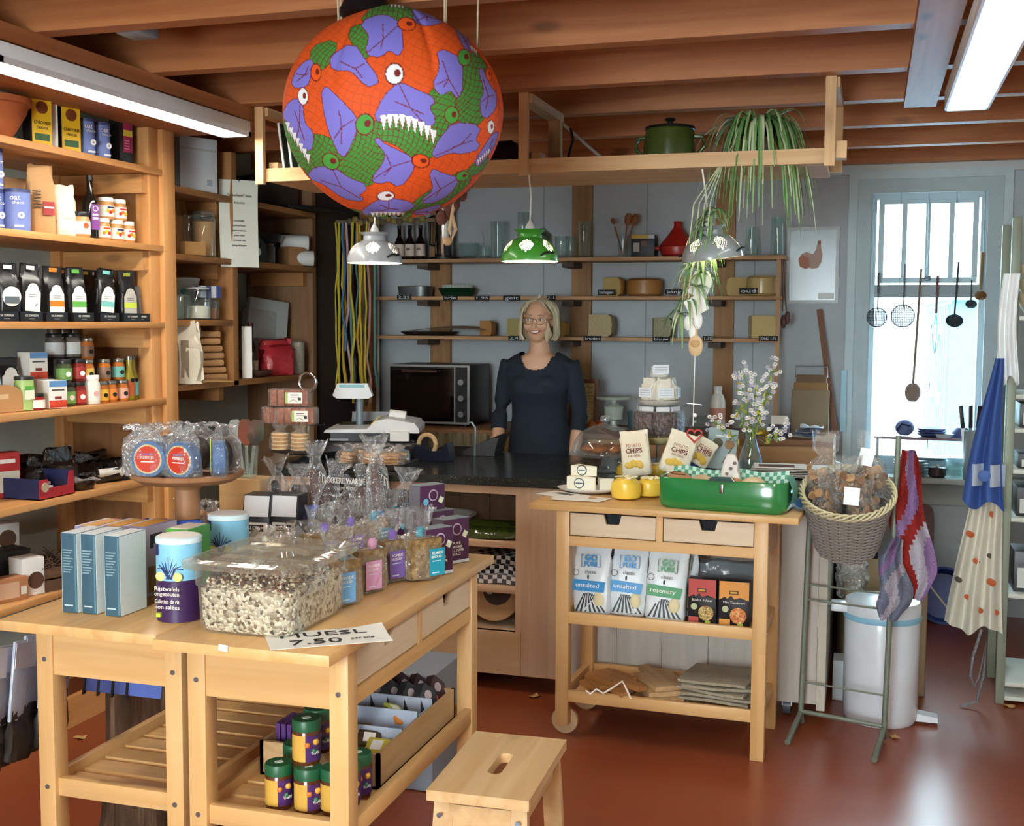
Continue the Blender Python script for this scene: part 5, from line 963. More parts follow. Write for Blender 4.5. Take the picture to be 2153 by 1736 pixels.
t = put(thing('knife_block', 'grey cutlery crock holding black knives by the window', 'crock'), sl(2047, 915, SILLZ+.0, YB-.20)); MB().lathe([(.045, 0), (.05, .26), (.046, .26), (.042, .02)], M('8b979a', .5), n=22).obj('body', t)
for k in range(4):
    kn = put(thing('knife', f'knife with a black handle in the grey crock, {("first", "second", "third", "fourth")[k]} from the left', 'knife', group='knives in the crock'), (t.location.x-.028+.018*k, t.location.y-.01+.012*(k % 2), SILLZ+.05), tilt=(.0, -.12+.09*k, .3*k)); MB().box((0, 0, .13), (.02, .002, .2), STEEL).obj('blade', kn); MB().box((0, 0, .285), (.022, .014, .12), BLACK, bev=.004).obj('handle', kn)
for k in range(5): t = put(thing('dinner_plate', f'grey white plate, number {("one", "two", "three", "four", "five")[k]} from the bottom of the stack on the window sill', 'plate', group='plates on the window sill'), (sl(1915, 1000, SILLZ)[0], YB-.10, SILLZ+.001+.016*k)); MB().lathe([(.055, 0), (.085, .012), (.092, .018), (.08, .014), (.001, .005)], M('a8b2b2', .4), n=28, sy=.9).obj('body', t)
t = put(thing('serving_tray', 'pale steel tray lying across the plate stack', 'tray'), (sl(1940, 957, 1)[0], YB-.10, SILLZ+.09)); MB().rings([rr(.22, .12, 0), rr(.26, .14, .015), rr(.27, .15, .016), rr(.25, .13, .012)], M('8fb4c4', .25, .6)).obj('body', t)
t = put(thing('sauce_pot', 'small dark pot on the window sill', 'pot'), sl(1970, 1000, SILLZ+.001, YB-.14)); MB().lathe([(.035, 0), (.045, .01), (.045, .05), (.04, .052)], M('2d2226', .4), n=22).obj('body', t); MB().ball((0, 0, .06), .01, M('d6d4c8', .3)).obj('knob', t)
for k in range(3): t = put(thing('glass_bowl', f'clear glass bowl nested on the right of the window sill, {("lowest", "middle", "top")[k]}', 'bowl', group='glass bowls on the sill'), (sl(2012, 990, 1)[0], YB-.12, SILLZ+.001+.02*k)); MB().lathe([(.03, 0), (.06, .035), (.064, .05), (.06, .05), (.03, .006)], GLASS, n=24).obj('body', t)
t = put(thing('herb_pot', 'small green herb plant at the right end of the window sill', 'plant'), sl(2066, 995, SILLZ+.001, YB-.13)); MB().lathe([(.025, 0), (.035, .055), (.03, .055)], M('5e4a3c', .7), n=18).obj('pot', t); b = MB(); rnd = random.Random(8)
for k in range(50):
    p = Vector((rnd.uniform(-.06, .06), rnd.uniform(-.04, .04), rnd.uniform(.06, .17))); b.ball(p, .014, M('3f6e45', .6), n=5, k=3, sc=(1, .3, .7), rot=(rnd.uniform(0, 3), rnd.uniform(0, 3), 0))
b.obj('leaves', t)
# ================================================================ on the shop counter
CZ = .9315
def cz(px, py, z=CZ): p = Zp(px, py, z); return (p.x, p.y, z)
SILV = M('8e9499', .3, .9)
base = cz(648, 972); t = put(thing('waffle_stand', 'silver cake stand with a tall ring handle at the left end of the counter', 'cake stand'), base)
MB().lathe([(.085, 0), (.09, .004), (.05, .012), (.022, .03), (.018, .045)], SILV, n=32).lathe([(.018, .045), (.15, .052), (.175, .062), (.177, .066), (.15, .058), (.001, .055)], SILV, n=40).obj('plate', t)
MB().cyl((0, 0, .055), (0, 0, .33), .006, CHROME, n=12).obj('stem', t); MB().lathe([(.006, .17), (.075, .176), (.078, .18), (.001, .18)], CHROME, n=30).obj('upper_plate', t)
MB().tube([(.043*math.cos(a), 0, .372+.043*math.sin(a)) for a in [2*PI*k/30 for k in range(30)]], .0075, CHROME, n=10, closed=True).obj('ring_handle', t)
WAF, WAF2 = M('c98f4c', .6, bump=.4, bscale=200), M('e5c28c', .6)
for i, (dx, s) in enumerate(((-.085, 'left'), (.012, 'right'))):
    w = thing('waffle_stack', f'stack of round syrup waffles in a tied clear bag, {s} on the silver stand', 'waffles', (base[0]+dx-.01, base[1]-.085, base[2]+.068), .1)
    for k in range(9): MB().lathe([(.041, 0), (.042, .0035), (.042, .0045), (.041, .0075)], WAF if k % 2 else WAF2, (.0015*math.sin(k*2), 0, .0085*k), 24).obj('waffle', w)
    film_bag('film', None, .092, .092, .15, i, w, neck=.55, flare=.5)
for i, (dx, dz, dy, s) in enumerate(((-.075, .001, -.02, 'lower left'), (.005, .001, -.04, 'lower right'), (-.035, .083, -.03, 'upper'))):
    g = put(thing('gingerbread_pack', f'wrapped gingerbread slices with a white and green label, {s} on the silver stand', 'bread', group='gingerbread packs'), (base[0]+dx-.02, base[1]+dy-.04, base[2]+.181+dz), .12+.1*i); GB_ = ramp('gingerbread%d' % i, [(.3, '7d3a17'), (.6, 'a5582a'), (.8, '3c1a0e')], 35, 'noise', .5, .3)
    for k in range(5): MB().box((-.07+.035*k-.0, 0, .04), (.033, .06, .074), GB_, bev=.006).obj('slice', g)
    MB().box((.0, 0, .0405), (.19, .07, .08), FILM, bev=.008).obj('film', g); panel(g, 'label', -.015, .062, .016, .066, -.0355, LABW); panel(g, 'label_band', -.015, -.003, .016, .066, -.0368, M('a9c46a', .5), .0006)
    panel(g, 'text_line', .008, .045, .052, .056, -.0368, M('56524c', .5), .0005); panel(g, 'text_line', .008, .05, .043, .046, -.0368, M('7a7a76', .5), .0005); panel(g, 'mark', .042, .057, .03, .042, -.0368, BLACK, .0005); MB().tube([(.005, -.037, .024), (.022, -.037, .034), (.04, -.037, .023)], .0015, M('8f8a50', .5), n=5).obj('label_print', g)
# till
q = Zp(770, 930, CZ); t = put(thing('cash_register', 'white topped black cash register at the left of the counter', 'cash register'), (-2.30, 5.37, CZ), .28); KW = M('e2e4e6', .35)
MB().bx((-.28, -.20, 0), (.20, .24, .075), BLACK, .006).obj('cash_drawer', t)
MB().rings([[Vector((x, y, zz)) for x, y in ((-.24, -.17), (.17, -.17), (.17, .18), (-.24, .18))] if zz < .1 else [Vector((-.24, -.17, .115)), Vector((.02, -.17, .125)), Vector((.02, .18, .15)), Vector((-.24, .18, .14))] for zz in (.076, .11)], M('1c1d20', .4)).obj('body', t)
b = MB(); pr = [(-.27, .118), (-.26, .132), (-.06, .138), (-.02, .175), (.04, .188), (.17, .165), (.19, .14), (.19, .118)]
b.prism(pr, .33, KW, 'xz', -.19); b.obj('cover', t); MB().bx((-.24, -.192, .08), (-.15, -.19, .09), M('8e9296', .4)).obj('slot', t)
MB().box((-.03, -.08, .172), (.06, .05, .004), M('e7d23a', .5), rot=(0, -.75, 0)).obj('sticker', t); MB().cyl((.03, -.02, .195), (.11, -.02, .185), .026, M('f1f1ef', .5), n=20).obj('receipt_roll', t)
MB().box((.10, -.20, .105), (.09, .05, .045), M('f2f2f0', .5)).obj('receipt_tray', t)
MB().cyl((-.13, .05, .13), (-.13, .05, .27), .018, M('7f8f98', .4, .3), n=16).obj('display_pole', t)
MB().prism([(-.10, -.03), (-.075, .03), (.075, .03), (.10, -.03), (.08, -.045), (-.08, -.045)], .05, KW, 'xz', -.025).xf(Matrix.Translation((-.16, .04, .315))).bx((-.225, .012, .325), (-.1, .016, .34), M('6fb0b8', .3)).obj('customer_display', t)
t = put(thing('scale_display', 'grey tilted display panel behind the cash register', 'display'), (-2.46, 5.585, CZ), .3); MB().box((0, 0, .005), (.18, .04, .01), BLACK).box((0, 0, .14), (.21, .012, .1), M('b3bbc0', .35), rot=(-.5, 0, 0)).bx((-.01, -.006, .01), (.01, .006, .12), M('7f8f98', .4)).obj('body', t)
b = MB(); b.prism([(-.17, .0), (.15, .0), (.15, .02), (.17, .09), (.14, .09), (-.02, .02), (-.17, .02)], .24, BLACK, 'xz', -.12)
put(tag(b.obj('paper_tray'), 'black plastic tray with a raised back beside the cash register', 'tray'), (-1.90, 5.52, CZ), .1)
t = put(thing('cable_stub', 'grey bent metal arm rising from the black tray', 'arm'), (-1.835, 5.40, CZ)); MB().tube([(0, 0, 0), (.0, 0, .14), (-.015, 0, .165), (-.03, 0, .16)], .006, M('8b9a9a', .4, .6)).obj('arm', t)
# tray of cookies
tx, ty = -2.13, 4.84; t = put(thing('cookie_tray', 'low dark wooden tray of bagged cookies at the front of the counter', 'tray'), (tx, ty, CZ), .06); TB = M('24201c', .4)
b = MB(); W, Dp = .36, .24; b.bx((-W/2, -Dp/2, 0), (W/2, Dp/2, .005), TB); [b.bx(*a, TB) for a in (((-W/2, -Dp/2, 0), (W/2, -Dp/2+.006, .028)), ((-W/2, Dp/2-.006, 0), (W/2, Dp/2, .028)), ((-W/2, -Dp/2, 0), (-W/2+.006, Dp/2, .028)), ((W/2-.006, -Dp/2, 0), (W/2, Dp/2, .028)))]; b.obj('body', t)
CK = [M('d9a45c', .6, bump=.5, bscale=90), M('e7d9bd', .6, bump=.4, bscale=90), M('cf9348', .6, bump=.5)]
for i, (dx, dy, s) in enumerate(((-.11, -.03, 'orange and blue iced, front left'), (-.10, .06, 'round pale, rear left'), (.0, .05, 'white iced, rear middle'), (.10, .06, 'white and blue iced, rear right'), (.10, -.04, 'square golden, front right'), (.01, -.05, 'half eaten ring shaped, front middle'))):
    g = put(thing('cookie_bag', f'clear bag of cookies, {s} on the dark tray', 'cookies', group='bags of cookies'), (tx+dx, ty+dy, CZ+.007), .3*math.sin(i*2))
    for k in range(4):
        if i == 4: MB().box((0, 0, .010+.014*k), (.085, .05, .012), CK[2], bev=.003).obj('cookie', g)
        else: MB().lathe([(.03, 0), (.034, .004), (.034, .010), (.028, .013)], CK[(i+k) % 2] if i else CK[0], (.004*k-.006, 0, .0137*k), 20, mat=Matrix.Rotation(.15, 3, 'Y')).obj('cookie', g)
    if i in (0, 3): MB().ball((.01, -.002, .064), .018, M('8fb9d6', .5), sc=(1.3, .8, .2)).obj('icing', g)
    film_bag('film', None, .10, .085, .085, i+30, g, FILM2, .75, 1.25)
tp_ = cz(903, 966); t = put(thing('tape_dispenser', 'heavy navy tape dispenser with a tan roll of tape on the counter', 'tape dispenser'), (tp_[0]+.03, tp_[1]-.02, CZ), -.1); NVY = M('131c2c', .35)
MB().prism([(-.09, 0), (.09, 0), (.095, .03), (.085, .085), (.07, .085), (.055, .05), (.0, .045), (-.06, .07), (-.085, .075), (-.095, .03)], .065, NVY, 'xz', -.032).obj('body', t); MB().tube([(-.035+.045*math.cos(a), 0, .075+.045*math.sin(a)) for a in [2*PI*k/28 for k in range(28)]], .011, M('c7a77c', .5), n=8, closed=True).obj('tape_roll', t)
# chalk sign on the counter front
p = Yp(673, 992, 4.66); q = Yp(812, 1001, 4.66); t = thing('chalk_sign', 'black chalkboard sign about warm rolls hanging on the counter front by two bows', 'sign', ((p.x+q.x)/2, 4.675, .76)); W = q.x-p.x
MB().bx((-W/2, -.004, 0), (W/2, .004, .155), M('141414', .75)).obj('board', t); CH = M('e9e7e0', .8)
txt('LEKKERE WARME', .026, (-.045, -.005, .126), CH, t, width=W*.62, bold=.02); txt('DRANKEN', .024, (.105, -.005, .122), M('a9a7a2', .8), t, width=W*.30); txt('DE WARME WORDING EEN KOEK', .016, (-.0, -.005, .092), CH, t, width=W*.78); txt('lekker lokaal', .019, (-.03, -.005, .062), CH, t, width=W*.5)
b = MB()
for x in (-W/2+.01, W/2-.01):
    for k in range(3): b.tube([(x, -.006, .15), (x+.012*(k-1), -.012, .165-.01*k), (x+.018*(k-1), -.012, .13-.012*k)], .0025, M('e7e3d2', .8), n=5)
b.obj('string', t)
MB().tube([(-.10, -.004, .16), (-.10, -.01, .185), (-.055, .02, .20)], .002, DARKM, n=5).obj('hook', t)
# tiered stand
tx, ty = -.895, 5.17; t = put(thing('tiered_stand', 'cake stand of three stacked plates carrying packed sweets', 'cake stand'), (tx, ty, CZ)); PLT = M('e5d3a0', .3)
MB().cyl((0, 0, 0), (0, 0, .46), .008, CHROME).lathe([(.06, 0), (.065, .006), (.02, .012)], CHROME, n=24).obj('stem', t)
MB().lathe([(.05, .115), (.09, .128), (.128, .15), (.132, .155), (.12, .15), (.05, .125), (.001, .124)], PLT, n=36).obj('plate', t); MB().lathe([(.04, .285), (.08, .292), (.10, .31), (.104, .314), (.09, .306), (.001, .296)], M('ece7dc', .3), n=36).obj('plate', t)
CHOC = ramp('brown_cubes', [(.3, '2a1510'), (.6, '3d2018'), (.85, '57332a')], 90, 'voronoi', .5, .5)
for k in range(8):
    a = -PI/2+(k-.5)*2*PI/8; g = put(thing('brownie_bag', 'clear bag of dark chocolate cubes on the middle plate of the tiered stand', 'sweets', group='bags of chocolate cubes'), (tx+.088*math.cos(a), ty+.088*math.sin(a), CZ+.158), a+PI/2); g['label'] = f'bag of dark chocolate cubes on the middle plate, {("facing the woman", "front left", "front", "front right", "right", "rear right", "rear", "rear left")[(k+1) % 8]}'
    MB().box((0, 0, .052), (.072, .045, .10), CHOC, bev=.01).obj('contents', g); MB().box((0, 0, .056), (.078, .052, .108), FILM, bev=.012).obj('film', g); MB().box((0, 0, .118), (.06, .006, .02), M('d9dbe0', .3)).obj('fold', g)
for k in range(6):
    a = -PI/2+(k-.5)*2*PI/6; top = k == 5; P_ = (tx+.066*math.cos(a), ty+.066*math.sin(a), CZ+.315) if not top else (tx, ty, CZ+.412)
    g = put(thing('nougat_pack', f'white paper pack with a printed label on the top plate, {("left front", "right front", "right", "rear right", "rear left", "lying on top")[k]}', 'sweets', group='white paper packs'), P_, a+PI/2 if not top else .5)
    PP = M('dfdccf', .5, bump=.3, bscale=30); pouch_mb(.07, .04, .095 if not top else .05, PP, k, .4, .75, wob=.004).obj('body', g); panel(g, 'label', -.036, .036, .012, .055, -.0255, M('e6ecf2', .5))
    for q in range(3): panel(g, 'text_line', -.028, .028, .022+.01*q, .024+.01*q, -.0268, M('8fa5bd', .5), .0005)
# dome with pastries
dx, dy = -1.105, 5.03; t = put(thing('cake_dome', 'glass cake stand with a clear dome over brown pastries', 'cake stand'), (dx, dy, CZ)); G2 = film('dome_glass', 'f2f7f9', .12, .02, 0)
MB().lathe([(.055, 0), (.058, .004), (.02, .014), (.012, .03), (.012, .055), (.03, .068), (.155, .074), (.16, .082), (.158, .084), (.02, .078), (.001, .078)], G2, n=36).obj('stand', t)
MB().lathe([(.148, .085), (.146, .10), (.135, .135), (.11, .17), (.07, .195), (.03, .207), (.012, .21)], G2, n=40, cap=(False, True)).lathe([(.012, .21), (.012, .216), (.022, .222), (.024, .236), (.018, .246), (.001, .248)], film('knob_glass', 'e6eef2', .45, .02, 0), n=10).obj('dome', t)
PAS = M('9c5a26', .5, bump=.5, bscale=50)
for k in range(6): a = k*1.05; g = tag(MB().ball((0, 0, .018), .04, PAS, sc=(1.1, .75, .45), n=14, k=8).obj('pastry'), f'brown almond pastry under the glass dome, {("rear right", "rear", "rear left", "front left", "front", "front right")[k]}', 'pastry', 'pastries under the dome'); put(g, (dx+.062*math.cos(a+.4), dy+.062*math.sin(a+.4), CZ+.083+.0), a)
g = tag(MB().box((0, 0, .0), (.11, .07, .006), M('5a3320', .6), rot=(.1, .35, 0)).obj('pastry_card'), 'dark brown card lying over the pastries in the dome', 'card'); put(g, (dx+.02, dy, CZ+.148))
# chips bags, brochure, vase, papers
for i, (px, py, tilt, W, Hh, s) in enumerate(((1343, 1002, .12, .125, .19, 'standing upright in the middle of the counter'), (1415, 1002, -.30, .125, .18, 'leaning to the right beside the green bread bin'), (1462, 995, -.55, .10, .12, 'lying half hidden at the rear'))):
    l = cz(px, py); g = thing('chips_bag', f'cream paper bag of potato chips {s}', 'bag', group='potato chips bags'); put(g, (l[0], l[1]-.03, CZ+.001+(.02 if i == 2 else 0)), tilt=(-.08, -tilt, .05+.1*i)); CB = M('e6dcc4', .6, bump=.3, bscale=30)
    pouch_mb(W, .06, Hh, CB, i+7, .15, .84, wob=.003).obj('body', g); OR = M('9c3f1d', .6)
    txt('POTATO', .014, (0, -.034, Hh*.67), OR, g, width=.062); txt('CHIPS', .02, (0, -.0345, Hh*.55), M('6e2a16', .6), g, width=.07, bold=.02); txt('NATUREL', .009, (0, -.034, Hh*.44), OR, g)
    for k in range(3): MB().ball((-.025+.022*k, -.031, Hh*.24+.006*(k % 2)), .02, M('d9b23f', .5), sc=(1, .18, .75), rot=(0, .5*k, 0)).obj('chip_print', g)
l = cz(1522, 990); g = thing('brochure', 'blue grey booklet with seed pictures standing beside the vase', 'booklet'); put(g, (l[0]-.02, l[1], CZ+.001), tilt=(-.22, .10, .12)); MB().bx((-.065, 0, 0), (.065, .006, .18), M('8fa3a6', .4)).obj('cover', g)
for x, zz, m in ((-.02, .115, '5b5946'), (.032, .112, '8f6b46')): MB().ball((x, -.001, zz), .022, M(m, .6), sc=(1, .12, 1)).obj('seed_print', g)
MB().tube([(.01, -.001, .03), (.03, -.001, .07), (.045, -.001, .10)], .0025, M('6b5c44', .6), n=5).obj('seed_print', g); panel(g, 'text_line', -.03, .03, .145, .149, 0, LABW, .0006); MB().bx((-.07, .007, 0), (-.058, .03, .17), DARKM).obj('rear_cover', g)
l = cz(1577, 990); vx, vy = l[0], l[1]; t = put(thing('flower_vase', 'clear glass vase on the counter holding the wild flowers', 'vase'), (vx, vy, CZ)); MB().lathe([(.045, 0), (.05, .004), (.05, .06), (.03, .12), (.022, .155), (.026, .18), (.023, .18), (.02, .155), (.027, .12), (.046, .06), (.046, .008), (.001, .007)], film('vase_glass', 'eef4f4', .2, .02, 0), n=28).obj('glass', t); MB().lathe([(.044, .009), (.045, .045), (.001, .046)], film('water', 'e3ecea', .12, .02, 0), n=24).obj('water', t)
t = put(thing('wild_flowers', 'bunch of small white and lilac wild flowers in the glass vase', 'flowers'), (vx, vy, CZ)); rnd = random.Random(21); ST = M('6c8a3c', .6); LF = M('7c9a45', .6); PW = M('f3f0f4', .6); LILAC = M('c9c0dc', .6); YC = M('d9b92f', .6); YL = M('c9b23a', .6)
heads = [(-.055, .47, .02), (.02, .44, 0), (.09, .50, .01), (-.02, .38, -.03), (.05, .36, .02), (-.16, .24, .0), (-.11, .21, -.02), (.14, .22, -.02), (.10, .20, .02), (-.06, .30, .04), (.06, .28, -.03), (.0, .25, -.04), (-.03, .43, .03), (.08, .42, -.02), (.03, .31, .0)]
for i, (hx, hz, hy) in enumerate(heads):
    pts = [Vector((.006*math.sin(i), .006*math.cos(i), .015)), Vector((hx*.12, hy*.1, .17)), Vector((hx*.6, hy*.7, hz*.62)), Vector((hx, hy, hz-.02))]; b = MB(); b.tube(pts, .0018, ST, n=5)
    for k in range(5): p = pts[2].lerp(pts[3], k/5)+Vector((rnd.uniform(-.02, .02), rnd.uniform(-.02, .02), 0)); b.ball(p, .016, LF if k % 3 else YL, n=5, k=3, sc=(1.2, .25, .5), rot=(rnd.uniform(0, 3), rnd.uniform(0, 3), rnd.uniform(0, 3)))
    b.obj('stem', t); b = MB()
    for k in range(10):
        p = pts[3]+Vector((rnd.uniform(-.032, .032), rnd.uniform(-.03, .02), rnd.uniform(-.05, .035))); b.ball(p, .0032, YC, n=5, k=3); pm = PW if (i+k) % 3 else LILAC
        for j in range(6): a = j*PI/3; b.ball(p+Vector((.0065*math.cos(a), -.001, .0065*math.sin(a))), .0042, pm, n=4, k=3, sc=(1, .35, 1))
    b.obj('blossom', t)
for k in range(6): l = cz(1640, 1000); g = put(tag(MB().grid(lambda u, v: (-.17+.34*u, -.11+.22*v, .0016*math.sin(u*5+k)+.0003*k), 10, 6, M(('d6d3cb', 'c9c6be', 'e2dfd8')[k % 3], .6), .002).obj('newspaper'), f'folded newspaper, {("lowest", "second", "third", "fourth", "fifth", "topmost")[k]} of the pile behind the green bread bin', 'newspaper', 'newspaper pile'), (l[0]+.05, l[1]+.02, CZ+.003+.006*k), .06*math.sin(k*3))
g = thing('magazine', 'glossy magazine with a brown food photo on top of the newspapers', 'magazine', (l[0]+.0, l[1]-.01, CZ+.042), .1); MB().bx((-.11, -.08, 0), (.11, .08, .004), LABW).obj('cover', g); MB().bx((-.09, -.06, .004), (.06, .03, .0046), M('5e2a1c', .4)).obj('photo', g)
l = cz(1478, 985); g = put(thing('coffee_pack', 'crumpled blue and white pack behind the chips bags', 'bag'), (l[0], l[1]+.03, CZ)); pouch_mb(.13, .06, .075, M('2f4fa6', .35, bump=.6, bscale=30), 8, .5, .7, wob=.008).obj('body', g); panel(g, 'label', -.02, .03, .02, .05, -.031, LABW)
# ================================================================ right trolley
t = put(thing('cheese_plate', 'white oval plate with blue cheese wedges on the right trolley', 'plate'), (-1.075, 4.585, .9012)); MB().lathe([(.07, 0), (.11, .010), (.125, .018), (.127, .021), (.11, .014), (.001, .006)], M('e3e3e1', .3), n=36, sy=.62).obj('plate', t)
BCH = ramp('blue_veined_cheese', [(.3, 'ece6cf'), (.6, 'e0d8b6'), (.78, '8fa093')], 30, 'noise', .5, .15)
def wedge(label, loc, rz, L, W, H_, lab, tl=None):
    g = put(thing('cheese_wedge', label, 'cheese', group='blue cheese wedges'), loc, rz, tl); MB().prism([(-L/2, -W/2), (L/2, -W/2), (-L/2+.01, W/2)], H_, BCH, 'xy', H_).obj('body', g)
    b = MB(); b.bx((-L/2, -W/2-.001, 0), (L/2-.004, -W/2, H_), M('f0ecd9', .15, spec=.6)); b.obj('film', g)
    if lab: MB().cyl((-.008, -W/2-.003, H_*.55), (-.008, -W/2, H_*.55), .021, M('1f3d44', .5), n=24).obj('label', g); MB().cyl((-.008, -W/2-.0036, H_*.55), (-.008, -W/2, H_*.55), .0175, M('e9e8dc', .5), n=24).obj('label_ring', g); panel(g, 'text_line', -.022, .006, H_*.52, H_*.6, -W/2-.003, M('2d5560', .5), .001)
    return g
px0, py0 = -1.075, 4.585
wedge('blue cheese wedge lying in front on the white plate', (px0-.015, py0-.015, .912), -.05, .12, .07, .058, True); wedge('blue cheese wedge stacked on top of the front wedge', (px0-.01, py0+.012, .9705), -.1, .11, .065, .04, True)
wedge('small unlabelled cheese wedge at the right of the plate', (px0+.07, py0-.01, .914), .6, .06, .05, .05, False)
YCH = M('ecc64a', .3, spec=.5)
for i, (px, py, R_, s) in enumerate(((1311, 1053, .060, 'front left'), (1361, 1047, .052, 'front right, against the bin'), (1316, 1012, .052, 'rear left'), (1378, 1012, .05, 'rear right'))):
    p = Zp(px, py, .9); g = put(thing('small_cheese', f'small round yellow cheese with curled shavings on top, {s} of four', 'cheese', group='small yellow cheeses'), (p.x, p.y+R_*.8, .9012)); H_ = R_*1.36
    MB().lathe([(R_*.55, 0), (R_*.9, H_*.1), (R_, H_*.42), (R_*.93, H_*.8), (R_*.6, H_), (.001, H_*1.01)], YCH, n=30).obj('rind', g); b = MB(); rnd = random.Random(i)
    for k in range(16): a = rnd.uniform(0, 6.3); r = R_*.68*math.sqrt(rnd.random()); b.box((r*math.cos(a), r*math.sin(a), H_*1.0+.004), (R_*.42, R_*.22, .003), M('f4e7bb', .4), rot=(rnd.uniform(-.4, .4), rnd.uniform(-.4, .4), rnd.uniform(0, 3)))
    b.obj('shavings', g)
p = Zp(1347, 1008, .9); g = thing('chalk_label', 'black price card with chalk writing behind the yellow cheeses', 'label', (p.x, p.y+.03, .972)); MB().box((0, 0, .015), (.075, .003, .03), M('15171a', .7), rot=(-.2, 0, 0)).obj('plate', g); MB().bx((-.002, 0, -.07), (.002, .004, .005), STEEL).obj('pin', g); txt('geiten', .01, (0, -.004, .02), LABW, g); txt('2,95', .009, (0, -.002, .009), LABW, g)
for i, (px, py, rz, w, d, s) in enumerate(((1180, 1043, -.5, .19, .12, 'with a dark photo, lowest'), (1230, 1052, -.25, .16, .11, 'with an orange picture'), (1195, 1052, .1, .14, .1, 'plain white, at the left corner'))):
    p = Zp(px, py, .9); g = put(thing('leaflet', f'printed leaflet on the corner of the right trolley {s}', 'leaflet', group='leaflets'), (p.x, p.y+.03, .9012+.0016*i), rz); MB().bx((-w/2, -d/2, 0), (w/2, d/2, .0012), LABW).obj('sheet', g)
    if i < 2: MB().bx((-w*.3, 0, .0012), (w*.2, d*.3, .0015), M(('54514a', 'c98a52')[i], .5)).obj('photo', g)
# bread bin
P0, P1 = Zp(1390, 1068, .9), Zp(1652, 1086, .9); BW = (P1-P0).length+.02; BD, BH = .20, .115; mid = (P0+P1)/2; ang = math.atan2((P1-P0).y, (P1-P0).x)
t = put(thing('bread_bin', 'glossy green enamel bread bin without lid, full of buns', 'bread bin'), (mid.x+.0, mid.y+BD/2, .9012), ang); GE = M('1f7a3c', .18, coat=.6, spec=.6)
n = 40; MB().rings([rr(BW-.03, BD-.03, 0, n, 6), rr(BW-.006, BD-.006, .012, n, 6), rr(BW, BD, .03, n, 6), rr(BW, BD, BH-.004, n, 6), rr(BW-.004, BD-.004, BH, n, 6), rr(BW-.012, BD-.012, BH-.004, n, 6), rr(BW-.016, BD-.016, .02, n, 6)], GE).obj('body', t)
MB().prism([(-.045, BH-.004), (-.03, BH+.012), (.04, BH+.014), (.055, BH-.004)], .006, M('1d3f3a', .3), 'xz', -BD/2-.004).obj('clasp', t); MB().box((.008, -BD/2-.004, BH-.03), (.014, .006, .035), CHROME, bev=.003).obj('latch', t)
CLH = thing('checked_cloth', 'green and white diamond patterned cloth lining the bread bin', 'cloth', t.location, ang); CG, CG2 = M('4f8f78', .8), M('b9d6c6', .8)
b = MB()
def lining(u, v): a = u; x = -BW/2+.02+(BW-.04)*u; return (x, BD/2-.02-.05*(1-v), .05+(BH-.03)*v+.006*math.sin(u*14))
N_ = 30
for side in (0, 1):
    V = [[b.bm.verts.new(lining(i/N_, j/6)) for i in range(N_+1)] for j in range(7)]
    for j in range(6):
        for i in range(N_):
            f = b.bm.faces.new((V[j][i], V[j][i+1], V[j+1][i+1], V[j+1][i])); f.material_index = b._mi(CG if (i+j) % 2 else CG2); f.smooth = True
    break
b.grid(lambda u, v: (BW/2-.015+.02*math.sin(v*PI*.9)+.018*v, -.04+.10*u, BH+.012-.11*max(0, v-.15)-.0), 8, 10, CG, .002).grid(lambda u, v: (-BW/2+.02+.03*u, -.06+.12*v, BH-.02+.02*u), 6, 6, CG2, .002); b.obj('cloth', CLH)
for i, (dx, dy, r, m, s) in enumerate(((-.17, -.03, .05, 'b98a5e', 'cinnamon swirl at the left'), (-.085, -.02, .04, 'c9ac86', 'seeded roll left of the paper'), (.11, -.035, .046, 'd9bb93', 'pale floury roll right of the paper'), (.03, -.03, .042, 'b58a5a', 'brown roll behind the clasp'), (-.20, .04, .04, 'c09a6a', 'roll in the left rear corner'))):
    g = thing('bread_roll', f'{s} in the green bread bin', 'bread', (0, 0, 0), ang, 'rolls in the bread bin'); g.location = Vector(t.location)+Matrix.Rotation(ang, 3, 'Z') @ Vector((dx, dy, .078)); BRM = M(m, .7, bump=.6, bscale=60)
    MB().ball((0, 0, .02), r, BRM, sc=(1, .8, .62), n=18, k=10).obj('crust', g)
    if i == 0: MB().tube([((.006+.0045*k)*math.cos(k*.7), -.012+(.006+.0045*k)*.75*math.sin(k*.7), .053-.0009*k) for k in range(9)], .0025, M('6d3d1e', .6), n=5).obj('swirl', g)
g = thing('paper_bag', 'crumpled white printed paper sticking out of the bread bin', 'paper', (mid.x+.02, mid.y+.07, .99)); MB().rings([rr(.05, .03, 0, 14), rr(.075, .04, .03, 14), rr(.06, .03, .06, 14), rr(.05, .02, .09, 14), rr(.028, .012, .115, 14)], M('ddd5cb', .6, bump=.6, bscale=30)).jit(.004, 4).obj('sheet', g)
for k in range(3): MB().ball((-.012+.014*k, -.018, .045+.02*k), .007, M('7a6a62', .6), sc=(1, .3, 1), n=8, k=5).obj('bird_print', g)
p = Zp(1668, 1072, .9); g = put(tag(MB().grid(lambda u, v: (-.035+.07*u, -.07+.14*v, .022+.016*math.sin(u*5)*math.cos(v*4)), 8, 8, M('3b6fae', .8), .003).obj('blue_cloth'), 'folded blue cloth between the bread bin and the trolley end', 'cloth'), (p.x-.005, p.y+.06, .905))
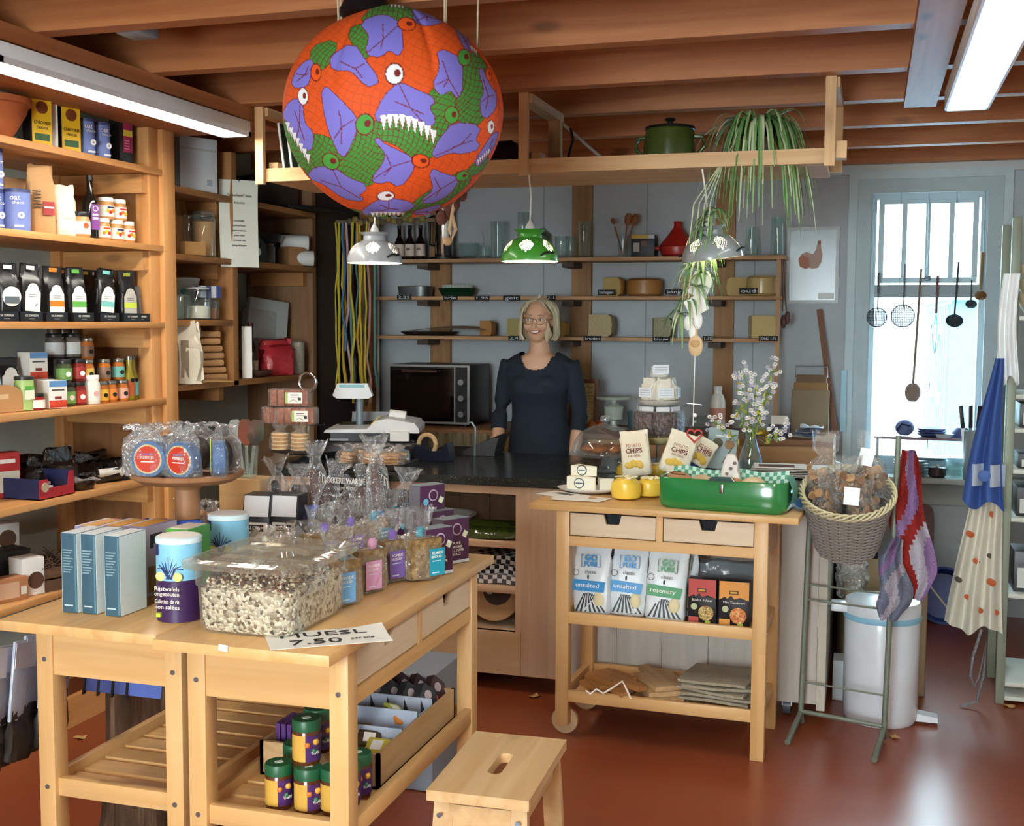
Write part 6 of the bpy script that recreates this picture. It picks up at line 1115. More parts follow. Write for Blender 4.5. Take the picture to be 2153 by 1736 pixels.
# middle shelf of the right trolley
MZ = .4635
def msh(px, py, Y=4.34): p = Yp(px, py, Y); return p.x
def chips(label, px0, px1, yt, Y, col, word, rz, tl, seed):
    x0, x1 = msh(px0, 1290, Y), msh(px1, 1290, Y); W = min(.17, x1-x0); Hh = .265; g = thing('chips_bag', label, 'bag', group='chips bags on the trolley'); put(g, ((x0+x1)/2, Y, MZ+.001), tilt=(-.10, tl, rz)); CW = M('dfe6ea', .35, bump=.25, bscale=22); CC = M(col, .4)
    pouch_mb(W, .075, Hh, CW, seed, .1, .86, wob=.004).obj('body', g)
    if word:
        txt('GO', .024, (0, -.040, Hh*.81), CC, g, bold=.04, width=.048); txt('PURE', .018, (0, -.0395, Hh*.72), CC, g, bold=.04, width=.052); txt('classic', .014, (0, -.040, Hh*.61), M('3c4650', .5), g, width=.045)
        for sx in (-1, 1): MB().tube([(sx*.028, -.039, Hh*.86), (sx*.036, -.039, Hh*.86), (sx*.036, -.039, Hh*.68), (sx*.028, -.039, Hh*.68)], .0014, CC, n=5).obj('bracket_print', g)
        MB().prism([(-W*.47, Hh*.34), (W*.36, Hh*.32), (W*.40, Hh*.47), (-W*.47, Hh*.50)], .0016, CC, 'xz', -.0415).obj('flavour_band', g); txt(word, .017, (-.012, -.0425, Hh*.415), LABW, g, width=W*.62, rz=-.03)
        for k in range(7): MB().prism([(-W*.42+W*.13*k, .01), (-W*.36+W*.13*k, .01), (-.012+W*.035*(k-3)+.004, Hh*.30), (-.012+W*.035*(k-3), Hh*.30)], .001, M('23262a', .5), 'xz', -.0395).obj('stripe_print', g)
        MB().ball((W*.22, -.038, Hh*.22), .026, M('d8cba0', .5), sc=(.85, .2, 1.1)).obj('chip_print', g); MB().ball((-.01, -.038, Hh*.535), .006, M('24272a', .5), sc=(.6, .3, 1.6)).obj('bottle_print', g)
        MB().tube([(-W*.40+.012*math.cos(a), -.040, Hh*.6+.012*math.sin(a)) for a in [2*PI*k/16 for k in range(16)]], .001, M('3c4650', .5), n=5, closed=True).obj('seal_print', g)
    return g
chips('white chips bag with a blue unsalted band, leftmost on the middle shelf', 1208, 1286, 1150, 4.345, '2f8fd0', 'unsalted', -.05, -.03, 1)
chips('white chips bag with a blue unsalted band, second from the left', 1283, 1358, 1155, 4.37, '2f8fd0', 'unsalted', .05, .03, 2)
chips('white chips bag with a green rosemary band, in the middle of the shelf', 1356, 1440, 1160, 4.335, '1d8a48', 'rosemary', .08, .05, 3)
chips('white chips bag with a green band, behind the rosemary bag', 1390, 1458, 1165, 4.42, '1d8a48', 'rosemary', .15, .08, 4); chips('white and blue chips bag, hidden behind the leftmost bag', 1240, 1320, 1165, 4.45, '2f8fd0', 'unsalted', .0, .0, 5)
def meal(label, px0, px1, Y, c1, food, rz, wd):
    x0, x1 = msh(px0, 1310, Y), msh(px1, 1310, Y); W = x1-x0-.004; Hh = .175; g = put(carton('meal_carton', label, 'carton', W, .05, Hh, M('17161a', .4), 'ready meal cartons', None, None, .002), ((x0+x1)/2, Y, MZ+.001), rz)
    panel(g, 'sky_print', -W/2+.002, W/2-.002, Hh*.60, Hh*.99, -.025, M(c1, .4)); panel(g, 'logo_plate', -.018, .016, Hh*.72, Hh*.80, -.0262, M('2b1d17', .4)); panel(g, 'logo_plate', -.014, .012, Hh*.74, Hh*.78, -.0275, M('d9a23a', .4), .0006)
    MB().prism([(-W/2+.003, Hh*.60), (-W*.3, Hh*.66), (-W*.22, Hh*.62), (-W*.1, Hh*.7), (-.0, Hh*.62), (W*.2, Hh*.66), (W/2-.003, Hh*.60)], .0008, M('120d0e', .5), 'xz', -.0265).obj('skyline_print', g); txt(wd, .008, (0, -.0265, Hh*.545), LABW, g, width=W*.7)
    MB().lathe([(W*.27, 0), (W*.26, .002), (.001, .003)], food, (W*.14, -.0255, Hh*.27), 26, mat=Matrix.Rotation(PI/2, 3, 'X')).obj('dish_print', g); MB().cyl((-W*.28, -.0275, Hh*.4), (-W*.28, -.025, Hh*.4), .012, M('b9c29a', .5), n=16).obj('dish_print', g)
    panel(g, 'corner_print', -W/2+.003, -W*.12, .006, Hh*.18, -.025, M(c1, .4)); panel(g, 'eco_print', W*.12, W*.3, .006, .02, -.0285, M('b9d24a', .4), .0006)
F1 = ramp('fried_rice', [(.3, '8a5a2c'), (.5, 'e3c98e'), (.7, 'c9a45a'), (.9, '6f8a3a')], 220, 'voronoi', .5, 0); F3 = ramp('curry', [(.3, 'b5582a'), (.5, 'e0a055'), (.7, 'c9702f'), (.9, 'f0d8a0')], 160, 'voronoi', .5, 0)
meal('ready meal carton with a red sky, left of the two on the middle shelf', 1447, 1509, 4.335, 'c04a46', F1, -.05, 'Balti Nasi'); meal('ready meal carton with an orange sky, right of the two on the middle shelf', 1511, 1578, 4.33, 'e0983f', F3, -.03, 'Mie Tandoori')
g = put(thing('plastic_bag', 'thick clear plastic bag lying behind the ready meal cartons', 'bag'), (msh(1530, 1300, 4.5), 4.48, MZ+.002)); pouch_mb(.26, .14, .21, M('7d888f', .15, alpha=.55, bump=.7, bscale=14), 6, .5, .75, wob=.01).obj('film', g)
# lower shelf of the right trolley
LZ = .1615; CBW = wood('b8834f', '94622f', 'x', .5, knots=.2); CBP = wood('cfae84', 'b38f62', 'x', .6, knots=.1)
def board(label, px, py, z, w, d, m, rz, grp='boards on the low shelf', tl=None, hnd=True):
    p = Zp(px, py, z); g = put(thing('serving_board', label, 'board', group=grp), (p.x, p.y, z), rz, tl); b = MB(); b.prism([(-w/2, -d/2), (w/2, -d/2*.9), (w/2, d/2*.9), (-w/2, d/2)], .018, m, 'xy', .018)
    if hnd: b.prism([(-w/2-.10, -.02), (-w/2, -.03), (-w/2, .03), (-w/2-.10, .02)], .018, m, 'xy', .018)
    b.obj('board', g); return g
for k, (px, py, rz, m, s) in enumerate(((1268, 1445, 2.4, CBW, 'lowest brown'), (1275, 1436, 2.2, CBW, 'middle brown'), (1285, 1428, 2.5, CBW, 'top brown'))): board(f'{s} board with a handle in the pile at the left of the low shelf', px, py, LZ+.0195*k, .16, .13, m, rz)
for k, (px, py, s) in enumerate(((1390, 1462, 'bottom'), (1385, 1448, 'middle'), (1392, 1436, 'top'))): board(f'{s} pale board with a pegged handle in the centre pile of the low shelf', px, py, LZ+.0195*k, .19, .15, CBP, -1.2+.1*k, 'pale boards on the low shelf')
g = thing('cord_loop', 'white cotton cord looped through the brown boards', 'cord', (Zp(1265, 1462, LZ).x, Zp(1265, 1462, LZ).y-.05, LZ+.02)); MB().tube([(-.05, 0, .01), (-.03, -.01, .0), (-.01, .0, .02), (.02, -.012, .01), (.05, -.01, .03), (.09, -.0, .06), (.11, -.01, .03), (.125, -.012, .0)], .004, LABW, n=6).obj('cord', g)
LIN = M('a39a86', .85, bump=.6, bscale=120)
for k in range(5): p = Zp(1512, 1470, LZ); g = put(tag(MB().grid(lambda u, v: (-.13+.26*u, -.12+.24*v, .004*math.sin(u*4+k)+.003*math.sin(v*5)), 8, 8, LIN, .010).obj('linen_bag'), f'folded grey linen bag, {("lowest", "second", "third", "fourth", "topmost")[k]} of the pile on the low shelf', 'bag', 'linen bags'), (p.x, p.y+.02, LZ+.008+.017*k), -.1+.12*math.sin(k*2.5))
# ================================================================ in the counter niche
def ny(px, Y=4.85): return Yp(px, 1200, Y).x
g = put(thing('spinach_bag', 'folded clear bag of dark green leaves in the counter niche', 'bag'), (ny(1045), 4.86, .6495)); pouch_mb(.27, .20, .06, M('3d4a1c', .15, spec=.7, bump=.6, bscale=22), 2, .5, .7, wob=.006).obj('body', g)
CHK = []
for k in range(3):
    b = MB(); nx, nv = 12, 5
    for q in range(1):
        V = [[b.bm.verts.new((-.125+.25*i/nx, (-.10+.03*k) if j < 3 else -.1+.03*k+.05*(j-2), (.018*j if j < 3 else .036)+.004*math.sin(i*.9+k))) for i in range(nx+1)] for j in range(7)]
        for j in range(6):
            for i in range(nx): f = b.bm.faces.new((V[j][i], V[j][i+1], V[j+1][i+1], V[j+1][i])); f.material_index = b._mi(M('16171b' if k else '4b4f58', .8) if (i+j) % 2 else M('e1e2e4', .8)); f.smooth = True
    g = put(tag(b.obj('checked_towel'), f'folded black and white checked towel, {("lowest and greyer", "middle", "topmost")[k]} of the pile in the counter niche', 'towel', 'checked towels'), (ny(1038)+.02*k, 4.87, .4535+.036*k))
g = thing('cheese_board_set', 'round wooden cheese board with a dark patterned disc, leaning in the counter niche', 'board'); put(g, (ny(1045), 4.79, .280), tilt=(-.32, 0, 0)); MB().cyl((0, .0, .10), (0, .02, .10), .115, wood('d6b483', 'bd9763', 'x', .35, knots=0), n=40).obj('board', g); MB().cyl((.01, -.002, .12), (.01, .001, .12), .066, M('3a2a22', .35), n=32).obj('disc', g)
for i in range(5): MB().ball((-.01+.03*math.cos(i*1.4), -.003, .13+.025*math.sin(i*1.4)), .014, M(('b4552f', 'd9d0c2')[i % 2], .5), sc=(1, .12, .7)).obj('disc_print', g)
g = put(thing('enamel_basin', 'white enamel basin on the upper board of the counter niche', 'basin'), (ny(925, 4.9), 4.90, .6495)); MB().lathe([(.10, 0), (.15, .07), (.165, .075), (.165, .08), (.145, .078), (.10, .01), (.001, .008)], M('d5d8d8', .3), n=36).obj('body', g)
# ================================================================ wire stand, basket, bin
WS = M('7d8578', .5, .3); fl, fr, dl = Vector((-.259, 4.429, .012)), Vector((.054, 4.343, .012)), Vector((.035, .23, 0))
t = thing('wire_stand', 'green grey metal stand with feet, carrying the wicker basket', 'stand', (-.06, 4.55, 0)); o_ = Vector((-.06, 4.55, 0))
for a, hgt, nm in ((fl, 1.0, 'l'), (fr, 1.16, 'r')):
    MB().tube([a-o_+Vector((0, 0, 0)), a+dl-o_+Vector((0, 0, .045)), a+dl*1.1-o_], .011, WS).obj('foot', t); MB().cyl(a+dl-o_+Vector((0, 0, .03)), a+dl-o_+Vector((.02, 0, hgt)), .011, WS, n=10).obj('post', t)
for zz in (.05, .17, .50, .56): MB().cyl(fl+dl-o_+Vector((0, 0, zz)), fr+dl-o_+Vector((0, 0, zz)), .009 if zz < .1 else .004, WS, n=8).obj('cross_bar', t)
[MB().tube([q_+dl-o_+Vector((.015, 0, .98)), q_+dl-o_+Vector((.015, -.05, 1.0)), q_+dl-o_+Vector((.015, -.07, .97))], .005, WS).obj('hook', t) for q_ in (fl, fr)]
BX, TL = Vector((-.066, 4.43, .965)), (.46, 0.03, -.05); WK, WK2 = M('8f8a84', .75, bump=.3), M('c9bf9a', .7)
t = put(thing('wicker_basket', 'tilted round wicker basket full of bagged brown slices, hung on the wire stand', 'basket'), BX, tilt=TL); H_ = .235; ns = 26
rad = lambda zz: .110+.052*(1+zz/H_)
for k in range(30):
    zz = -H_+H_*k/29.5; r = rad(zz); MB().tube([((r+.0035*math.cos(ns/2*a+k*PI))*math.cos(a), (r+.0035*math.cos(ns/2*a+k*PI))*math.sin(a), zz) for a in [2*PI*j/104 for j in range(104)]], .0042, WK, n=5, closed=True).obj('woven_ring', t)
b = MB()
for j in range(ns): a = 2*PI*j/ns; b.cyl((rad(-H_)*math.cos(a), rad(-H_)*math.sin(a), -H_), (rad(0)*math.cos(a), rad(0)*math.sin(a), .0), .004, M('6e6963', .8), n=5)
b.obj('stakes', t); MB().lathe([(.112, 0), (.112, .008)], WK, (0, 0, -H_), 30).obj('bottom', t)
for k in range(4): MB().tube([((.163+.008*math.cos(9*a+k*1.57))*math.cos(a), (.163+.008*math.cos(9*a+k*1.57))*math.sin(a), .006+.012*math.sin(9*a+k*1.57)) for a in [2*PI*j/120 for j in range(120)]], .0046, WK2, n=5, closed=True).obj('braided_rim', t)
RM = Euler(TL).to_matrix(); rnd = random.Random(12); SLC = [M('9c7650', .6), M('b08a62', .6), M('7d5a3c', .6)]
for i, (dx, dy, dz, rz, s) in enumerate(((-.085, .04, .0, .3, 'rear left with a gathered top'), (.07, .06, .0, -.4, 'rear right with a white price card'), (-.07, -.075, -.03, 1.2, 'front left'), (.065, -.075, -.03, -1.1, 'front right'), (0., -.02, .02, .1, 'front middle with a white label'), (0, 0, -.12, 0, 'underneath'))):
    c = BX+RM @ Vector((dx, dy, dz-.05)); g = put(thing('slice_bag', f'clear bag of dried brown slices in the basket, {s}', 'bag', group='bags of brown slices'), c, rz)
    for k in range(22): p = Vector((rnd.uniform(-.055, .055), rnd.uniform(-.045, .045), rnd.uniform(.01, .11))); MB().lathe([(.015, 0), (.018, .003), (.014, .006)], SLC[k % 3], p, 9, mat=Euler((rnd.uniform(0, 3), rnd.uniform(0, 3), 0)).to_matrix()).obj('slice', g)
    if i < 5: film_bag('film', None, .125, .10, .24 if i < 2 else .17, i+60, g, FILM, .58, .75)
    if i in (1, 4): MB().box((.01, -.075 if i == 4 else -.05, .035 if i == 4 else .15), (.055, .002, .065), M('eceef2', .5), rot=(-.35, .1, .05)).obj('label', g)
# crocheted pot holders hanging on the right post
def crochet(label, pos, W, L, cols, seed, tw):
    g = put(thing('pot_holder', label, 'cloth', group=None), pos, -.15); b = MB(); nu, nv = 24, 30
    wd = lambda v: W*(.25+.75*math.sin(min(1, v*1.25+.1)*PI*.5))*(1 if v < .8 else 1-(v-.8)*2.6)
    V = [[b.bm.verts.new((wd(j/nv)*(i/nu-.5)+tw*j/nv+.012*math.sin(j*.3+seed), .022*math.sin(i/nu*2*PI*1.5+seed+j*.06)*(1-.3*j/nv), -L*j/nv)) for i in range(nu+1)] for j in range(nv+1)]
    for j in range(nv):
        for i in range(nu): f = b.bm.faces.new((V[j][i], V[j][i+1], V[j+1][i+1], V[j+1][i])); f.material_index = b._mi(cols[int((i*.55+j*.45+3*math.sin(j*.35+seed))/4.2) % len(cols)]); f.smooth = True
    r = bmesh.ops.solidify(b.bm, geom=list(b.bm.faces), thickness=.012); b.obj('cloth', g); return g
CRR, CRL, CRG, CRW, CRT = [M(c, .9, bump=1., bscale=150) for c in ('c23a32', 'b795c4', '9aa2b8', 'ddd3dc', '3f8f8f')]
crochet('red and lilac crocheted cloth hanging from the top of the wire stand', (.135, 4.57, 1.12), .15, .56, [CRR, CRR, CRL, CRR, CRW, CRL], 1., .05)
crochet('grey and pink crocheted cloth hanging in front of the red one', (.105, 4.50, .80), .12, .31, [CRG, CRL, CRG, CRW, CRG], 2.2, .0)
# pedal bin
bxy = (.075, 4.86); t = put(thing('pedal_bin', 'white enamel pedal bin behind the wire stand', 'bin'), (bxy[0], bxy[1], .001)); WB = M('dfe5ec', .25, coat=.4); R_ = .145
MB().lathe([(R_-.012, 0), (R_, .02), (R_, .43), (R_-.004, .44)], WB, n=44).obj('body', t); MB().lathe([(R_+.003, .432), (R_+.003, .475), (R_-.004, .487), (R_*.5, .498), (.001, .5)], WB, n=44).obj('lid', t); MB().lathe([(R_+.004, .412), (R_+.008, .425), (R_+.005, .436)], M('8fc4de', .4), n=44, cap=(False, False)).obj('bag_edge', t)
MB().prism([(R_*.8, .01), (R_+.075, .01), (R_+.075, .03), (R_*.8, .045)], .06, WB, 'xz', -.03).obj('pedal', t); MB().box((-R_-.02, -.03, .455), (.07, .06, .04), WB, bev=.008).obj('hinge', t); MB().tube([(-R_-.03, -.05, .45), (-R_-.06, -.05, .455), (-R_-.06, -.01, .455), (-R_-.03, -.01, .45)], .006, CHROME).obj('handle', t)
g = thing('cardboard_box', 'open brown cardboard box on the floor behind the pedal bin', 'box', (.075, 5.35, .001), .1); CBX = M('a58f6f', .8); b = MB(); [b.bx(*a, CBX) for a in (((-.17, -.17, 0), (.17, .17, .004)), ((-.17, -.17, 0), (.17, -.166, .44)), ((-.17, .166, 0), (.17, .17, .52)), ((-.17, -.17, 0), (-.166, .17, .48)), ((.166, -.17, 0), (.17, .17, .48)))]; b.obj('body', g); MB().box((.24, -.05, .40), (.16, .2, .004), CBX, rot=(0, .9, 0)).obj('flap', g)
g = put(thing('crumpled_bag', 'crumpled clear bag with a teal rim on top of the cardboard box', 'bag'), (-.05, 5.23, .40)); pouch_mb(.12, .06, .15, FILM2, 4, .5, .7, wob=.015).obj('film', g); MB().box((.02, -.03, .01), (.10, .03, .02), M('3f9a94', .5)).obj('rim', g)
g = put(thing('black_bag', 'black bag with a neon green edge in the gap beside the counter', 'bag'), (-.04, 5.7, .001)); pouch_mb(.2, .2, .72, M('131315', .6, bump=.4), 3, .4, .8, wob=.01).obj('body', g); MB().box((-.09, -.1, .60), (.05, .03, .07), M('6fdc3a', .5), rot=(0, .5, 0)).obj('green_edge', g)
g = put(carton('white_carton', 'small white carton on the floor between the counter and the pedal bin', 'box', .12, .12, .17, M('cfd3d8', .6)), (-.055, 5.10, .001)); 
g = thing('wooden_tray', 'dark red brown tray leaning against the wall under the window', 'tray'); put(g, (.25, 6.70, .03), tilt=(-.10, 0, 0)); MB().rings([[Vector((p.x, yy, p.y+.29)) for p in rr(.22, .57, 0, 28, 7)] for yy in (0, .02)], M('5d2a20', .3)).obj('tray', g)
g = thing('red_lid', 'red plastic board standing on the floor behind the crocheted cloths', 'board'); put(g, (.155, 6.45, .0), tilt=(-.3, 0, 0)); MB().rings([[Vector((p.x, yy, p.y+.12)) for p in rr(.15, .24, 0, 24, 4)] for yy in (0, .02)], M('a62a22', .4)).obj('board', g)
g = thing('blue_tub', 'dark blue round tub tipped against the wall under the window', 'tub'); put(g, (.41, 6.56, .145), tilt=(PI/2-.25, 0, 0)); MB().lathe([(.125, -.08), (.145, .0), (.153, .004), (.153, .012), (.14, .008), (.12, -.072), (.001, -.074)], M('1f3a86', .35), n=44).obj('body', g)
# ---- cloths on the rack, and what stands on it
def sheetcloth(name, label, cat, pos, w0, w1, L, m, folds=3, amp=.018, seed=0, rz=0., prints=None, sk=0.):
    g = put(thing(name, label, cat), pos, rz); MB().grid(lambda u, v: ((w0+(w1-w0)*v)*(u-.5)+sk*v+.01*math.sin(v*4+seed), amp*(.4+v)*math.sin(u*2*PI*folds+seed+v), -L*v+.02*math.sin(u*9+seed)*v), 40, 24, m, .003).obj('cloth', g)
    for (u, v, mm, s) in prints or ():
        MB().ball(((w0+(w1-w0)*v)*(u-.5)+sk*v+.01*math.sin(v*4+seed), amp*(.4+v)*math.sin(u*2*PI*folds+seed+v)-.004, -L*v+.02*math.sin(u*9+seed)*v), s, mm, sc=(1, .25, .8), n=8, k=5, rot=(0, .5, 0)).obj('bird_print', g)
    return g
OB, BB = M('b5562a', .8), M('4a4238', .8); pr = [(.2, .5, OB, .018), (.45, .62, OB, .016), (.7, .4, OB, .017), (.75, .62, BB, .014), (.82, .75, OB, .02), (.35, .82, OB, .015), (.6, .9, OB, .016), (.15, .75, BB, .016), (.3, .28, BB, .018), (.55, .25, OB, .014), (.9, .9, OB, .015)]
sheetcloth('apron', 'cream apron printed with robins hanging on the side of the steel rack', 'apron', (.475, 5.14, 1.12), .07, .23, .80, M('d9d4c4', .8), 3, .022, 1, -.2, pr, -.03)
t_ = sheetcloth('tea_towel', 'blue tea towel with a white woven band hanging over the robin apron', 'towel', (.49, 5.09, 1.45), .03, .16, .60, M('39589c', .85), 2, .02, 2, -.2, None, -.03)
MB().grid(lambda u, v: (.135*(u-.5)-.025, .026*math.sin(u*4*PI+2.6)-.006, -.43-.09*v), 24, 4, M('b9c4d2', .85), .002).obj('white_band', t_); MB().ball((-.03, -.03, -.475), .025, M('4a66a6', .8), sc=(1, .2, 1)).obj('woven_print', t_)
sheetcloth('white_cloth', 'bright white cloth hanging at the upper corner of the steel rack', 'cloth', (.535, 5.12, 1.79), .06, .075, .43, M('f1f4f4', .7), 2, .012, 3, -.2)
g = put(thing('apron_string', 'grey twisted apron string hanging to the floor beside the steel rack', 'string'), (.47, 5.12, .33)); MB().tube([(0, 0, 0), (-.03, 0, -.12), (-.035, 0, -.2), (-.02, 0, -.24), (0, 0, -.2), (.02, 0, -.05), (.015, 0, -.2), (-.01, -.01, -.3), (-.07, -.02, -.325)], .006, M('83858a', .8, bump=.8, bscale=200), n=6).obj('string', g)
def rk(name, label, x, zz, w, h, m, cat='box', y=5.25, d=.2): g = put(carton(name, label, cat, w, d, h, m), (x+w/2, y+d/2, zz+.001)); panel(g, 'label', -w*.4, w*.4, h*.1, h*.6, -d/2, M('c9c9c6', .5)); return g
rk('photo_box', 'box with a grey picture on the steel rack', .60, .47, .13, .17, M('33353a', .4)); rk('black_box', 'black box on the second board of the steel rack', .60, .79, .12, .12, BLACK); rk('black_box', 'flat black box high on the steel rack', .60, .99, .14, .06, BLACK); rk('black_box', 'black box above the flat ones on the steel rack', .60, 1.16, .13, .10, M('1c1c1f', .4))
for k in range(3): g = put(thing('clay_bowl', f'cream bowl, {("lowest", "middle", "top")[k]} of the stack at the upper right picture edge', 'bowl', group='cream bowls on the rack'), (.665, 5.32, 1.6215+.06*k)); MB().lathe([(.05, 0), (.09, .07), (.095, .09), (.088, .085), (.04, .012), (.001, .01)], M('d2c3a2', .5), n=28).obj('body', g)
for i, (px, py) in enumerate(((168, 1552), (1125, 1465), (1880, 1550), (2122, 1486))): p = Zp(px, py, 0); g = put(tag(MB().grid(lambda u, v: (-.022+.044*u, -.014+.028*v, .006+.006*math.sin(u*5)*math.sin(v*4)), 5, 4, M('b58a52', .8), .001).obj('dry_leaf'), ('dry leaf on the floor behind the left trolley', 'dry leaf on the floor in front of the counter', 'dry brown leaf beside the foot of the bin', 'dry leaf at the foot of the steel rack')[i], 'leaf'), (p.x, p.y, 0), i)
# ================================================================ goods on the two left trolleys (tops at .90)
TZ = .9012
def tz(px, py): p = Zp(px, py, .90); k = min(1, 3.19/p.y); return (p.x*k, p.y*k, TZ)
TEALB = M('37596a', .5)
for k, (p0, p1, py, s) in enumerate(((126, 164, 1290, 'left'), (167, 204, 1293, 'middle'), (216, 254, 1298, 'right'))):
    a, b_ = Zp(p0, py, .9), Zp(p1, py, .9); w = (b_-a).length; g = put(carton('slim_carton', f'slim teal carton with white sides, {s} of three at the front of the left trolley', 'carton', w, .10, .188, TEALB, 'slim teal cartons', M('d9e4e6', .5), M('e3eaec', .5)), ((a.x+b_.x)/2, (a.y+b_.y)/2+.056, TZ), -.02)
    for q in range(9): panel(g, 'text_line', -w*.4, w*(.05+.2*((q*7) % 3)/2), .095+.0065*q, .0975+.0065*q, -.05, M('86a3ab', .5), .0006)
    panel(g, 'text_line', -w*.36, w*.2, .016, .019, -.05, M('b9cdd2', .5), .0006); panel(g, 'spine_stripe', w*.36, w*.46, .004, .184, -.05, M('557f8c', .5), .0005)
for k in range(3):
    l = (Zp(165+52*k, 1262, .9)); g = put(carton('tea_carton', f'grey lilac carton with an orange top, {("left", "middle", "right")[k]} of three behind the teal cartons', 'carton', .065, .13, .175, M('8d83a6', .5), 'lilac cartons', M('b9a9bd', .5)), (l.x, l.y+.10, TZ), -.02)
    MB().bx((-.02, -.055, .175), (.02, .05, .1765), M('e0a03a', .5)).bx((-.032, -.064, .175), (-.022, .06, .1762), M('dcd6e0', .5)).obj('top_print', g); panel(g, 'picture', -.03, .03, .01, .08, -.065, M('d49a2f', .5))
    MB().bx((.0325, -.05, .12), (.0335, .0, .155), BLACK).bx((.0325, -.06, .01), (.0333, .06, .075), M('d09a2c', .5)).obj('side_print', g)
g = put(carton('herb_carton', 'green carton standing behind the rice cake drum', 'carton', .06, .10, .185, M('4a9a34', .5)), tuple(Vector(tz(322, 1300))+Vector((-.012, .17, 0)))); MB().bx((-.025, -.04, .185), (.025, .04, .1865), M('d9c8b4', .5)).obj('top_print', g)
def drum(label, px, py, dy, grp='rice cake drums'):
    l = tz(px, py); R = .051; g = put(thing('rice_cake_drum', label, 'tin', group=grp), (l[0], l[1]+R+dy, TZ), .1)
    MB().lathe([(R, 0), (R, .095)], M('3a1f4e', .4), n=36).obj('lower_body', g); MB().lathe([(R, .0955), (R, .178)], M('86c5e3', .4), n=36).obj('upper_body', g); MB().lathe([(R+.001, .1785), (R+.001, .19), (R-.003, .1925)], M('d9edf3', .4), n=36).obj('lid', g); MB().lathe([(R-.004, .193), (.001, .194)], LABW, n=30).obj('lid_top', g)
    for s, zz, hh in (('Rijstwafels', .078, .010), ('ongezouten', .066, .010), ('Galettes de riz', .049, .010), ('non salées', .036, .010)): txt(s, hh, (-.004, -R-.002, zz), LABW, g, width=.06)
    panel(g, 'eco_print', -.03, -.02, .013, .022, -R+.008, M('b9cf3a', .4), .012)
    for k in range(9): a = (k-4)*.3; MB().tube([(.006*math.sin(k), -R-.001, .10), (.018*math.sin(a), -R-.0012, .125), (.034*math.sin(a), -R-.0008+.010*abs(math.sin(a)), .14+.012*math.cos(a*2)-.01*abs(math.sin(a)))], .0011, M('3a3f78', .5), n=4).obj('plant_print', g)
    for x in (-.022, .02): MB().ball((x, -R+.003, .105), .012, M('f0e08a', .5), sc=(1, .4, .9)).obj('sun_print', g)
    MB().box((-.036, -R+.012, .165), (.018, .006, .024), M('2b2450', .4), rot=(0, 0, -.8)).obj('brand_mark', g)
drum('blue and purple drum of rice cakes beside the muesli tub', 352, 1310, 0); drum('second blue drum of rice cakes behind the first one', 415, 1262, .10)
# tub of muesli
A_, B_ = Zp(396, 1329, .9), Zp(614, 1350, .9); ang = math.atan2((B_-A_).y, (B_-A_).x); TW, TD, TH = .240, .29, .15; R2 = Matrix.Rotation(ang, 3, 'Z'); cc = (A_+B_)/2+R2 @ Vector((.004, TD/2, 0))
t = put(thing('food_tub', 'clear plastic catering tub with a clear lid, full of muesli', 'tub'), (cc.x, cc.y, TZ), ang); PC = film('clear_polycarbonate', 'fbfaf4', .13, .05, 0); PC2 = film('clear_lid', 'f7f4ea', .30, .08, .25, 12)
n = 36; MB().rings([rr(TW-.02, TD-.02, 0, n, 8), rr(TW-.004, TD-.004, .012, n, 8), rr(TW+.004, TD+.004, TH*.68, n, 8), rr(TW+.012, TD+.012, TH*.70, n, 8), rr(TW+.016, TD+.016, TH-.01, n, 8), rr(TW+.05, TD+.05, TH-.006, n, 8)], PC, cap=(True, False)).obj('body', t)
MB().rings([rr(TW+.056, TD+.056, TH-.004, n, 8), rr(TW+.058, TD+.058, TH+.010, n, 8), rr(TW+.02, TD+.02, TH+.014, n, 8), rr(TW-.01, TD-.01, TH+.0, n, 8), rr(TW*.5, TD*.5, TH+.001, n, 6), rr(.10, .05, TH+.002, n, 3), rr(.09, .04, TH+.014, n, 3)], PC2).obj('lid', t); MB().tube([(-.09, .0, TH+.01), (-.06, 0, TH+.016), (.06, 0, TH+.016), (.09, 0, TH+.01)], .006, PC2).tube([(-.10, -.05, TH+.004), (.1, -.05, TH+.004)], .004, PC2).tube([(-.10, .05, TH+.004), (.1, .05, TH+.004)], .004, PC2).obj('lid_handle', t)
m_ = tag(MB().rings([rr(TW-.028, TD-.028, .004, n, 8), rr(TW-.012, TD-.012, .014, n, 8), rr(TW-.006, TD-.006, TH*.66, n, 8), rr(TW-.03, TD-.03, TH*.70, n, 6)], ramp('muesli', [(.10, '33261f'), (.2, '8f8474'), (.4, 'd8cfbb'), (.62, 'ece5d3'), (.8, 'a79b88'), (.93, '5b4636')], 130, 'voronoi', .7, 1., dist=.006)).obj('muesli'), 'mix of oat flakes, nuts and raisins filling the clear tub', 'muesli', kind='stuff'); put(m_, t.location, ang); bm_ = MB(); rnd = random.Random(2); FLK = [M('e9e1cc', .7), M('d3c6a8', .7), M('5e3a28', .6), M('8a5a3c', .6), M('efe9da', .7), M('3a2a22', .6)]
for k in range(1500):
    side = k % 5; u, v = rnd.uniform(-.5, .5), rnd.random(); K = k % 13; r = rnd.uniform(.0028, .0052)*(1.5 if K in (2, 5, 9) else 1)
    p = (u*(TW-.04), -TD/2+.013, .01+v*TH*.64) if side in (0, 1) else (TW/2-.013, u*(TD-.04), .01+v*TH*.64) if side == 2 else (u*(TW-.03), (v-.5)*(TD-.03), TH*.70+rnd.uniform(0, .008))
    bm_.ball(p, r, FLK[K % 6], n=5, k=3, sc=(1, .6, .8), rot=(rnd.uniform(0, 3), rnd.uniform(0, 3), 0))
fl_ = bm_.obj('oat_flakes', m_)
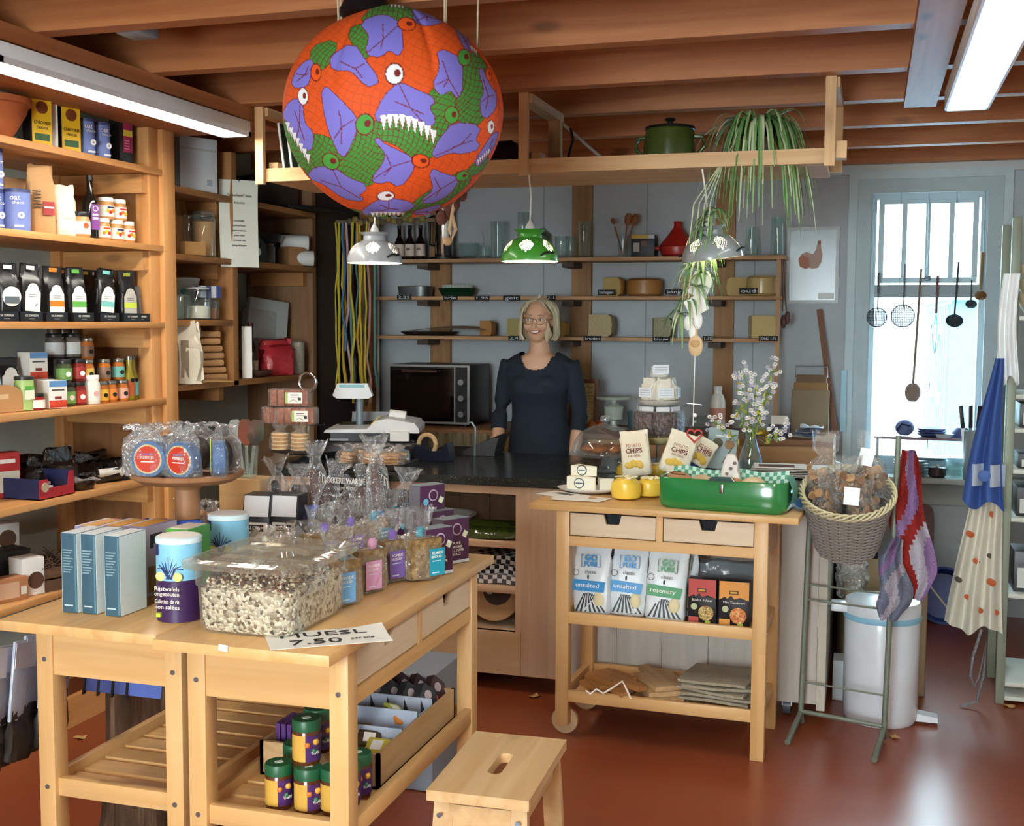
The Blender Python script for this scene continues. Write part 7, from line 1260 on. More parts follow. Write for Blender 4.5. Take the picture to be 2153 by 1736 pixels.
# price card
l = tz(690, 1342); g = put(thing('price_card', 'white handwritten muesli price card under the front of the tub', 'card'), (l[0]+.0, l[1]+.0, TZ), .60); MB().grid(lambda u, v: (-.13+.26*u, -.065+.13*v, .001+.012*max(0, u-.75)*4*max(0, v-.4)), 12, 8, M('f2efe6', .6), .0008).obj('sheet', g)
txt('MUESLI', .034, (-.0, .028, .0025), BLACK, g, face='top', width=.2); txt('7.50', .038, (-.03, -.03, .0025), BLACK, g, face='top', width=.11); txt('per kilo', .012, (.07, -.03, .004), M('44423e', .6), g, face='top')
# bread packs along the right edge
RYE = ramp('rye_bread', [(.25, '57422c'), (.5, '86693f'), (.7, 'a88a5a'), (.9, '4a3826')], 70, 'noise', .7, .6, detail=5)
LB = {'light blue': '6fa9dd', 'pink': 'd59ac0', 'violet': '7d62b4', 'teal': '1d93ab'}
def rye(label, px, py, col, n_, rz, W=.10, Hh=.105, dx=-.05):
    l = tz(px, py); D = .011*n_; g = put(thing('rye_bread', label, 'bread', group='packs of rye bread'), (l[0]+dx, l[1]+.05, TZ), rz)
    for k in range(n_): MB().box((0, -D/2+.011*(k+.5), Hh/2+.001), (W, .0098, Hh), RYE, rot=(.02*math.sin(k*2), 0, .02*math.sin(k)), bev=.003).obj('slice', g)
    film_bag('film', None, W+.012, D+.014, Hh*1.75, int(px), g, FILM, .62, .9); y = -D/2-.009; c = M(LB[col], .45); x0 = {'teal': .0, 'violet': -.02}.get(col, -.03)
    panel(g, 'label', x0, x0+.05, .008, .08, y, c, .0014); txt('RONDE', .008, (x0+.025, y-.002, .068), LABW, g, width=.036); txt('BROOD', .007, (x0+.022, y-.002, .058), LABW, g); panel(g, 'text_line', x0+.008, x0+.036, .046, .048, y-.0014, M('cfd8e6', .5), .0005); panel(g, 'text_line', x0+.008, x0+.03, .014, .017, y-.0014, M('cfd8e6', .5), .0005)
    MB().ball((.01, -.005, Hh*1.12), .014, c, sc=(1, .7, 1.2)).obj('clip', g); return g
rye('rye bread pack with a light blue label, nearest the muesli tub', 735, 1285, 'light blue', 5, PI/2-.45); rye('rye bread pack with a pink label', 795, 1256, 'pink', 4, PI/2-.5, .09); rye('rye bread pack with a violet label', 838, 1233, 'violet', 4, PI/2-.5, .095); rye('thick rye bread pack seen from its slices, with a teal label', 898, 1225, 'teal', 9, PI/2-.55)
for i, (px, py, col, s) in enumerate(((700, 1210, 'violet', 'first'), (755, 1195, 'violet', 'second'), (805, 1180, 'teal', 'third'), (850, 1165, 'teal', 'fourth'))): rye(f'rye bread pack in the rear row under crinkled film, {s} from the tub', px, py, col, 5, PI/2-.4, .10, .10, -.06)
PB = M('4b2347', .4)
def cart(label, px, py, z=0., dx=-.04, dy=.04, rz=PI/2-.5):
    l = tz(px, py); g = put(carton('crispbread_carton', label, 'carton', .095, .05, .128, PB, 'purple cartons', M('6f6a70', .4), M('8a979a', .4)), (l[0]+dx, l[1]+dy, TZ+z), rz)
    MB().cyl((.002, -.0262, .098), (.002, -.025, .098), .017, M('c9b6cf', .4), n=22).cyl((.002, -.0268, .098), (.002, -.025, .098), .0135, PB, n=22).obj('emblem', g); MB().cyl((-.026, -.0265, .08), (-.026, -.025, .08), .010, M('6fc0dd', .4), n=16).obj('badge', g); MB().box((.032, -.0262, .082), (.016, .001, .018), M('dfe3c8', .4), rot=(0, .5, 0)).obj('badge', g)
    for q, s in enumerate(('PURE', 'KNACKEBROD', 'SEA & THYME', 'ROLLS')): txt(s, .0075, (0, -.0262, .058-.0105*q), LABW, g, width=.03+.012*(q % 3))
    panel(g, 'foot_band', -.047, .047, .001, .009, -.025, M('c9d3d9', .4)); return g
cart('purple crispbread carton at the far right corner of the front trolley', 965, 1190, 0); cart('purple crispbread carton next to the one at the far corner', 930, 1215, 0)
for k in range(3): cart(f'purple crispbread carton seen by its grey top, {("first", "second", "third")[k]} behind the two at the corner', 948-34*k, 1168-2*k, 0, -.06)
cart('purple crispbread carton standing above the others behind the bread packs', 880, 1178, .075, -.02, .12); g = put(carton('plinth_box', 'plain grey box propping up the purple carton behind the bread packs', 'box', .1, .06, .072, M('77767a', .6)), tuple(Vector(tz(880, 1178))+Vector((-.02, .12, 0))), PI/2-.5)
# sausages in clear bags
SAU = [M('1c1718', .25, spec=.6, bump=.4, bscale=50), M('3a231a', .25, spec=.6, bump=.4, bscale=50), M('5a3a30', .3, bump=.4)]
def saus(label, px, py, tl, L, m, lab=None, dy=.0, z=0.):
    l = tz(px, py); g = thing('sausage_bag', label, 'sausage', group='bagged sausages'); put(g, (l[0], l[1]+dy, TZ+.012+z), tilt=(-.25, tl, .25))
    MB().tube([(0, 0, .02), (.004, 0, L*.35), (.0, 0, L*.7), (-.006, 0, L)], [.012, .021, .021, .011], SAU[m], n=12).ball((-.006, 0, L), .013, SAU[m], n=10, k=6).obj('sausage', g); film_bag('film', None, .068, .046, L*1.5, int(px+py), g, FILM, .74, 1.25)
    if lab: panel(g, 'label', -.016, .016, -.0+.02, .075+.02, -.03, M(lab, .45), .002); txt('WORST', .013, (0, -.034, .06), LABW, g, rz=PI/2, width=.045)
    return g
saus('long black sausage in a clear bag, leftmost beside the black cartons', 590, 1150, -.12, .17, 0); saus('black sausage with a blue label in a clear bag', 622, 1145, -.02, .155, 0, '4f68c0'); saus('dark brown sausage in a clear bag, leaning right', 660, 1140, .28, .165, 1); saus('brown sausage half hidden behind the bread bags', 700, 1140, .3, .13, 1)
saus('sausage in a bag at the rear with a tall blue label', 648, 1120, -.05, .2, 2, '4a66c8', .05); saus('tallest brown sausage standing at the right of the sausages', 795, 1140, -.1, .22, 2, '4f9ad6', .02); saus('sausage under a pale crinkled bag in the middle', 735, 1135, .1, .15, 2, None, .05); saus('sausage at the right beside the raised purple carton', 825, 1140, .12, .15, 0, None, .04)
for i, (px, py, s) in enumerate(((640, 1160, 'left'), (690, 1165, 'middle'), (745, 1160, 'right'), (600, 1175, 'front left'))):
    l = tz(px, py); g = put(thing('empty_bag', f'crumpled clear bag in front of the sausages, {s}', 'bag', group='crumpled clear bags'), (l[0], l[1], TZ)); b = pouch_mb(.12, .09, .075, FILM2, i+3, .6, .7, wob=.014); b.obj('film', g)
for i, (px, s) in enumerate(((530, 'left'), (588, 'right'))):
    l = tz(px, 1160); g = put(carton('tea_carton', f'black carton with a slanted top and white labels, {s} of two beside the sausages', 'carton', .085, .09, .10, M('131317', .4), 'black and white cartons'), (l[0], l[1]+.06, TZ), .12); MB().prism([(-.045, .10), (.045, .10), (.045, .165), (-.03, .165)], .085, M('131317', .4), 'yz', .0425).obj('upper_body', g)
    panel(g, 'label', -.036, .036, .006, .085, -.045, LABW); panel(g, 'title_plate', -.024, .024, .058, .078, -.0462, M('2a2730', .4)); txt('BLOOM', .011, (0, -.0478, .068), LABW, g); panel(g, 'barcode', -.005, .02, .016, .03, -.0462, M('8f8d90', .5), .0006)
    MB().box((0, -.040, .133), (.078, .0015, .062), M('e6e4e4', .5), rot=(-.225, 0, 0)).obj('label', g)
    for q in range(4): MB().box((-.004, -.0425+.0025*q, .118+.010*q), (.06, .001, .003), M('8d8a90', .5), rot=(-.225, 0, 0)).obj('text_line', g)
g = put(thing('glass_tumbler', 'glass tumbler holding cheese slicers behind the cake stand', 'glass'), (tz(523, 1098)[0]-.02, tz(523, 1098)[1]+.03, TZ+.092)); MB().lathe([(.03, 0), (.036, .095), (.034, .095), (.028, .006), (.001, .006)], GLASS, n=22).obj('glass', g)
gl = g.location; gl.z = TZ+.201; rs = put(tag(MB().box((0, 0, .1), (.14, .10, .2), BIRCH['x'], bev=.003).obj('wooden_riser'), 'wooden block carrying the tumbler of cheese slicers', 'block'), (gl.x, gl.y, TZ))
for k in range(3): s_ = put(thing('cheese_slicer', f'steel cheese slicer standing in the tumbler, {("left", "middle", "right")[k]}', 'slicer', group='cheese slicers'), (gl.x-.012+.012*k, gl.y, gl.z+.008), tilt=(.1, -.12+.13*k, .2*k)); MB().cyl((0, 0, 0), (0, 0, .09), .005, M('e9e9e6', .3)).obj('handle', s_); MB().rings([[Vector((x, y, zz)) for x, y in ((-w, -.0015), (w, -.0015), (w, .0015), (-w, .0015))] for w, zz in ((.006, .09), (.026, .115), (.022, .16), (.012, .172))], CHROME).obj('blade', s_)
# pedestal with cheese bags
l = tz(397, 1205); t = put(thing('pedestal_stand', 'brown wooden pedestal cake stand on the left trolley, crowded with bagged round packs', 'cake stand'), (l[0], l[1], TZ)); PD = wood('a97a56', '936646', 'z', .5, knots=0); ph = 1.585+(Yp(390, 1000, l[1]).z-1.585)-TZ; PR = .152
MB().lathe([(.05, 0), (.052, .012), (.036, .03), (.033, .05), (.033, ph-.035), (.05, ph-.018)], PD, n=32).obj('column', t); MB().lathe([(.05, ph-.02), (PR*.8, ph-.014), (PR-.004, ph+.0), (PR, ph+.012), (PR-.006, ph+.014), (PR-.012, ph+.004), (.001, ph+.002)], PD, n=48).obj('plate', t)
BLU, RDC, GLD = M('4a6f9e', .4), M('c8371f', .4), M('cdb77a', .4)
for i, (dx, dy, rz, kind, s) in enumerate(((-.042, -.105, .15, 1, 'front left, showing its red seal'), (.052, -.10, -.12, 1, 'front right, showing its red seal'), (-.105, -.045, .9, 0, 'left, dark contents'), (-.075, -.085, .6, 0, 'between left and front, dark contents'), (.115, -.03, -1.0, 2, 'right, with a lime label'), (-.09, .05, .3, 0, 'rear left'), (.0, .06, .1, 0, 'rear middle'), (.085, .055, -.3, 0, 'rear right'), (0, -.02, 0, 0, 'in the middle'))):
    g = put(thing('stroopwafel_pack', f'clear bag of round wafers on the pedestal stand, {s}', 'bag', group='bags on the pedestal'), (l[0]+dx, l[1]+dy, TZ+ph+.006), rz); r = .047
    MB().cyl((0, -.016, r), (0, .016, r), r, BLU if kind else M('6a625c', .5), n=30).obj('wafers', g)
    if kind == 1: MB().cyl((0, -.0175, r), (0, -.0165, r), .0385, GLD, n=28).obj('gold_ring', g); MB().rings([[Vector(((.033+.0022*(k % 2))*math.cos(2*PI*k/48), y, r+(.033+.0022*(k % 2))*math.sin(2*PI*k/48))) for k in range(48)] for y in (-.019, -.017)], RDC).obj('red_seal', g); txt('HUISGEMAAKTE', .005, (0, -.0198, r+.013), M('8f8fd0', .5), g, width=.03); txt('POFFERTJES', .0075, (0, -.0198, r+.004), LABW, g, width=.036); panel(g, 'text_line', -.018, .018, r-.008, r-.0055, -.0192, LABW, .0006)
    if kind == 2: MB().box((0, -.021, .055), (.045, .002, .085), M('b9cc3a', .5)).obj('label', g); MB().box((.006, -.0225, .03), (.02, .001, .018), M('4f8fc0', .5)).obj('eco_print', g)
    film_bag('film', None, .105, .04, .125, i+80, g, FILM if kind else FILM2, .86, .95)
for k in range(4): l2 = tz(318+38*k+(20 if k == 3 else 0), 1205); g = thing('snack_pouch', f'blue stand up pouch seen from its edge, {("first", "second", "third", "fourth, showing its printed back")[k]} in the row', 'bag', group='blue pouches'); put(g, (l2[0], l2[1]-.14, TZ), (PI/2-.12) if k < 3 else .75); pouch_mb(.09, .055, .165, M('2a4aa8', .4), k, .1, .9).obj('body', g); MB().box((0, .03, .085), (.085, .003, .15), M('d9dcc9', .5), rot=(.17, 0, 0)).obj('back_panel', g); MB().box((0, -.03, .085), (.085, .003, .15), M('d3d6b9', .5), rot=(-.17, 0, 0)).obj('front_panel', g)
# tray of cookies, spice bags
l = tz(395, 1160); t = put(thing('wooden_tray', 'plain wooden tray of bagged cookies behind the pedestal stand', 'tray'), (l[0]+.01, 3.18, TZ), .05); b = MB(); W, D = .33, .13; [b.bx(*a, BIRCH['x']) for a in (((-W/2, -D/2, 0), (W/2, D/2, .006)), ((-W/2, -D/2, 0), (W/2, -D/2+.008, .055)), ((-W/2, D/2-.008, 0), (W/2, D/2, .055)), ((-W/2, -D/2, 0), (-W/2+.008, D/2, .055)), ((W/2-.008, -D/2, 0), (W/2, D/2, .055)))]; b.obj('body', t)
for k in range(6):
    g = put(thing('cookie_bag', f'clear bag with a stack of golden cookies, {("first", "second", "third", "fourth", "fifth", "sixth")[k]} from the left in the wooden tray', 'cookies', group='cookie bags in the wooden tray'), (t.location.x-.128+.052*k, 3.17+.004*k, TZ+.008), .2*math.sin(k*2))
    for q in range(8): MB().lathe([(.02, 0), (.023, .004), (.022, .009)], M('c98f45' if q % 2 else 'b87a35', .6, bump=.4), (.002*math.sin(q+k), 0, .0098*q), 16, mat=Matrix.Rotation(.0 if k != 1 else .2, 3, 'X')).obj('cookie', g)
    film_bag('film', None, .054, .054, .115, k+100, g, FILM, .78, 1.1); 
    if k > 2: panel(g, 'label', -.02, .02, .0, .03, -.028, M('b8322a', .5))
SPB = [M('b9a98a', .7, bump=1., bscale=120), M('6b6048', .8, bump=1., bscale=120), M('c9bc9c', .7, bump=1., bscale=120)]
for k, (px, py) in enumerate(((470, 1200), (505, 1195), (540, 1190), (560, 1205), (345, 1215), (455, 1225))): l = tz(px, py); g = put(thing('spice_bag', f'small clear bag of dried spice, {("first", "second", "third", "fourth", "fifth", "sixth")[k]} of those around the pedestal stand', 'bag', group='spice bags'), l, .4*k); pouch_mb(.075, .045, .05, SPB[k % 3], k, .5, .7, wob=.006).obj('contents', g); film_bag('film', None, .085, .055, .095, k+120, g, FILM2, .6, 1.2)
for k in range(3): l = tz(478+30*k, 1205); g = put(thing('wooden_scoop', f'small white scoop handle sticking up from the spice bags, {("left", "middle", "right")[k]}', 'scoop', group='scoops'), (l[0], l[1]+.02, TZ+.05), tilt=(.2, .7, .3*k)); MB().tube([(0, 0, -.03), (0, 0, .06)], [.006, .008], M('dcd9cf', .5)).obj('handle', g)
l = tz(455, 1235); g = put(thing('tissue', 'crumpled white tissue behind the muesli tub', 'paper'), (l[0]-.01, l[1]+.03, TZ)); MB().rings([rr(.07, .06, 0, 14), rr(.075, .06, .06, 14), rr(.06, .045, .12, 14), rr(.03, .02, .15, 14)], WHITE).jit(.006, 5).obj('sheet', g)
p = Xp(470, 1372, -1.3); g = put(tag(MB().box((0, -.0012, 0), (.022, .002, .014), M('d9dbe8', .5), rot=(0, .1, 0)).obj('torn_sticker'), 'torn remains of a white sticker on the front edge of the trolley top', 'sticker'), (Yp(470, 1372, 2.149).x, 2.149, .888))
# ---------------------------------------------------------------- shelves under the front trolley
SH = .4632; GLID = M('1d5a38', .4); MUS = M('d5a84c', .35); PUL = M('4d2a66', .4)
def gj(label, x, y, z, rz):
    r, h = .032, .104; g = put(thing('sauce_jar', label, 'jar', group='green lidded jars'), (x, y, z), rz); MB().lathe([(r*.95, 0), (r, .008), (r, h*.74), (r*.9, h*.78)], M('5a2f14', .2, spec=.6), n=28).obj('body', g); MB().lathe([(r*1.03, h*.76), (r*1.03, h-.004), (r*.96, h)], GLID, n=28).obj('lid', g)
    round_label(g, r+.0008, h*.1, h*.68, MUS, 'mustard_label', -PI*1.0, -PI*.52); round_label(g, r+.0009, h*.1, h*.68, PUL, 'purple_label', -PI*.52, PI*.05); MB().box((0, 0, h+.0004), (.018, .012, .0012), M('c9d3cc', .5), rot=(0, 0, .4)).obj('lid_sticker', g)
    for a, zz, rr_, m in ((-.35, .055, .008, 'e0a63a'), (-.75, .05, .007, 'd2763a'), (-.45, .035, .006, '2e7a5a')): MB().ball((r*math.cos(a*PI/2-.3), r*math.sin(a*PI/2-.3), zz), rr_, M(m, .5), sc=(1, 1, 1), n=8, k=5).obj('label_print', g)
    txt('VEGAN', .008, (.020, -r*.88, .03), LABW, g, width=.02, tilt=(0, 0, .5)); return g
for i, (px, py, lv, s) in enumerate(((572, 1706, 0, 'bottom row, left'), (634, 1716, 0, 'bottom row, second'), (690, 1718, 0, 'third, behind the leg'), (716, 1702, 0, 'right of the leg'), (757, 1685, 0, 'bottom row, rightmost'), (631, 1628, 1, 'upper row, nearest'), (655, 1600, 1, 'upper row, further back'), (610, 1660, 0, 'bottom row, second rank'))):
    p = Zp(px, py+(78 if lv else 0), SH); gj(f'jar with a green lid and purple label on the trolley shelf, {s}', min(p.x, -1.135), p.y+.035, SH+.001+.1045*lv, .45)
# crate of tea boxes
p = Zp(935, 1530, SH+.0); t = put(thing('wooden_crate', 'open wooden crate of tea boxes on the shelf of the front trolley', 'crate'), (-1.26, 2.80, SH+.001)); W, D, Hh = .32, .54, .085; CRW_ = wood('c9a67a', 'b08a5c', 'y', .6, knots=.1); b = MB(); [b.bx(*a, CRW_) for a in (((-W/2, -D/2, 0), (W/2, D/2, .006)), ((-W/2, -D/2, 0), (W/2, -D/2+.01, Hh)), ((-W/2, D/2-.01, 0), (W/2, D/2, Hh)), ((-W/2, -D/2, 0), (-W/2+.01, D/2, Hh)), ((W/2-.01, -D/2, 0), (W/2, D/2, Hh)))]; b.obj('body', t); cx_, cy_ = -1.26, 2.80
for k in range(2): g = put(thing('divider_tray', f'pale blue white plastic tray inside the crate, {("front", "rear")[k]}', 'tray', group='plastic trays in the crate'), (cx_+.02, cy_-.02+.11*k, SH+.009)); b = MB(); PT = M('b9c3d6', .4); [b.bx(*a, PT) for a in (((-.12, -.05, 0), (.12, .05, .003)), ((-.12, -.05, 0), (.12, -.047, .07)), ((-.12, .047, 0), (.12, .05, .085)), ((-.12, -.05, 0), (-.117, .05, .07)), ((.117, -.05, 0), (.12, .05, .07)))]; b.obj('body', g)
TBX = [M('3f2c33', .4), M('33363c', .4)]
for r in range(2):
    for k in range(5): g = put(thing('tea_box', f'dark tea box standing in the crate, {("first", "second", "third", "fourth", "fifth")[k]} of the {("far", "near")[r]} row', 'box', group='dark tea boxes'), (cx_-.07+.05*k, cy_+.235-.075*r, SH+.009), tilt=(-.35, 0, PI/2-.4)); MB().prism([(-.03, 0), (.03, 0), (.03, .085), (.0, .115), (-.03, .085)], .03, TBX[r], 'xz', -.015).obj('body', g); MB().cyl((0, -.0165, .08), (0, -.015, .08), .013, M('b9a9ad', .4), n=16).obj('emblem', g); MB().cyl((-.016, -.0165, .052), (-.016, -.015, .052), .008, (M('d9534a', .4), M('8fb54a', .4))[r], n=12).obj('badge', g); panel(g, 'text_line', -.005, .025, .02, .03, -.015, LABW, .001)
for k in range(5): g = put(thing('soup_sachet', f'colourful soup sachet in the plastic trays, {("first", "second", "third", "fourth", "fifth")[k]} from the front', 'sachet', group='soup sachets'), (cx_+.09-.035*(k % 3), cy_-.12+.03*k+(.08 if k > 2 else 0), SH+.03+.004*k), tilt=(.5, .1*k, .3*k)); MB().box((0, 0, 0), (.06, .05, .012), M(('c9b84a', '4a3a2a', '5a4a2a', 'e08a3a', 'b9c45a')[k], .4), bev=.004).obj('body', g); MB().box((0, 0, .0066), (.03, .03, .001), LABW).obj('label', g)
for k in range(3): g = put(thing('towel_pack', f'blue green wrapped pack in the rear of the trolley shelf, {("lower", "middle", "upper")[k]}', 'pack', group='blue green packs'), (-1.40, 3.02, SH+.10+.055*k), .2*k); MB().box((0, 0, .025), (.13, .13, .05), M('4f8a8f', .4, bump=.5), bev=.012).obj('body', g)
g = put(thing('towel_pack', 'blue green wrapped pack at the bottom of the pile on the rear trolley shelf', 'pack', group='blue green packs'), (-1.40, 3.02, SH+.009)); MB().box((0, 0, .044), (.12, .12, .085), M('3f7a86', .4, bump=.5), bev=.012).obj('body', g)
for k in range(6): g = put(tag(MB().box((0, 0, .05), (.012, .09, .1), M('5d3a78', .4)).obj('tea_sachet'), f'thin purple tea packet, {("first", "second", "third", "fourth", "fifth", "sixth")[k]} of the row at the left of the crate', 'sachet', 'thin purple packets'), (-1.405+.016*k, 2.64, SH+.009))
# tree stump, hanging bags, floor boxes
p = Zp(245, 1736, 0); t = put(thing('tree_stump', 'rough barked tree stump standing behind the left trolley', 'stump'), (-2.085, 3.10, 0)); BARK = ramp('bark', [(.25, '33261d'), (.5, '5d4635'), (.75, '8a6f58')], 18, 'noise', .9, 1., (1, 1, .25), 6, .2, .03); n = 64; R = []
for zz, k in ((0, 1.12), (.06, 1.06), (.2, 1.), (.4, .96), (.62, .95), (.8, .97)): R.append([Vector((.15*k*(1+.07*math.sin(9*a+zz*2)+.04*math.sin(23*a+zz*5)+.05*math.sin(4*a))*math.cos(a), .15*k*(1+.07*math.sin(9*a+zz*2)+.04*math.sin(23*a+zz*5)+.05*math.sin(4*a))*math.sin(a), zz)) for a in [2*PI*i/n for i in range(n)]])
MB().rings(R, BARK).obj('bark', t); MB().lathe([(.135, .80), (.001, .803)], M('b18a5e', .8), n=30).obj('cut_top', t)
HB = [M('b9c2d4', .25, alpha=.75, bump=.6, bscale=20), M('2a2420', .5), M('5d74c0', .4)]
for i in range(6): x = -1.935-.012*(i % 2); y = 2.24+.052*i; g = put(thing('hanging_pack', f'clear pack with dark contents on the left side of the left trolley {("first", "second", "third", "fourth", "fifth", "sixth")[i]} from front', 'bag', group='clear packs hanging on the trolley'), (x-.02, y, .80), tilt=(0, .2, PI/2+.2)); MB().box((0, 0, -.09), (.10, .008, .19), HB[0], bev=.003).obj('sleeve', g); pouch_mb(.095, .03, .12, HB[1], i, .6, .8).xf(Matrix.Translation((0, 0, -.28))).obj('contents', g); panel(g, 'header_card', -.05, .05, -.06, .0, -.006, M('cfd8ea', .5))
for i in range(4): g = put(thing('hanging_pack', f'blue pack hanging behind the left trolley, {("first", "second", "third", "fourth")[i]} from the left', 'bag', group='blue packs hanging on the trolley'), (-1.95+.045*i, 2.66, .755), tilt=(.05, .12, .3)); MB().box((0, 0, -.09), (.09, .01, .18), HB[2], bev=.003).obj('pack', g); MB().box((-.048, 0, -.1), (.006, .014, .18), BLACK).obj('edge', g)
g = put(thing('floor_crate', 'grey plastic crate on the floor behind the two trolleys', 'crate'), (-1.62, 3.75, .001)); MB().box((0, 0, .2), (.5, .3, .4), M('8a939c', .5), bev=.01).obj('body', g); MB().bx((-.12, -.152, 0), (-.116, -.15, .4), M('4a5058', .6)).obj('seam', g)
g = put(thing('card_tray', 'open cardboard box of pictures on the floor beside the step stool', 'box'), (-1.06, 2.53, .001), .0); CT = M('b99a74', .8); b = MB(); [b.bx(*a, CT) for a in (((-.075, -.18, 0), (.075, .18, .004)), ((-.075, -.18, 0), (.075, -.176, .2)), ((-.075, .176, 0), (.075, .18, .23)), ((-.075, -.18, 0), (-.071, .18, .2)), ((.071, -.18, 0), (.075, .18, .2)))]; b.obj('body', g)
for k in range(5): q = put(thing('picture_card', f'picture card in the floor box, {("pink", "white", "striped white", "brown", "dark")[k]}', 'card', group='cards in the floor box'), (-1.10+.02*k, 2.50, .10+.02*k), tilt=(-.2, .5, .1)); MB().box((0, 0, .06), (.10, .16, .006), M(('c99a9a', 'f0efec', 'e9e6e2', '7a4a30', '2a2422')[k], .4), rot=(.9, 0, 0)).obj('card', q); MB().box((.0, -.006, .063), (.05, .03, .002), M(('d9b4b0', 'c9a59a', '33302c', 'b56a3a', '8a5a3a')[k], .4), rot=(.9, 0, 0)).obj('print', q)
# ================================================================ lantern of printed cloth
LC = Yp(828, 240, 2.9); LR, LZR = .283, .266
t = thing('fabric_lantern', 'big round lantern of orange, green and purple printed cloth hanging from the ceiling', 'lantern', LC, math.atan2(-LC.x, LC.y))
GP = '62 23 70 13 96 10 96 22 86 24 74 19|54 29 64 26 69 33 66 48 60 43|30 43 44 37 42 48 35 56 29 54|69 93 87 86 112 97 111 104 105 114 96 114 86 106 72 100|52 108 59 96 70 98 74 109 77 114 74 126 64 134 52 130 44 122 48 116|21 105 33 102 43 104 48 113 40 122 30 123 25 116|103 80 109 68 117 67 123 74 120 83 116 95 112 97 104 93|125 45 134 44 144 52 145 70 140 91 125 90 125 70 126 56|6 98 11 93 20 113 28 123 24 131 14 124 8 112|94 153 101 145 124 126 134 124 133 133 117 147 100 156|47 157 56 156 62 160 93 157 93 161 70 164 49 160|134 43 140 44 145 53 138 51|135 121 146 116 145 122 135 127'
PP = '62 24 76 20 86 27 87 47 79 42 74 47 66 45 69 33|43 48 56 39 64 52 72 64 66 66 56 54 44 55|37 68 47 76 58 88 57 96 52 108 49 113 44 102 40 90|71 89 77 76 86 67 96 71 108 75 103 80 108 88 104 94 90 85 80 88|97 11 106 10 115 19 105 24 97 23|112 41 126 47 125 72 119 65 113 70 109 65 114 54|122 90 139 93 135 102 139 107 130 109 118 108 108 113 113 102|8 89 15 80 21 80 22 95 29 101 26 113 17 107 14 95|24 133 30 126 42 123 52 130 64 135 56 142 61 145 48 144 36 135|71 102 76 108 95 117 93 125 86 135 79 130 74 132 69 130 77 120 79 112|60 158 70 148 79 146 96 150 90 155 72 156|107 123 115 126 125 129 120 139 110 146 102 147 111 138|140 52 145 64 151 72 150 81 143 87 141 76 145 69|24 139 30 146 46 158 38 158 29 150|139 116 153 97 150 108 140 120|24 54 29 52 27 60 25 68 16 69 18 61|96 158 116 150 105 157|125 22 133 32 133 40 129 35|6 108 10 115 13 127 8 123'
EY = '83 60 5 6 0|23 76 3 5 0|64 92 5 6 1|41 118 5 5 1|120 84 4 5 1|129 45 4 5 1|77 143 5 3 0|148 94 2 4 0|100 117 5 4 2|91 26 5 4 2|32 59 3 5 2|147 57 2 4 2|17 131 4 4 2|129 127 4 3 1|52 158 5 2 1'
TE = [((74, 90), (110, 99), 9, 2.3, 5, 4.), ((10, 96), (26, 121), 7, 1.8, 3.6, 0.), ((66, 159), (90, 159), 8, 1.5, 2.4, 1.), ((134, 38), (139, 42), 4, .8, 2.2, 0.), ((139, 119), (148, 111), 6, .9, 2., 0.), ((80, 12), (90, 13), 4, 1.2, 1.8, 0)]
nu, nv = 760, 400; ph_ = np.linspace(0, 2*PI, nu, endpoint=False); th = np.linspace(.06, PI-.06, nv); TH_, PH_ = np.meshgrid(th, ph_, indexing='ij')
bulge = 1+.018*np.sin(PH_*7+TH_*2)*np.sin(TH_)-.05*np.exp(-((np.sin(PH_*3.5+1.1)/.16)**2))*np.clip(np.cos(TH_)+.1, 0, 1); X = LR*bulge*np.sin(TH_)*np.cos(PH_); Y = LR*bulge*np.sin(TH_)*np.sin(PH_); Z = LZR*np.cos(TH_)*(1+.02*np.sin(PH_*3)); Z = np.clip(Z, -LZR, LZR*.985)
U = (82.5+75.7*X/LR).ravel(); W_ = (86.1-75.7*(Z/LZR*.982-Y/LR*.19)).ravel(); W_ = W_+1.2*np.sin(U*.09); N_ = U.size
def inside(px, py, P):
    r = np.zeros(px.shape, bool); n = len(P)
    for i in range(n):
        x0, y0 = P[i]; x1, y1 = P[(i+1) % n]
        c = ((y0 > py) != (y1 > py)); 
        if y1 != y0: r ^= c & (px < (x1-x0)*(py-y0)/(y1-y0)+x0)
    return r
def edge(px, py, P, w, closed=True):
    r = np.zeros(px.shape, bool); n = len(P)
    for i in range(n if closed else n-1):
        a = np.array(P[i], float); d = np.array(P[(i+1) % n], float)-a; L2 = max(d@d, 1e-9); tt = np.clip(((px-a[0])*d[0]+(py-a[1])*d[1])/L2, 0, 1); r |= (px-a[0]-tt*d[0])**2+(py-a[1]-tt*d[1])**2 < w*w
    return r
def polys(s): out = []; [out.append([(float(v[i]), float(v[i+1])) for i in range(0, len(v), 2)]) for v in (q.split() for q in s.split('|'))]; return out
def smooth_poly(P):      # one round of corner cutting
    o = []
    for i in range(len(P)): a, b = np.array(P[i]), np.array(P[(i+1) % len(P)]); o += [tuple(a*.78+b*.22), tuple(a*.22+b*.78)]
    return o
c_or, c_gr, c_pu, c_rd, c_wh = [np.array(lin(c)) for c in ('e0530c', '3f8f35', '7b74cc', '74150f', 'e9eaec')]
COL = np.tile(c_or, (N_, 1)); q = (np.abs(((U*.9+W_*.45+2*np.sin(W_*.2)) % 5.2)-2.6) < .28) | (np.abs(((U*.5-W_*.9+2*np.sin(U*.15)) % 5.2)-2.6) < .28); COL[q] = c_or*.72+c_rd*.28
for P in map(smooth_poly, polys(GP)):
    m = inside(U, W_, P) | edge(U, W_, P, 2.); q = m & ((np.abs(((U+.6*W_+3*np.sin(W_*.16)) % 3.4)-1.7) < .36) | (np.abs(((U*.45-W_+2*np.sin(U*.2)) % 4.2)-2.1) < .3)); COL[m] = c_gr; COL[q] = c_rd*.6+c_gr*.2; COL[edge(U, W_, P, 2.4) & ~m] = c_rd
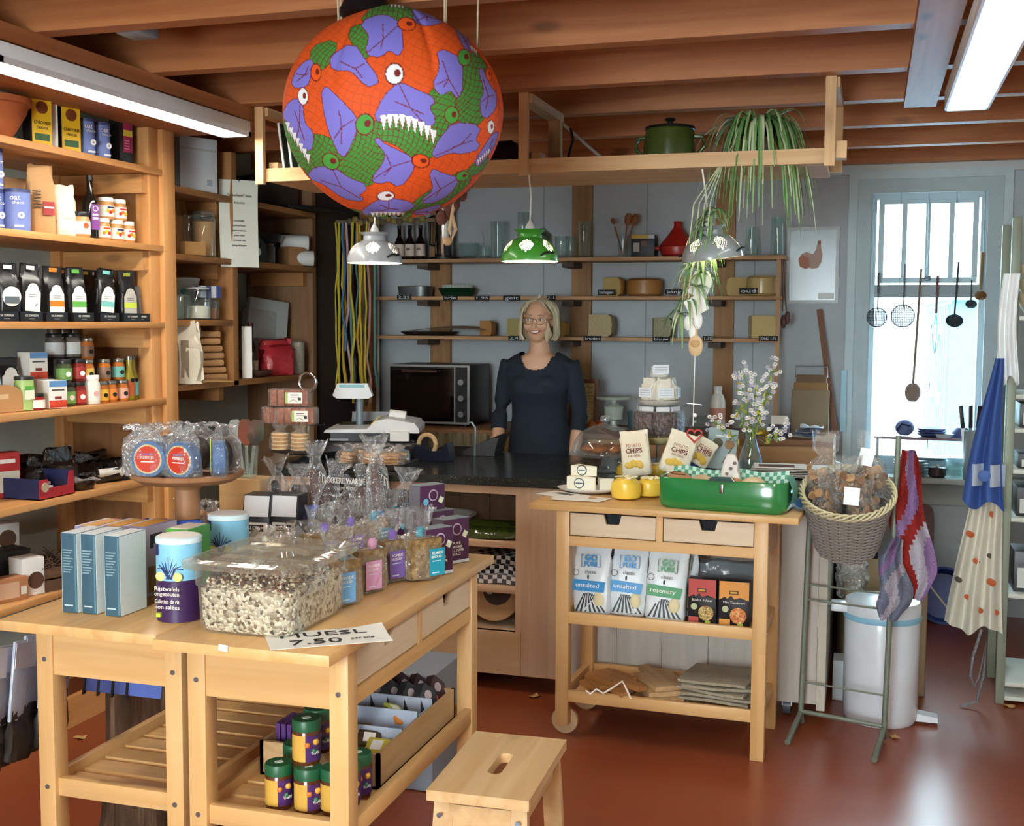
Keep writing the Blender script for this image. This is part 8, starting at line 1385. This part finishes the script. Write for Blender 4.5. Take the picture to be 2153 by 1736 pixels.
for P in polys(PP):
    S = smooth_poly(P); m = inside(U, W_, S) | edge(U, W_, S, 1.6); COL[m] = c_pu; COL[edge(U, W_, S, 2.1) & ~m] = c_rd; cx_ = np.mean([p[0] for p in P]); cy_ = np.mean([p[1] for p in P])
    for k in (2, len(P)//2+2): a = P[k % len(P)]; b2 = P[(k+len(P)//2-1) % len(P)]; COL[edge(U, W_, [(a[0]*.95+cx_*.05, a[1]*.95+cy_*.05), (cx_+1, cy_+1), (b2[0]*.6+cx_*.4, b2[1]*.6+cy_*.4)], .32, False)] = c_rd
for (x0, y0), (x1, y1), n, rx, ry, bow in TE:
    for k in range(n):
        f = (k+.5)/n; cx_ = x0+(x1-x0)*f; cy_ = y0+(y1-y0)*f-bow*math.sin(PI*f)+bow*.5; tp_w = np.clip(1-(W_-cy_+ry)/(2*ry), 0, 1); q = (np.abs(W_-cy_) < ry); COL[q & (np.abs(U-cx_) < rx*tp_w+.35)] = c_rd; COL[q & (np.abs(U-cx_) < rx*tp_w)] = c_wh
for s in EY.split('|'):
    x, y, rx, ry, k = map(float, s.split()); d = ((U-x)/(rx+.4))**2+((W_-y)/(ry+.4))**2; COL[d < 1.35] = c_rd; COL[d < 1] = (c_wh, c_gr*1.2, c_or*1.1)[int(k)]; d2 = ((U-x-rx*.35)/(rx*.42))**2+((W_-y+ry*.1)/(ry*.42))**2; COL[d2 < 1] = c_rd
me = bpy.data.meshes.new('printed_cloth'); idx = np.arange(N_).reshape(nv, nu); r_ = np.roll(idx, -1, 1); F = np.stack([idx[:-1], r_[:-1], r_[1:], idx[1:]], -1).reshape(-1, 4)
me.from_pydata([], [], []); me.vertices.add(N_); me.vertices.foreach_set('co', np.stack([X, Y, Z], -1).reshape(-1)); me.loops.add(F.size); me.polygons.add(len(F)); me.loops.foreach_set('vertex_index', F.ravel()); me.polygons.foreach_set('loop_start', np.arange(0, F.size, 4)); me.update(calc_edges=True)
ca = me.color_attributes.new('print', 'FLOAT_COLOR', 'POINT'); COL[:, 3] = 1; ca.data.foreach_set('color', COL.astype(np.float32).ravel())
mm = bpy.data.materials.new('wax_print_cloth'); mm.use_nodes = True; at = mm.node_tree.nodes.new('ShaderNodeAttribute'); at.attribute_name = 'print'; pb = mm.node_tree.nodes['Principled BSDF']; mm.node_tree.links.new(at.outputs[0], pb.inputs[0]); pb.inputs['Roughness'].default_value = .75; me.materials.append(mm); me.polygons.foreach_set('use_smooth', [True]*len(F))
o = bpy.data.objects.new('printed_cloth', me); C.objects.link(o); o.parent = t
b = MB(); b.lathe([(.08, .0), (.06, .04), (.03, .09), (.02, .16)], BLACK, (-.07, 0, .245), 16).tube([(-.07, 0, .3), (-.10, .02, .25), (-.16, -.02, .2), (-.19, -.06, .17)], .008, BLACK).tube([(-.07, 0, .38), (-.06, 0, .46)], .02, BLACK); b.obj('black_tie', t)
for k, (dx, dy) in enumerate(((-.14, -.05), (-.135, .0), (.13, -.05), (.135, -.02), (.22, .03))): MB().cyl((dx, dy, math.sqrt(max(.001, 1-(dx*dx+dy*dy)/.08))*.26-.02), (dx*1.02, dy, .42), .0028, M('b9a98c', .8), n=5).obj('string', t)
# braided bundle hanging from the shelf behind the lantern
t = thing('corn_braid', 'brown braided bundle with a rope loop hanging beside the lantern', 'braid', Yp(985, 372, 4.32)); BRC = M('5b3226', .8, bump=1., bscale=60)
for k in range(9): MB().ball((-.012*k+.01*math.sin(k*3), .01*math.cos(k*2), -.018*k-.01), .024, BRC, sc=(1, .8, 1.3), n=9, k=6).obj('strand', t)
MB().tube([(-.05, -.02, -.09), (-.07, -.02, -.2), (-.06, -.02, -.235), (-.045, -.02, -.2), (-.06, -.02, -.14)], .007, M('c0a37c', .8)).ball((-.078, -.02, -.245), .018, M('b99468', .8), n=8, k=6).obj('rope_loop', t)
# ---------------------------------------------------------------- colander lamps
def lamp(px, label, col, tilt, seed):
    p = Yp(px, 550, 4.42); t = thing('colander_lamp', label, 'lamp', (p.x, 4.42, 1.82), tilt=tilt, group='colander lamps'); n = 132; prof = [(.112, 0), (.1125, .003)]+[(.112*math.cos(a)**.8*.96+.004, .004+.092*math.sin(a)) for a in [PI/2*k/16*.8 for k in range(1, 17)]]+[(.046, .100), (.044, .108), (.052, .114), (.062, .122)]
    for inner in (0, 1):
        b = MB(); V = [[b.bm.verts.new(((r-.0016*inner)*math.cos(2*PI*i/n), (r-.0016*inner)*math.sin(2*PI*i/n), zz)) for i in range(n)] for r, zz in prof]; fs = []
        for j in range(len(V)-1):
            for i in range(n):
                kk = (i % 22)-11; dj = j-9
                if kk*kk*.8+dj*dj*2.2 < 36 and (i+j) % 2 == 0: continue
                fs.append(b.bm.faces.new((V[j][i], V[j][(i+1) % n], V[j+1][(i+1) % n], V[j+1][i])))
        b._faces(fs, WHITE if inner else M(col, .3, coat=.4)); b.obj(('shade', 'shade_lining')[inner], t)
    MB().lathe([(.044, .101), (.001, .101)], M(col, .3), n=30).obj('shade_top', t); MB().ball((0, 0, .045), .032, M('fff6e6', .5, emit=38., ecol='ffe9cf'), n=18, k=10).obj('bulb', t); MB().lathe([(.016, .07), (.016, .10)], WHITE, n=14).lathe([(.018, .10), (.018, .135), (.012, .145), (.004, .16)], M('dcdcd8', .4), n=16).obj('lamp_holder', t)
    MB().tube([(0, 0, .155), (.003, .0, .25), (0, -.03 if not tilt[1] else 0, .334)], .0032, WHITE, n=6).obj('cord', t)
    for a in (-.75, 2.4): MB().tube([(.104*math.cos(a+d), .104*math.sin(a+d)*1.0, .022+.008*math.sin(d*8)) if abs(d) > .2 else (.125*math.cos(a+d), .125*math.sin(a+d), .03) for d in (-.28, -.15, 0, .15, .28)], .004, M('33383a', .3, .6), n=6).obj('handle', t)
    return p
lamp(788, 'white grey colander lamp hanging under the lantern, left of three', 'a9adb0', (0, 0, .3), 1); lamp(1114, 'green colander lamp hanging above the woman, middle of three', '49a035', (0, 0, .1), 2); l3 = lamp(1498, 'grey colander lamp hanging askew among the plant shoots, right of three', '8f9596', (0, -.14, .5), 3)
# string of trinkets under the right lamp
p = Yp(1466, 580, 4.40); t = thing('trinket_string', 'string of white cards, doll, wooden spoon and red heart under the right lamp', 'mobile', (p.x, 4.40, 1.80)); MB().cyl((0, 0, .02), (-.006, 0, -.60), .0018, LABW, n=5).obj('string', t)
MB().box((.012, 0, -.075), (.075, .006, .085), WHITE, rot=(0, .35, .2)).obj('card', t); MB().box((.0, -.01, -.15), (.075, .006, .07), WHITE, rot=(0, -.5, -.2)).obj('card', t); b = MB(); b.ball((-.03, 0, -.215), .024, WHITE, sc=(.8, .5, 1.2)).ball((.005, -.005, -.205), .02, WHITE, sc=(.9, .6, 1.8)).ball((-.012, 0, -.25), .02, WHITE, sc=(.8, .6, 1.6)); b.obj('doll', t)
MB().ball((.0, -.012, -.30), .032, M('d9b98c', .5), sc=(.85, .35, 1.25), n=18, k=10).cyl((.0, -.005, -.27), (.0, 0, -.20), .006, M('d9b98c', .5)).obj('spoon', t); MB().ball((.0, -.02, -.292), .02, M('c49a68', .5), sc=(.9, .3, .8)).obj('spoon_hollow', t); MB().cyl((-.03, 0, -.515), (.025, 0, -.52), .002, STEEL, n=5).ball((0, 0, -.56), .008, WHITE).ball((0, 0, -.585), .006, STEEL).obj('beads', t)
MB().tube([(.028*math.sin(a)**3, 0, -.635+.0017*(13*math.cos(a)-5*math.cos(2*a)-2*math.cos(3*a)-math.cos(4*a))) for a in [2*PI*k/24 for k in range(24)]], .004, M('b8342c', .4), n=6, closed=True).obj('heart', t)
# ---------------------------------------------------------------- on the hanging shelf
HZ = 2.1712
p = Yp(1592, 320, 4.52); t = thing('spider_plant', 'variegated spider plant with long shoots trailing over the hanging shelf', 'plant', (p.x, 4.52, HZ)); MB().lathe([(.05, 0), (.065, .11), (.062, .115)], M('b9aea4', .6), n=24).obj('pot', t); MB().lathe([(.066, .10), (.07, .16), (.062, .16), (.06, .11)], BLACK, n=24).obj('inner_pot', t); rnd = random.Random(4); b = MB(); LG = [M('5f8f4f', .5), M('86a86b', .5), M('c3cfa4', .5)]
def leaf(b, o, d, L, drop, w, m):
    N1 = 9; d = Vector(d).normalized(); sd = d.cross(Vector((0, 0, 1))).normalized()*w; P = [Vector(o)+d*L*(k/N1)*(1-.35*(k/N1))+Vector((0, 0, -drop*(k/N1)**2)) for k in range(N1+1)]
    b.rings([[P[k]-sd*(1-(k/N1)**2), P[k]+Vector((0, 0, -.0015)), P[k]+sd*(1-(k/N1)**2)] for k in range(N1)]+[[P[N1]]*3][:0], m, close=False)
for k in range(190):
    a = rnd.uniform(0, 2*PI); leaf(b, (.04*math.cos(a), .04*math.sin(a), .15), (math.cos(a), math.sin(a)*.8-.25, rnd.uniform(.25, 1.1)), rnd.uniform(.20, .36), rnd.uniform(.15, .62), rnd.uniform(.005, .009), LG[(k % 5) % 3])
b.obj('leaves', t); b = MB()
for k in range(4):
    e = Vector((-.17-.03*k, -.16+.02*k, -.40-.05*k)); b.tube([(-.03, -.05, .15), (-.10, -.14, .02), (-.15-.02*k, -.16, -.15), e], .0028, LG[2], n=5)
    for c_ in (.45, .7, 1.):
        q = Vector((-.10, -.14, .02)).lerp(e, c_)
        for j in range(13): a = rnd.uniform(0, 2*PI); leaf(b, q, (math.cos(a), math.sin(a)*.7, rnd.uniform(-.3, .7)), rnd.uniform(.07, .15), rnd.uniform(.05, .16), .006, LG[(j+k) % 3])
b.obj('shoots', t)
p = Yp(1408, 325, 4.52); t = thing('stock_pot', 'dark green enamel stock pot with a black lid on the hanging shelf', 'pot', (p.x, 4.52, HZ)); GPOT = M('3b4a1c', .25, coat=.5); MB().lathe([(.08, 0), (.098, .02), (.10, .08), (.092, .142), (.095, .146)], GPOT, n=36).obj('body', t); MB().lathe([(.097, .147), (.094, .156), (.05, .165), (.012, .168), (.010, .178), (.022, .184), (.018, .19), (.001, .192)], BLACK, n=36).obj('lid', t)
for s_ in (-1, 1): MB().tube([(s_*.09, 0, .12), (s_*.125, 0, .115), (s_*.132, 0, .08), (s_*.10, 0, .045)], .009, GPOT).obj('handle', t)
t = thing('black_bag', 'flat black bag lying on the hanging shelf beside the lantern', 'bag', (Yp(1045, 335, 4.5).x, 4.52, HZ)); MB().rings([rr(.3, .2, 0), rr(.34, .22, .03), rr(.28, .2, .08), rr(.15, .12, .12)], M('1a1512', .4, bump=.5)).jit(.006, 2).obj('body', t)
t = thing('black_cable', 'black cable curling down at the middle upright of the hanging shelf', 'cable', (Yp(1200, 250, 4.7).x, 4.70, HZ)); MB().tube([(0, 0, .20), (.01, 0, .15), (-.01, -.02, .06), (-.03, -.03, .006), (-.09, -.12, .012), (-.16, -.15, .03)], .006, BLACK).obj('cable', t)
for k in range(3): g = put(thing('picture_panel', f'picture panel leaning at the left end of the hanging shelf, {("nearest the upright", "middle", "largest with garden photo")[k]}', 'picture', group='picture panels'), (-2.325+.035*k, 4.50, HZ+.001), tilt=(0, -.13, 0)); MB().bx((0, -.10, 0), (.008, .14, .225), LABW).obj('edge', g); MB().bx((.008, -.098, .003), (.0095, .138, .222), M('2f3630', .4)).obj('photo', g); MB().bx((.0, -.1035, .002), (.30 if k == 2 else .008, -.1005, .222), M('343c33', .35) if k == 2 else LABW).obj('front_photo', g)
t = thing('junction_box', 'grey electrical box with a black plug on the ceiling beam', 'box', (Yp(280, 130, 3.2).x, 3.18, 2.4512)); MB().box((.03, 0, .045), (.09, .10, .09), M('7d868c', .5), bev=.006).obj('body', t); MB().cyl((-.02, -.02, .05), (-.10, -.05, .04), .02, BLACK, .008).tube([(-.10, -.05, .04), (-.17, -.06, .01), (-.25, -.05, .008)], .006, BLACK).obj('plug', t)
# ================================================================ the woman behind the counter
PY_ = 5.98; HC = Yp(1132, 672, PY_); KP = (Yp(1133, 672, PY_)-HC).length      # eye level; metres per pixel at her distance
def remesh(mb, name, vox, it=6, cut=None):
    o = bpy.data.objects.new('tmp', mb.mesh('tmp')); C.objects.link(o); m = o.modifiers.new('r', 'REMESH'); m.mode = 'VOXEL'; m.voxel_size = vox; s = o.modifiers.new('s', 'SMOOTH'); s.iterations = it; s.factor = .5
    bpy.context.view_layer.update(); me = bpy.data.meshes.new_from_object(o.evaluated_get(bpy.context.evaluated_depsgraph_get())); mt = o.data.materials[0]; bpy.data.objects.remove(o); me.name = name; me.materials.clear(); me.materials.append(mt)
    if cut:
        bm = bmesh.new(); bm.from_mesh(me); bmesh.ops.delete(bm, geom=[v for v in bm.verts if cut(v.co)], context='VERTS'); bm.to_mesh(me); bm.free()
    me.polygons.foreach_set('use_smooth', [True]*len(me.polygons)); return me
t = thing('person', 'smiling woman with grey blond bob, glasses and dark blue top behind the counter', 'person', (HC.x, PY_, 0)); EYEZ = HC.z
def zpx(py): return EYEZ-(py-672)*KP
def xpx(px): return (px-1132)*KP
SKIN = M('dcae8e', .5, bump=.05, bscale=200); TOP = M('1b2836', .85, bump=.25, bscale=140); TRO = M('23262e', .85)
def ell(cx, cy, z, w, d, n=24): return [Vector((cx+w/2*math.cos(2*PI*k/n), cy+d/2*math.sin(2*PI*k/n), z)) for k in range(n)]
ez = EYEZ; cz_ = zpx(716)        # chin
b = MB()
b.ball((0, .025, ez+.018), .078, SKIN, n=28, k=18, sc=(.95, 1.22, 1.22)).ball((0, -.012, ez-.035), .066, SKIN, n=24, k=14, sc=(.98, .98, 1.12)).ball((0, -.03, cz_+.026), .034, SKIN, sc=(1.15, .9, .85), n=16, k=10)
for s in (-1, 1): b.ball((s*.036, -.058, ez-.034), .027, SKIN, sc=(1.05, .7, .9), n=14, k=9).ball((s*.040, -.05, ez+.020), .024, SKIN, sc=(1.3, .6, .5), n=12, k=8).ball((s*.074, .02, ez-.012), .02, SKIN, sc=(.35, .8, 1.5), n=10, k=7)
b.tube([(0, -.074, ez+.006), (0, -.086, ez-.018), (0, -.096, ez-.037)], [.009, .011, .014], SKIN, n=10).ball((0, -.092, ez-.040), .013, SKIN, n=10, k=7, sc=(1.2, .9, .85))
b.rings([ell(0, .03, cz_+.05, .105, .105), ell(0, .028, cz_-.02, .108, .11), ell(0, .03, zpx(738), .12, .12), ell(0, .035, zpx(748), .23, .15), ell(0, .04, zpx(760), .34, .17), ell(0, .04, zpx(790), .34, .19), ell(0, .04, zpx(860), .28, .18), ell(0, .04, zpx(950), .33, .21), ell(0, .04, .86, .34, .22), ell(0, .04, .80, .30, .2)], SKIN)
def arm(s, off=0., z1=None):
    sx = s*(.178 if s > 0 else .182); return [(sx*.9, .04, zpx(757)), (sx*1.02, .045, zpx(790)), (s*.212, .05, zpx(842)), (s*.222, .03, zpx(868)), (s*.215, -.02, zpx(915)), (s*.205, -.06, zpx(965)), (s*.20, -.075, zpx(985))]
for s in (-1, 1):
    A = arm(s); b.tube(A, [.044, .042, .037, .036, .034, .026, .024], SKIN, n=14); w = Vector(A[-1])
    b.ball(w+Vector((0, -.02, -.04)), .042, SKIN, sc=(.45, .8, 1.1), n=12, k=8)
    for k in range(4): o_ = w+Vector((s*(-.004), -.05+.022*k, -.07)); b.tube([o_, o_+Vector((-s*.006, -.006, -.03-.004*(k in (1, 2)))), o_+Vector((-s*.016, -.004, -.055-.008*(k in (1, 2))))], [.0095, .009, .0075], SKIN, n=8)
    b.tube([w+Vector((-s*.012, -.05, -.02)), w+Vector((-s*.022, -.072, -.05)), w+Vector((-s*.026, -.074, -.075))], [.011, .010, .008], SKIN, n=8)
    b.tube([(s*.085, .04, .84), (s*.09, .045, .48), (s*.09, .06, .10)], [.082, .055, .036], SKIN, n=16).ball((s*.09, .01, .045), .045, SKIN, sc=(.85, 2., .9), n=14, k=8)
me = remesh(b, 'body', .0062, 5); o = bpy.data.objects.new('body', me); C.objects.link(o); o.parent = t
b = MB(); b.rings([ell(0, .035, zpx(737), .21, .15), ell(0, .04, zpx(745), .285, .18), ell(0, .04, zpx(755), .365, .195), ell(0, .035, zpx(775), .39, .215), ell(0, .02, zpx(800), .345, .25), ell(0, .012, zpx(818), .325, .268), ell(0, .03, zpx(845), .30, .22), ell(0, .035, zpx(870), .305, .215), ell(0, .035, zpx(910), .33, .235), ell(0, .04, zpx(950), .355, .25), ell(0, .04, .84, .365, .26)], TOP)
for s in (-1, 1): A = arm(s); b.tube(A[:4]+[tuple(Vector(A[3]).lerp(Vector(A[4]), .62))], [.055, .052, .046, .046, .044], TOP, n=16).ball((s*.065, -.065, zpx(806)), .062, TOP, sc=(1.1, .75, .95), n=14, k=9)
def neck(v): dz = v.z-zpx(771); return v.y < .06 and abs(v.x) < .098 and v.z > zpx(771)+.085*(abs(v.x)/.088)**3.2 or (v.z > zpx(744) and abs(v.x) < .095)
b.jit(.0015, 3); me = remesh(b, 'blouse', .0068, 5, neck); o = bpy.data.objects.new('blouse', me); C.objects.link(o); o.parent = t
b = MB(); b.rings([ell(0, .04, .88, .36, .25), ell(0, .04, .80, .37, .26), ell(0, .04, .74, .36, .25)], TRO)
for s in (-1, 1): b.tube([(s*.088, .04, .82), (s*.092, .045, .48), (s*.092, .055, .07)], [.098, .072, .062], TRO, n=18); MB().rings([[Vector((s*.09+p.x, p.y-.01, zz)) for p in rr(.10*k, .27*k, 0, 20, 3)] for zz, k in ((0, 1), (.05, 1), (.085, .55))], BLACK).obj('shoe', t)
me = remesh(b, 'trousers', .009, 3); o = bpy.data.objects.new('trousers', me); C.objects.link(o); o.parent = t
# face
for s in (-1, 1):
    e = MB().ball((s*.033, -.072, ez), .0125, M('f2eee8', .3), n=14, k=10, sc=(1.15, .7, .62)).obj('eye', t); MB().ball((s*.033, -.0795, ez-.0005), .0058, M('5f7a86', .3), n=12, k=8, sc=(1, .5, .95)).obj('iris', e); MB().ball((s*.033, -.082, ez-.0005), .0026, BLACK, n=8, k=6, sc=(1, .4, 1)).obj('pupil', e)
    MB().tube([(s*(.020+.006*k), -.078+.0012*abs(k-2), ez+.0075-.0014*(k-2)**2) for k in range(5)], .0024, M('b98468', .6), n=6).obj('eyelid', t); MB().tube([(s*(.018+.0085*k), -.078+.0016*k, ez+.024-.0012*(k-1.8)**2) for k in range(5)], .003, M('a58a6c', .8), n=6).obj('eyebrow', t)
MZ_ = zpx(696.5); b = MB(); n = 22
b.rings([[Vector((.027*math.cos(a), -.0775+.012*(math.cos(a))**2-yy, MZ_+.004*(math.cos(a)**2)*1.6+(.0045 if math.sin(a) > 0 else .0085)*math.sin(a))) for a in [2*PI*k/n for k in range(n)]] for yy in (0, .004)], M('4a1512', .5)); b.obj('mouth', t)
MB().rings([[Vector((x, -.0825+.012*(x/.027)**2-yy, MZ_+.0045*(x/.027)**2*1.3+zz)) for x in [.021*(k-5)/5 for k in range(11)]] for yy, zz in ((0, .0032), (.0008, .0), (0, -.0035))], M('f1ece2', .25), close=False).obj('teeth', t)
for up in (1, -1): MB().tube([(.029*math.cos(a), -.079+.013*math.cos(a)**2, MZ_+.0064*math.cos(a)**2+(.0055 if up > 0 else -.0095)*math.sin(a)) for a in [PI*k/12 for k in range(13)]], [.0012]+[.0027]*11+[.0012], M('b8655a', .45), n=7).obj('lip', t)
for s in (-1, 1): MB().tube([(s*.021, -.088, ez-.040), (s*.034, -.079, ez-.052), (s*.039, -.070, ez-.066)], .0012, M('c38f72', .6), n=5).obj('smile_line', t)
g = MB(); gm = M('c9bda4', .25, .8)
for s in (-1, 1): g.tube([(s*.034+.0255*math.cos(a), -.091+.010*(abs(s*.034+.0255*math.cos(a))/.06)**2, ez-.006+.0195*math.sin(a)) for a in [2*PI*k/26 for k in range(26)]], .0011, gm, n=6, closed=True).tube([(s*.059, -.083, ez), (s*.075, -.03, ez+.002), (s*.076, .03, ez)], .0011, gm, n=5)
g.tube([(-.0085, -.091, ez), (0, -.094, ez+.004), (.0085, -.091, ez)], .0012, gm, n=6); g.obj('glasses', t)
HAIR = ramp('grey_blond_hair', [(.25, '8f8468'), (.5, 'c9bd9c'), (.78, 'e6dfc9')], 38, 'noise', .5, .5, (1, 1, .12), 4, .4, .004)
def hair(u, v, k=0.):
    ht, hb = ez+.112, zpx(714); op = PI*(.02+.12*min(1, v/.25)+.21*max(0, min(1, (v-.12)/.35))); a = -PI/2+op+(2*PI-2*op)*u
    f = max(.07, math.sin(min(1, v/.42)*PI/2)); side = abs(math.cos(a)); R = .096*f*(1+.20*max(0, v-.35)*side)+.0025*math.sin(u*150)+.003*math.sin(u*57+v*3); R *= 1-.18*max(0, (v-.86)/.14)
    z = ht-(.075*(v/.42)**2 if v < .42 else .075+(v-.42)/.58*(ht-.075-hb)); return (R*math.cos(a)*1.02, .022+R*math.sin(a)*1.08+(-.012 if v < .3 else 0)*(1-side), z+(.004*math.sin(u*40) if v > .95 else 0))
b = MB(); b.grid(hair, 150, 40, HAIR, .010); b.obj('hair', t)
for s in (-1, 1): MB().rings([[Vector((s*(.018+.030*f+.022*f*f+w*(1 if q < 2 else 0)), -.066-.010*math.sin(PI*f)+.05*f*f+(.006 if q in (1, 2) else 0), ez+.098-.03*f-.035*f*f)) for q in range(4)] for f, w in ((0, .01), (.25, .018), (.5, .016), (.75, .01), (1, .004))], HAIR).obj('fringe', t)
# ---------------------------------------------------------------- let everything that was set down rest on its surface
bpy.context.view_layer.update()
kids = {}
for k in bpy.data.objects:
    if k.parent is not None: kids.setdefault(k.parent.name, []).append(k)
def low(o): return min([(o.matrix_world @ Vector(c)).z for c in ([v.co for v in o.data.vertices] if o.type == 'MESH' else [])]+[low(k) for k in kids.get(o.name, [])]+[9])
for nm, z in PUTZ.items():
    o = bpy.data.objects.get(nm)
    if o is not None and o.get('kind') != 'structure' and abs(o.location.z-z) < 1e-4:
        d = z-low(o)
        if .0002 < d < .035: o.location.z += d+.0004
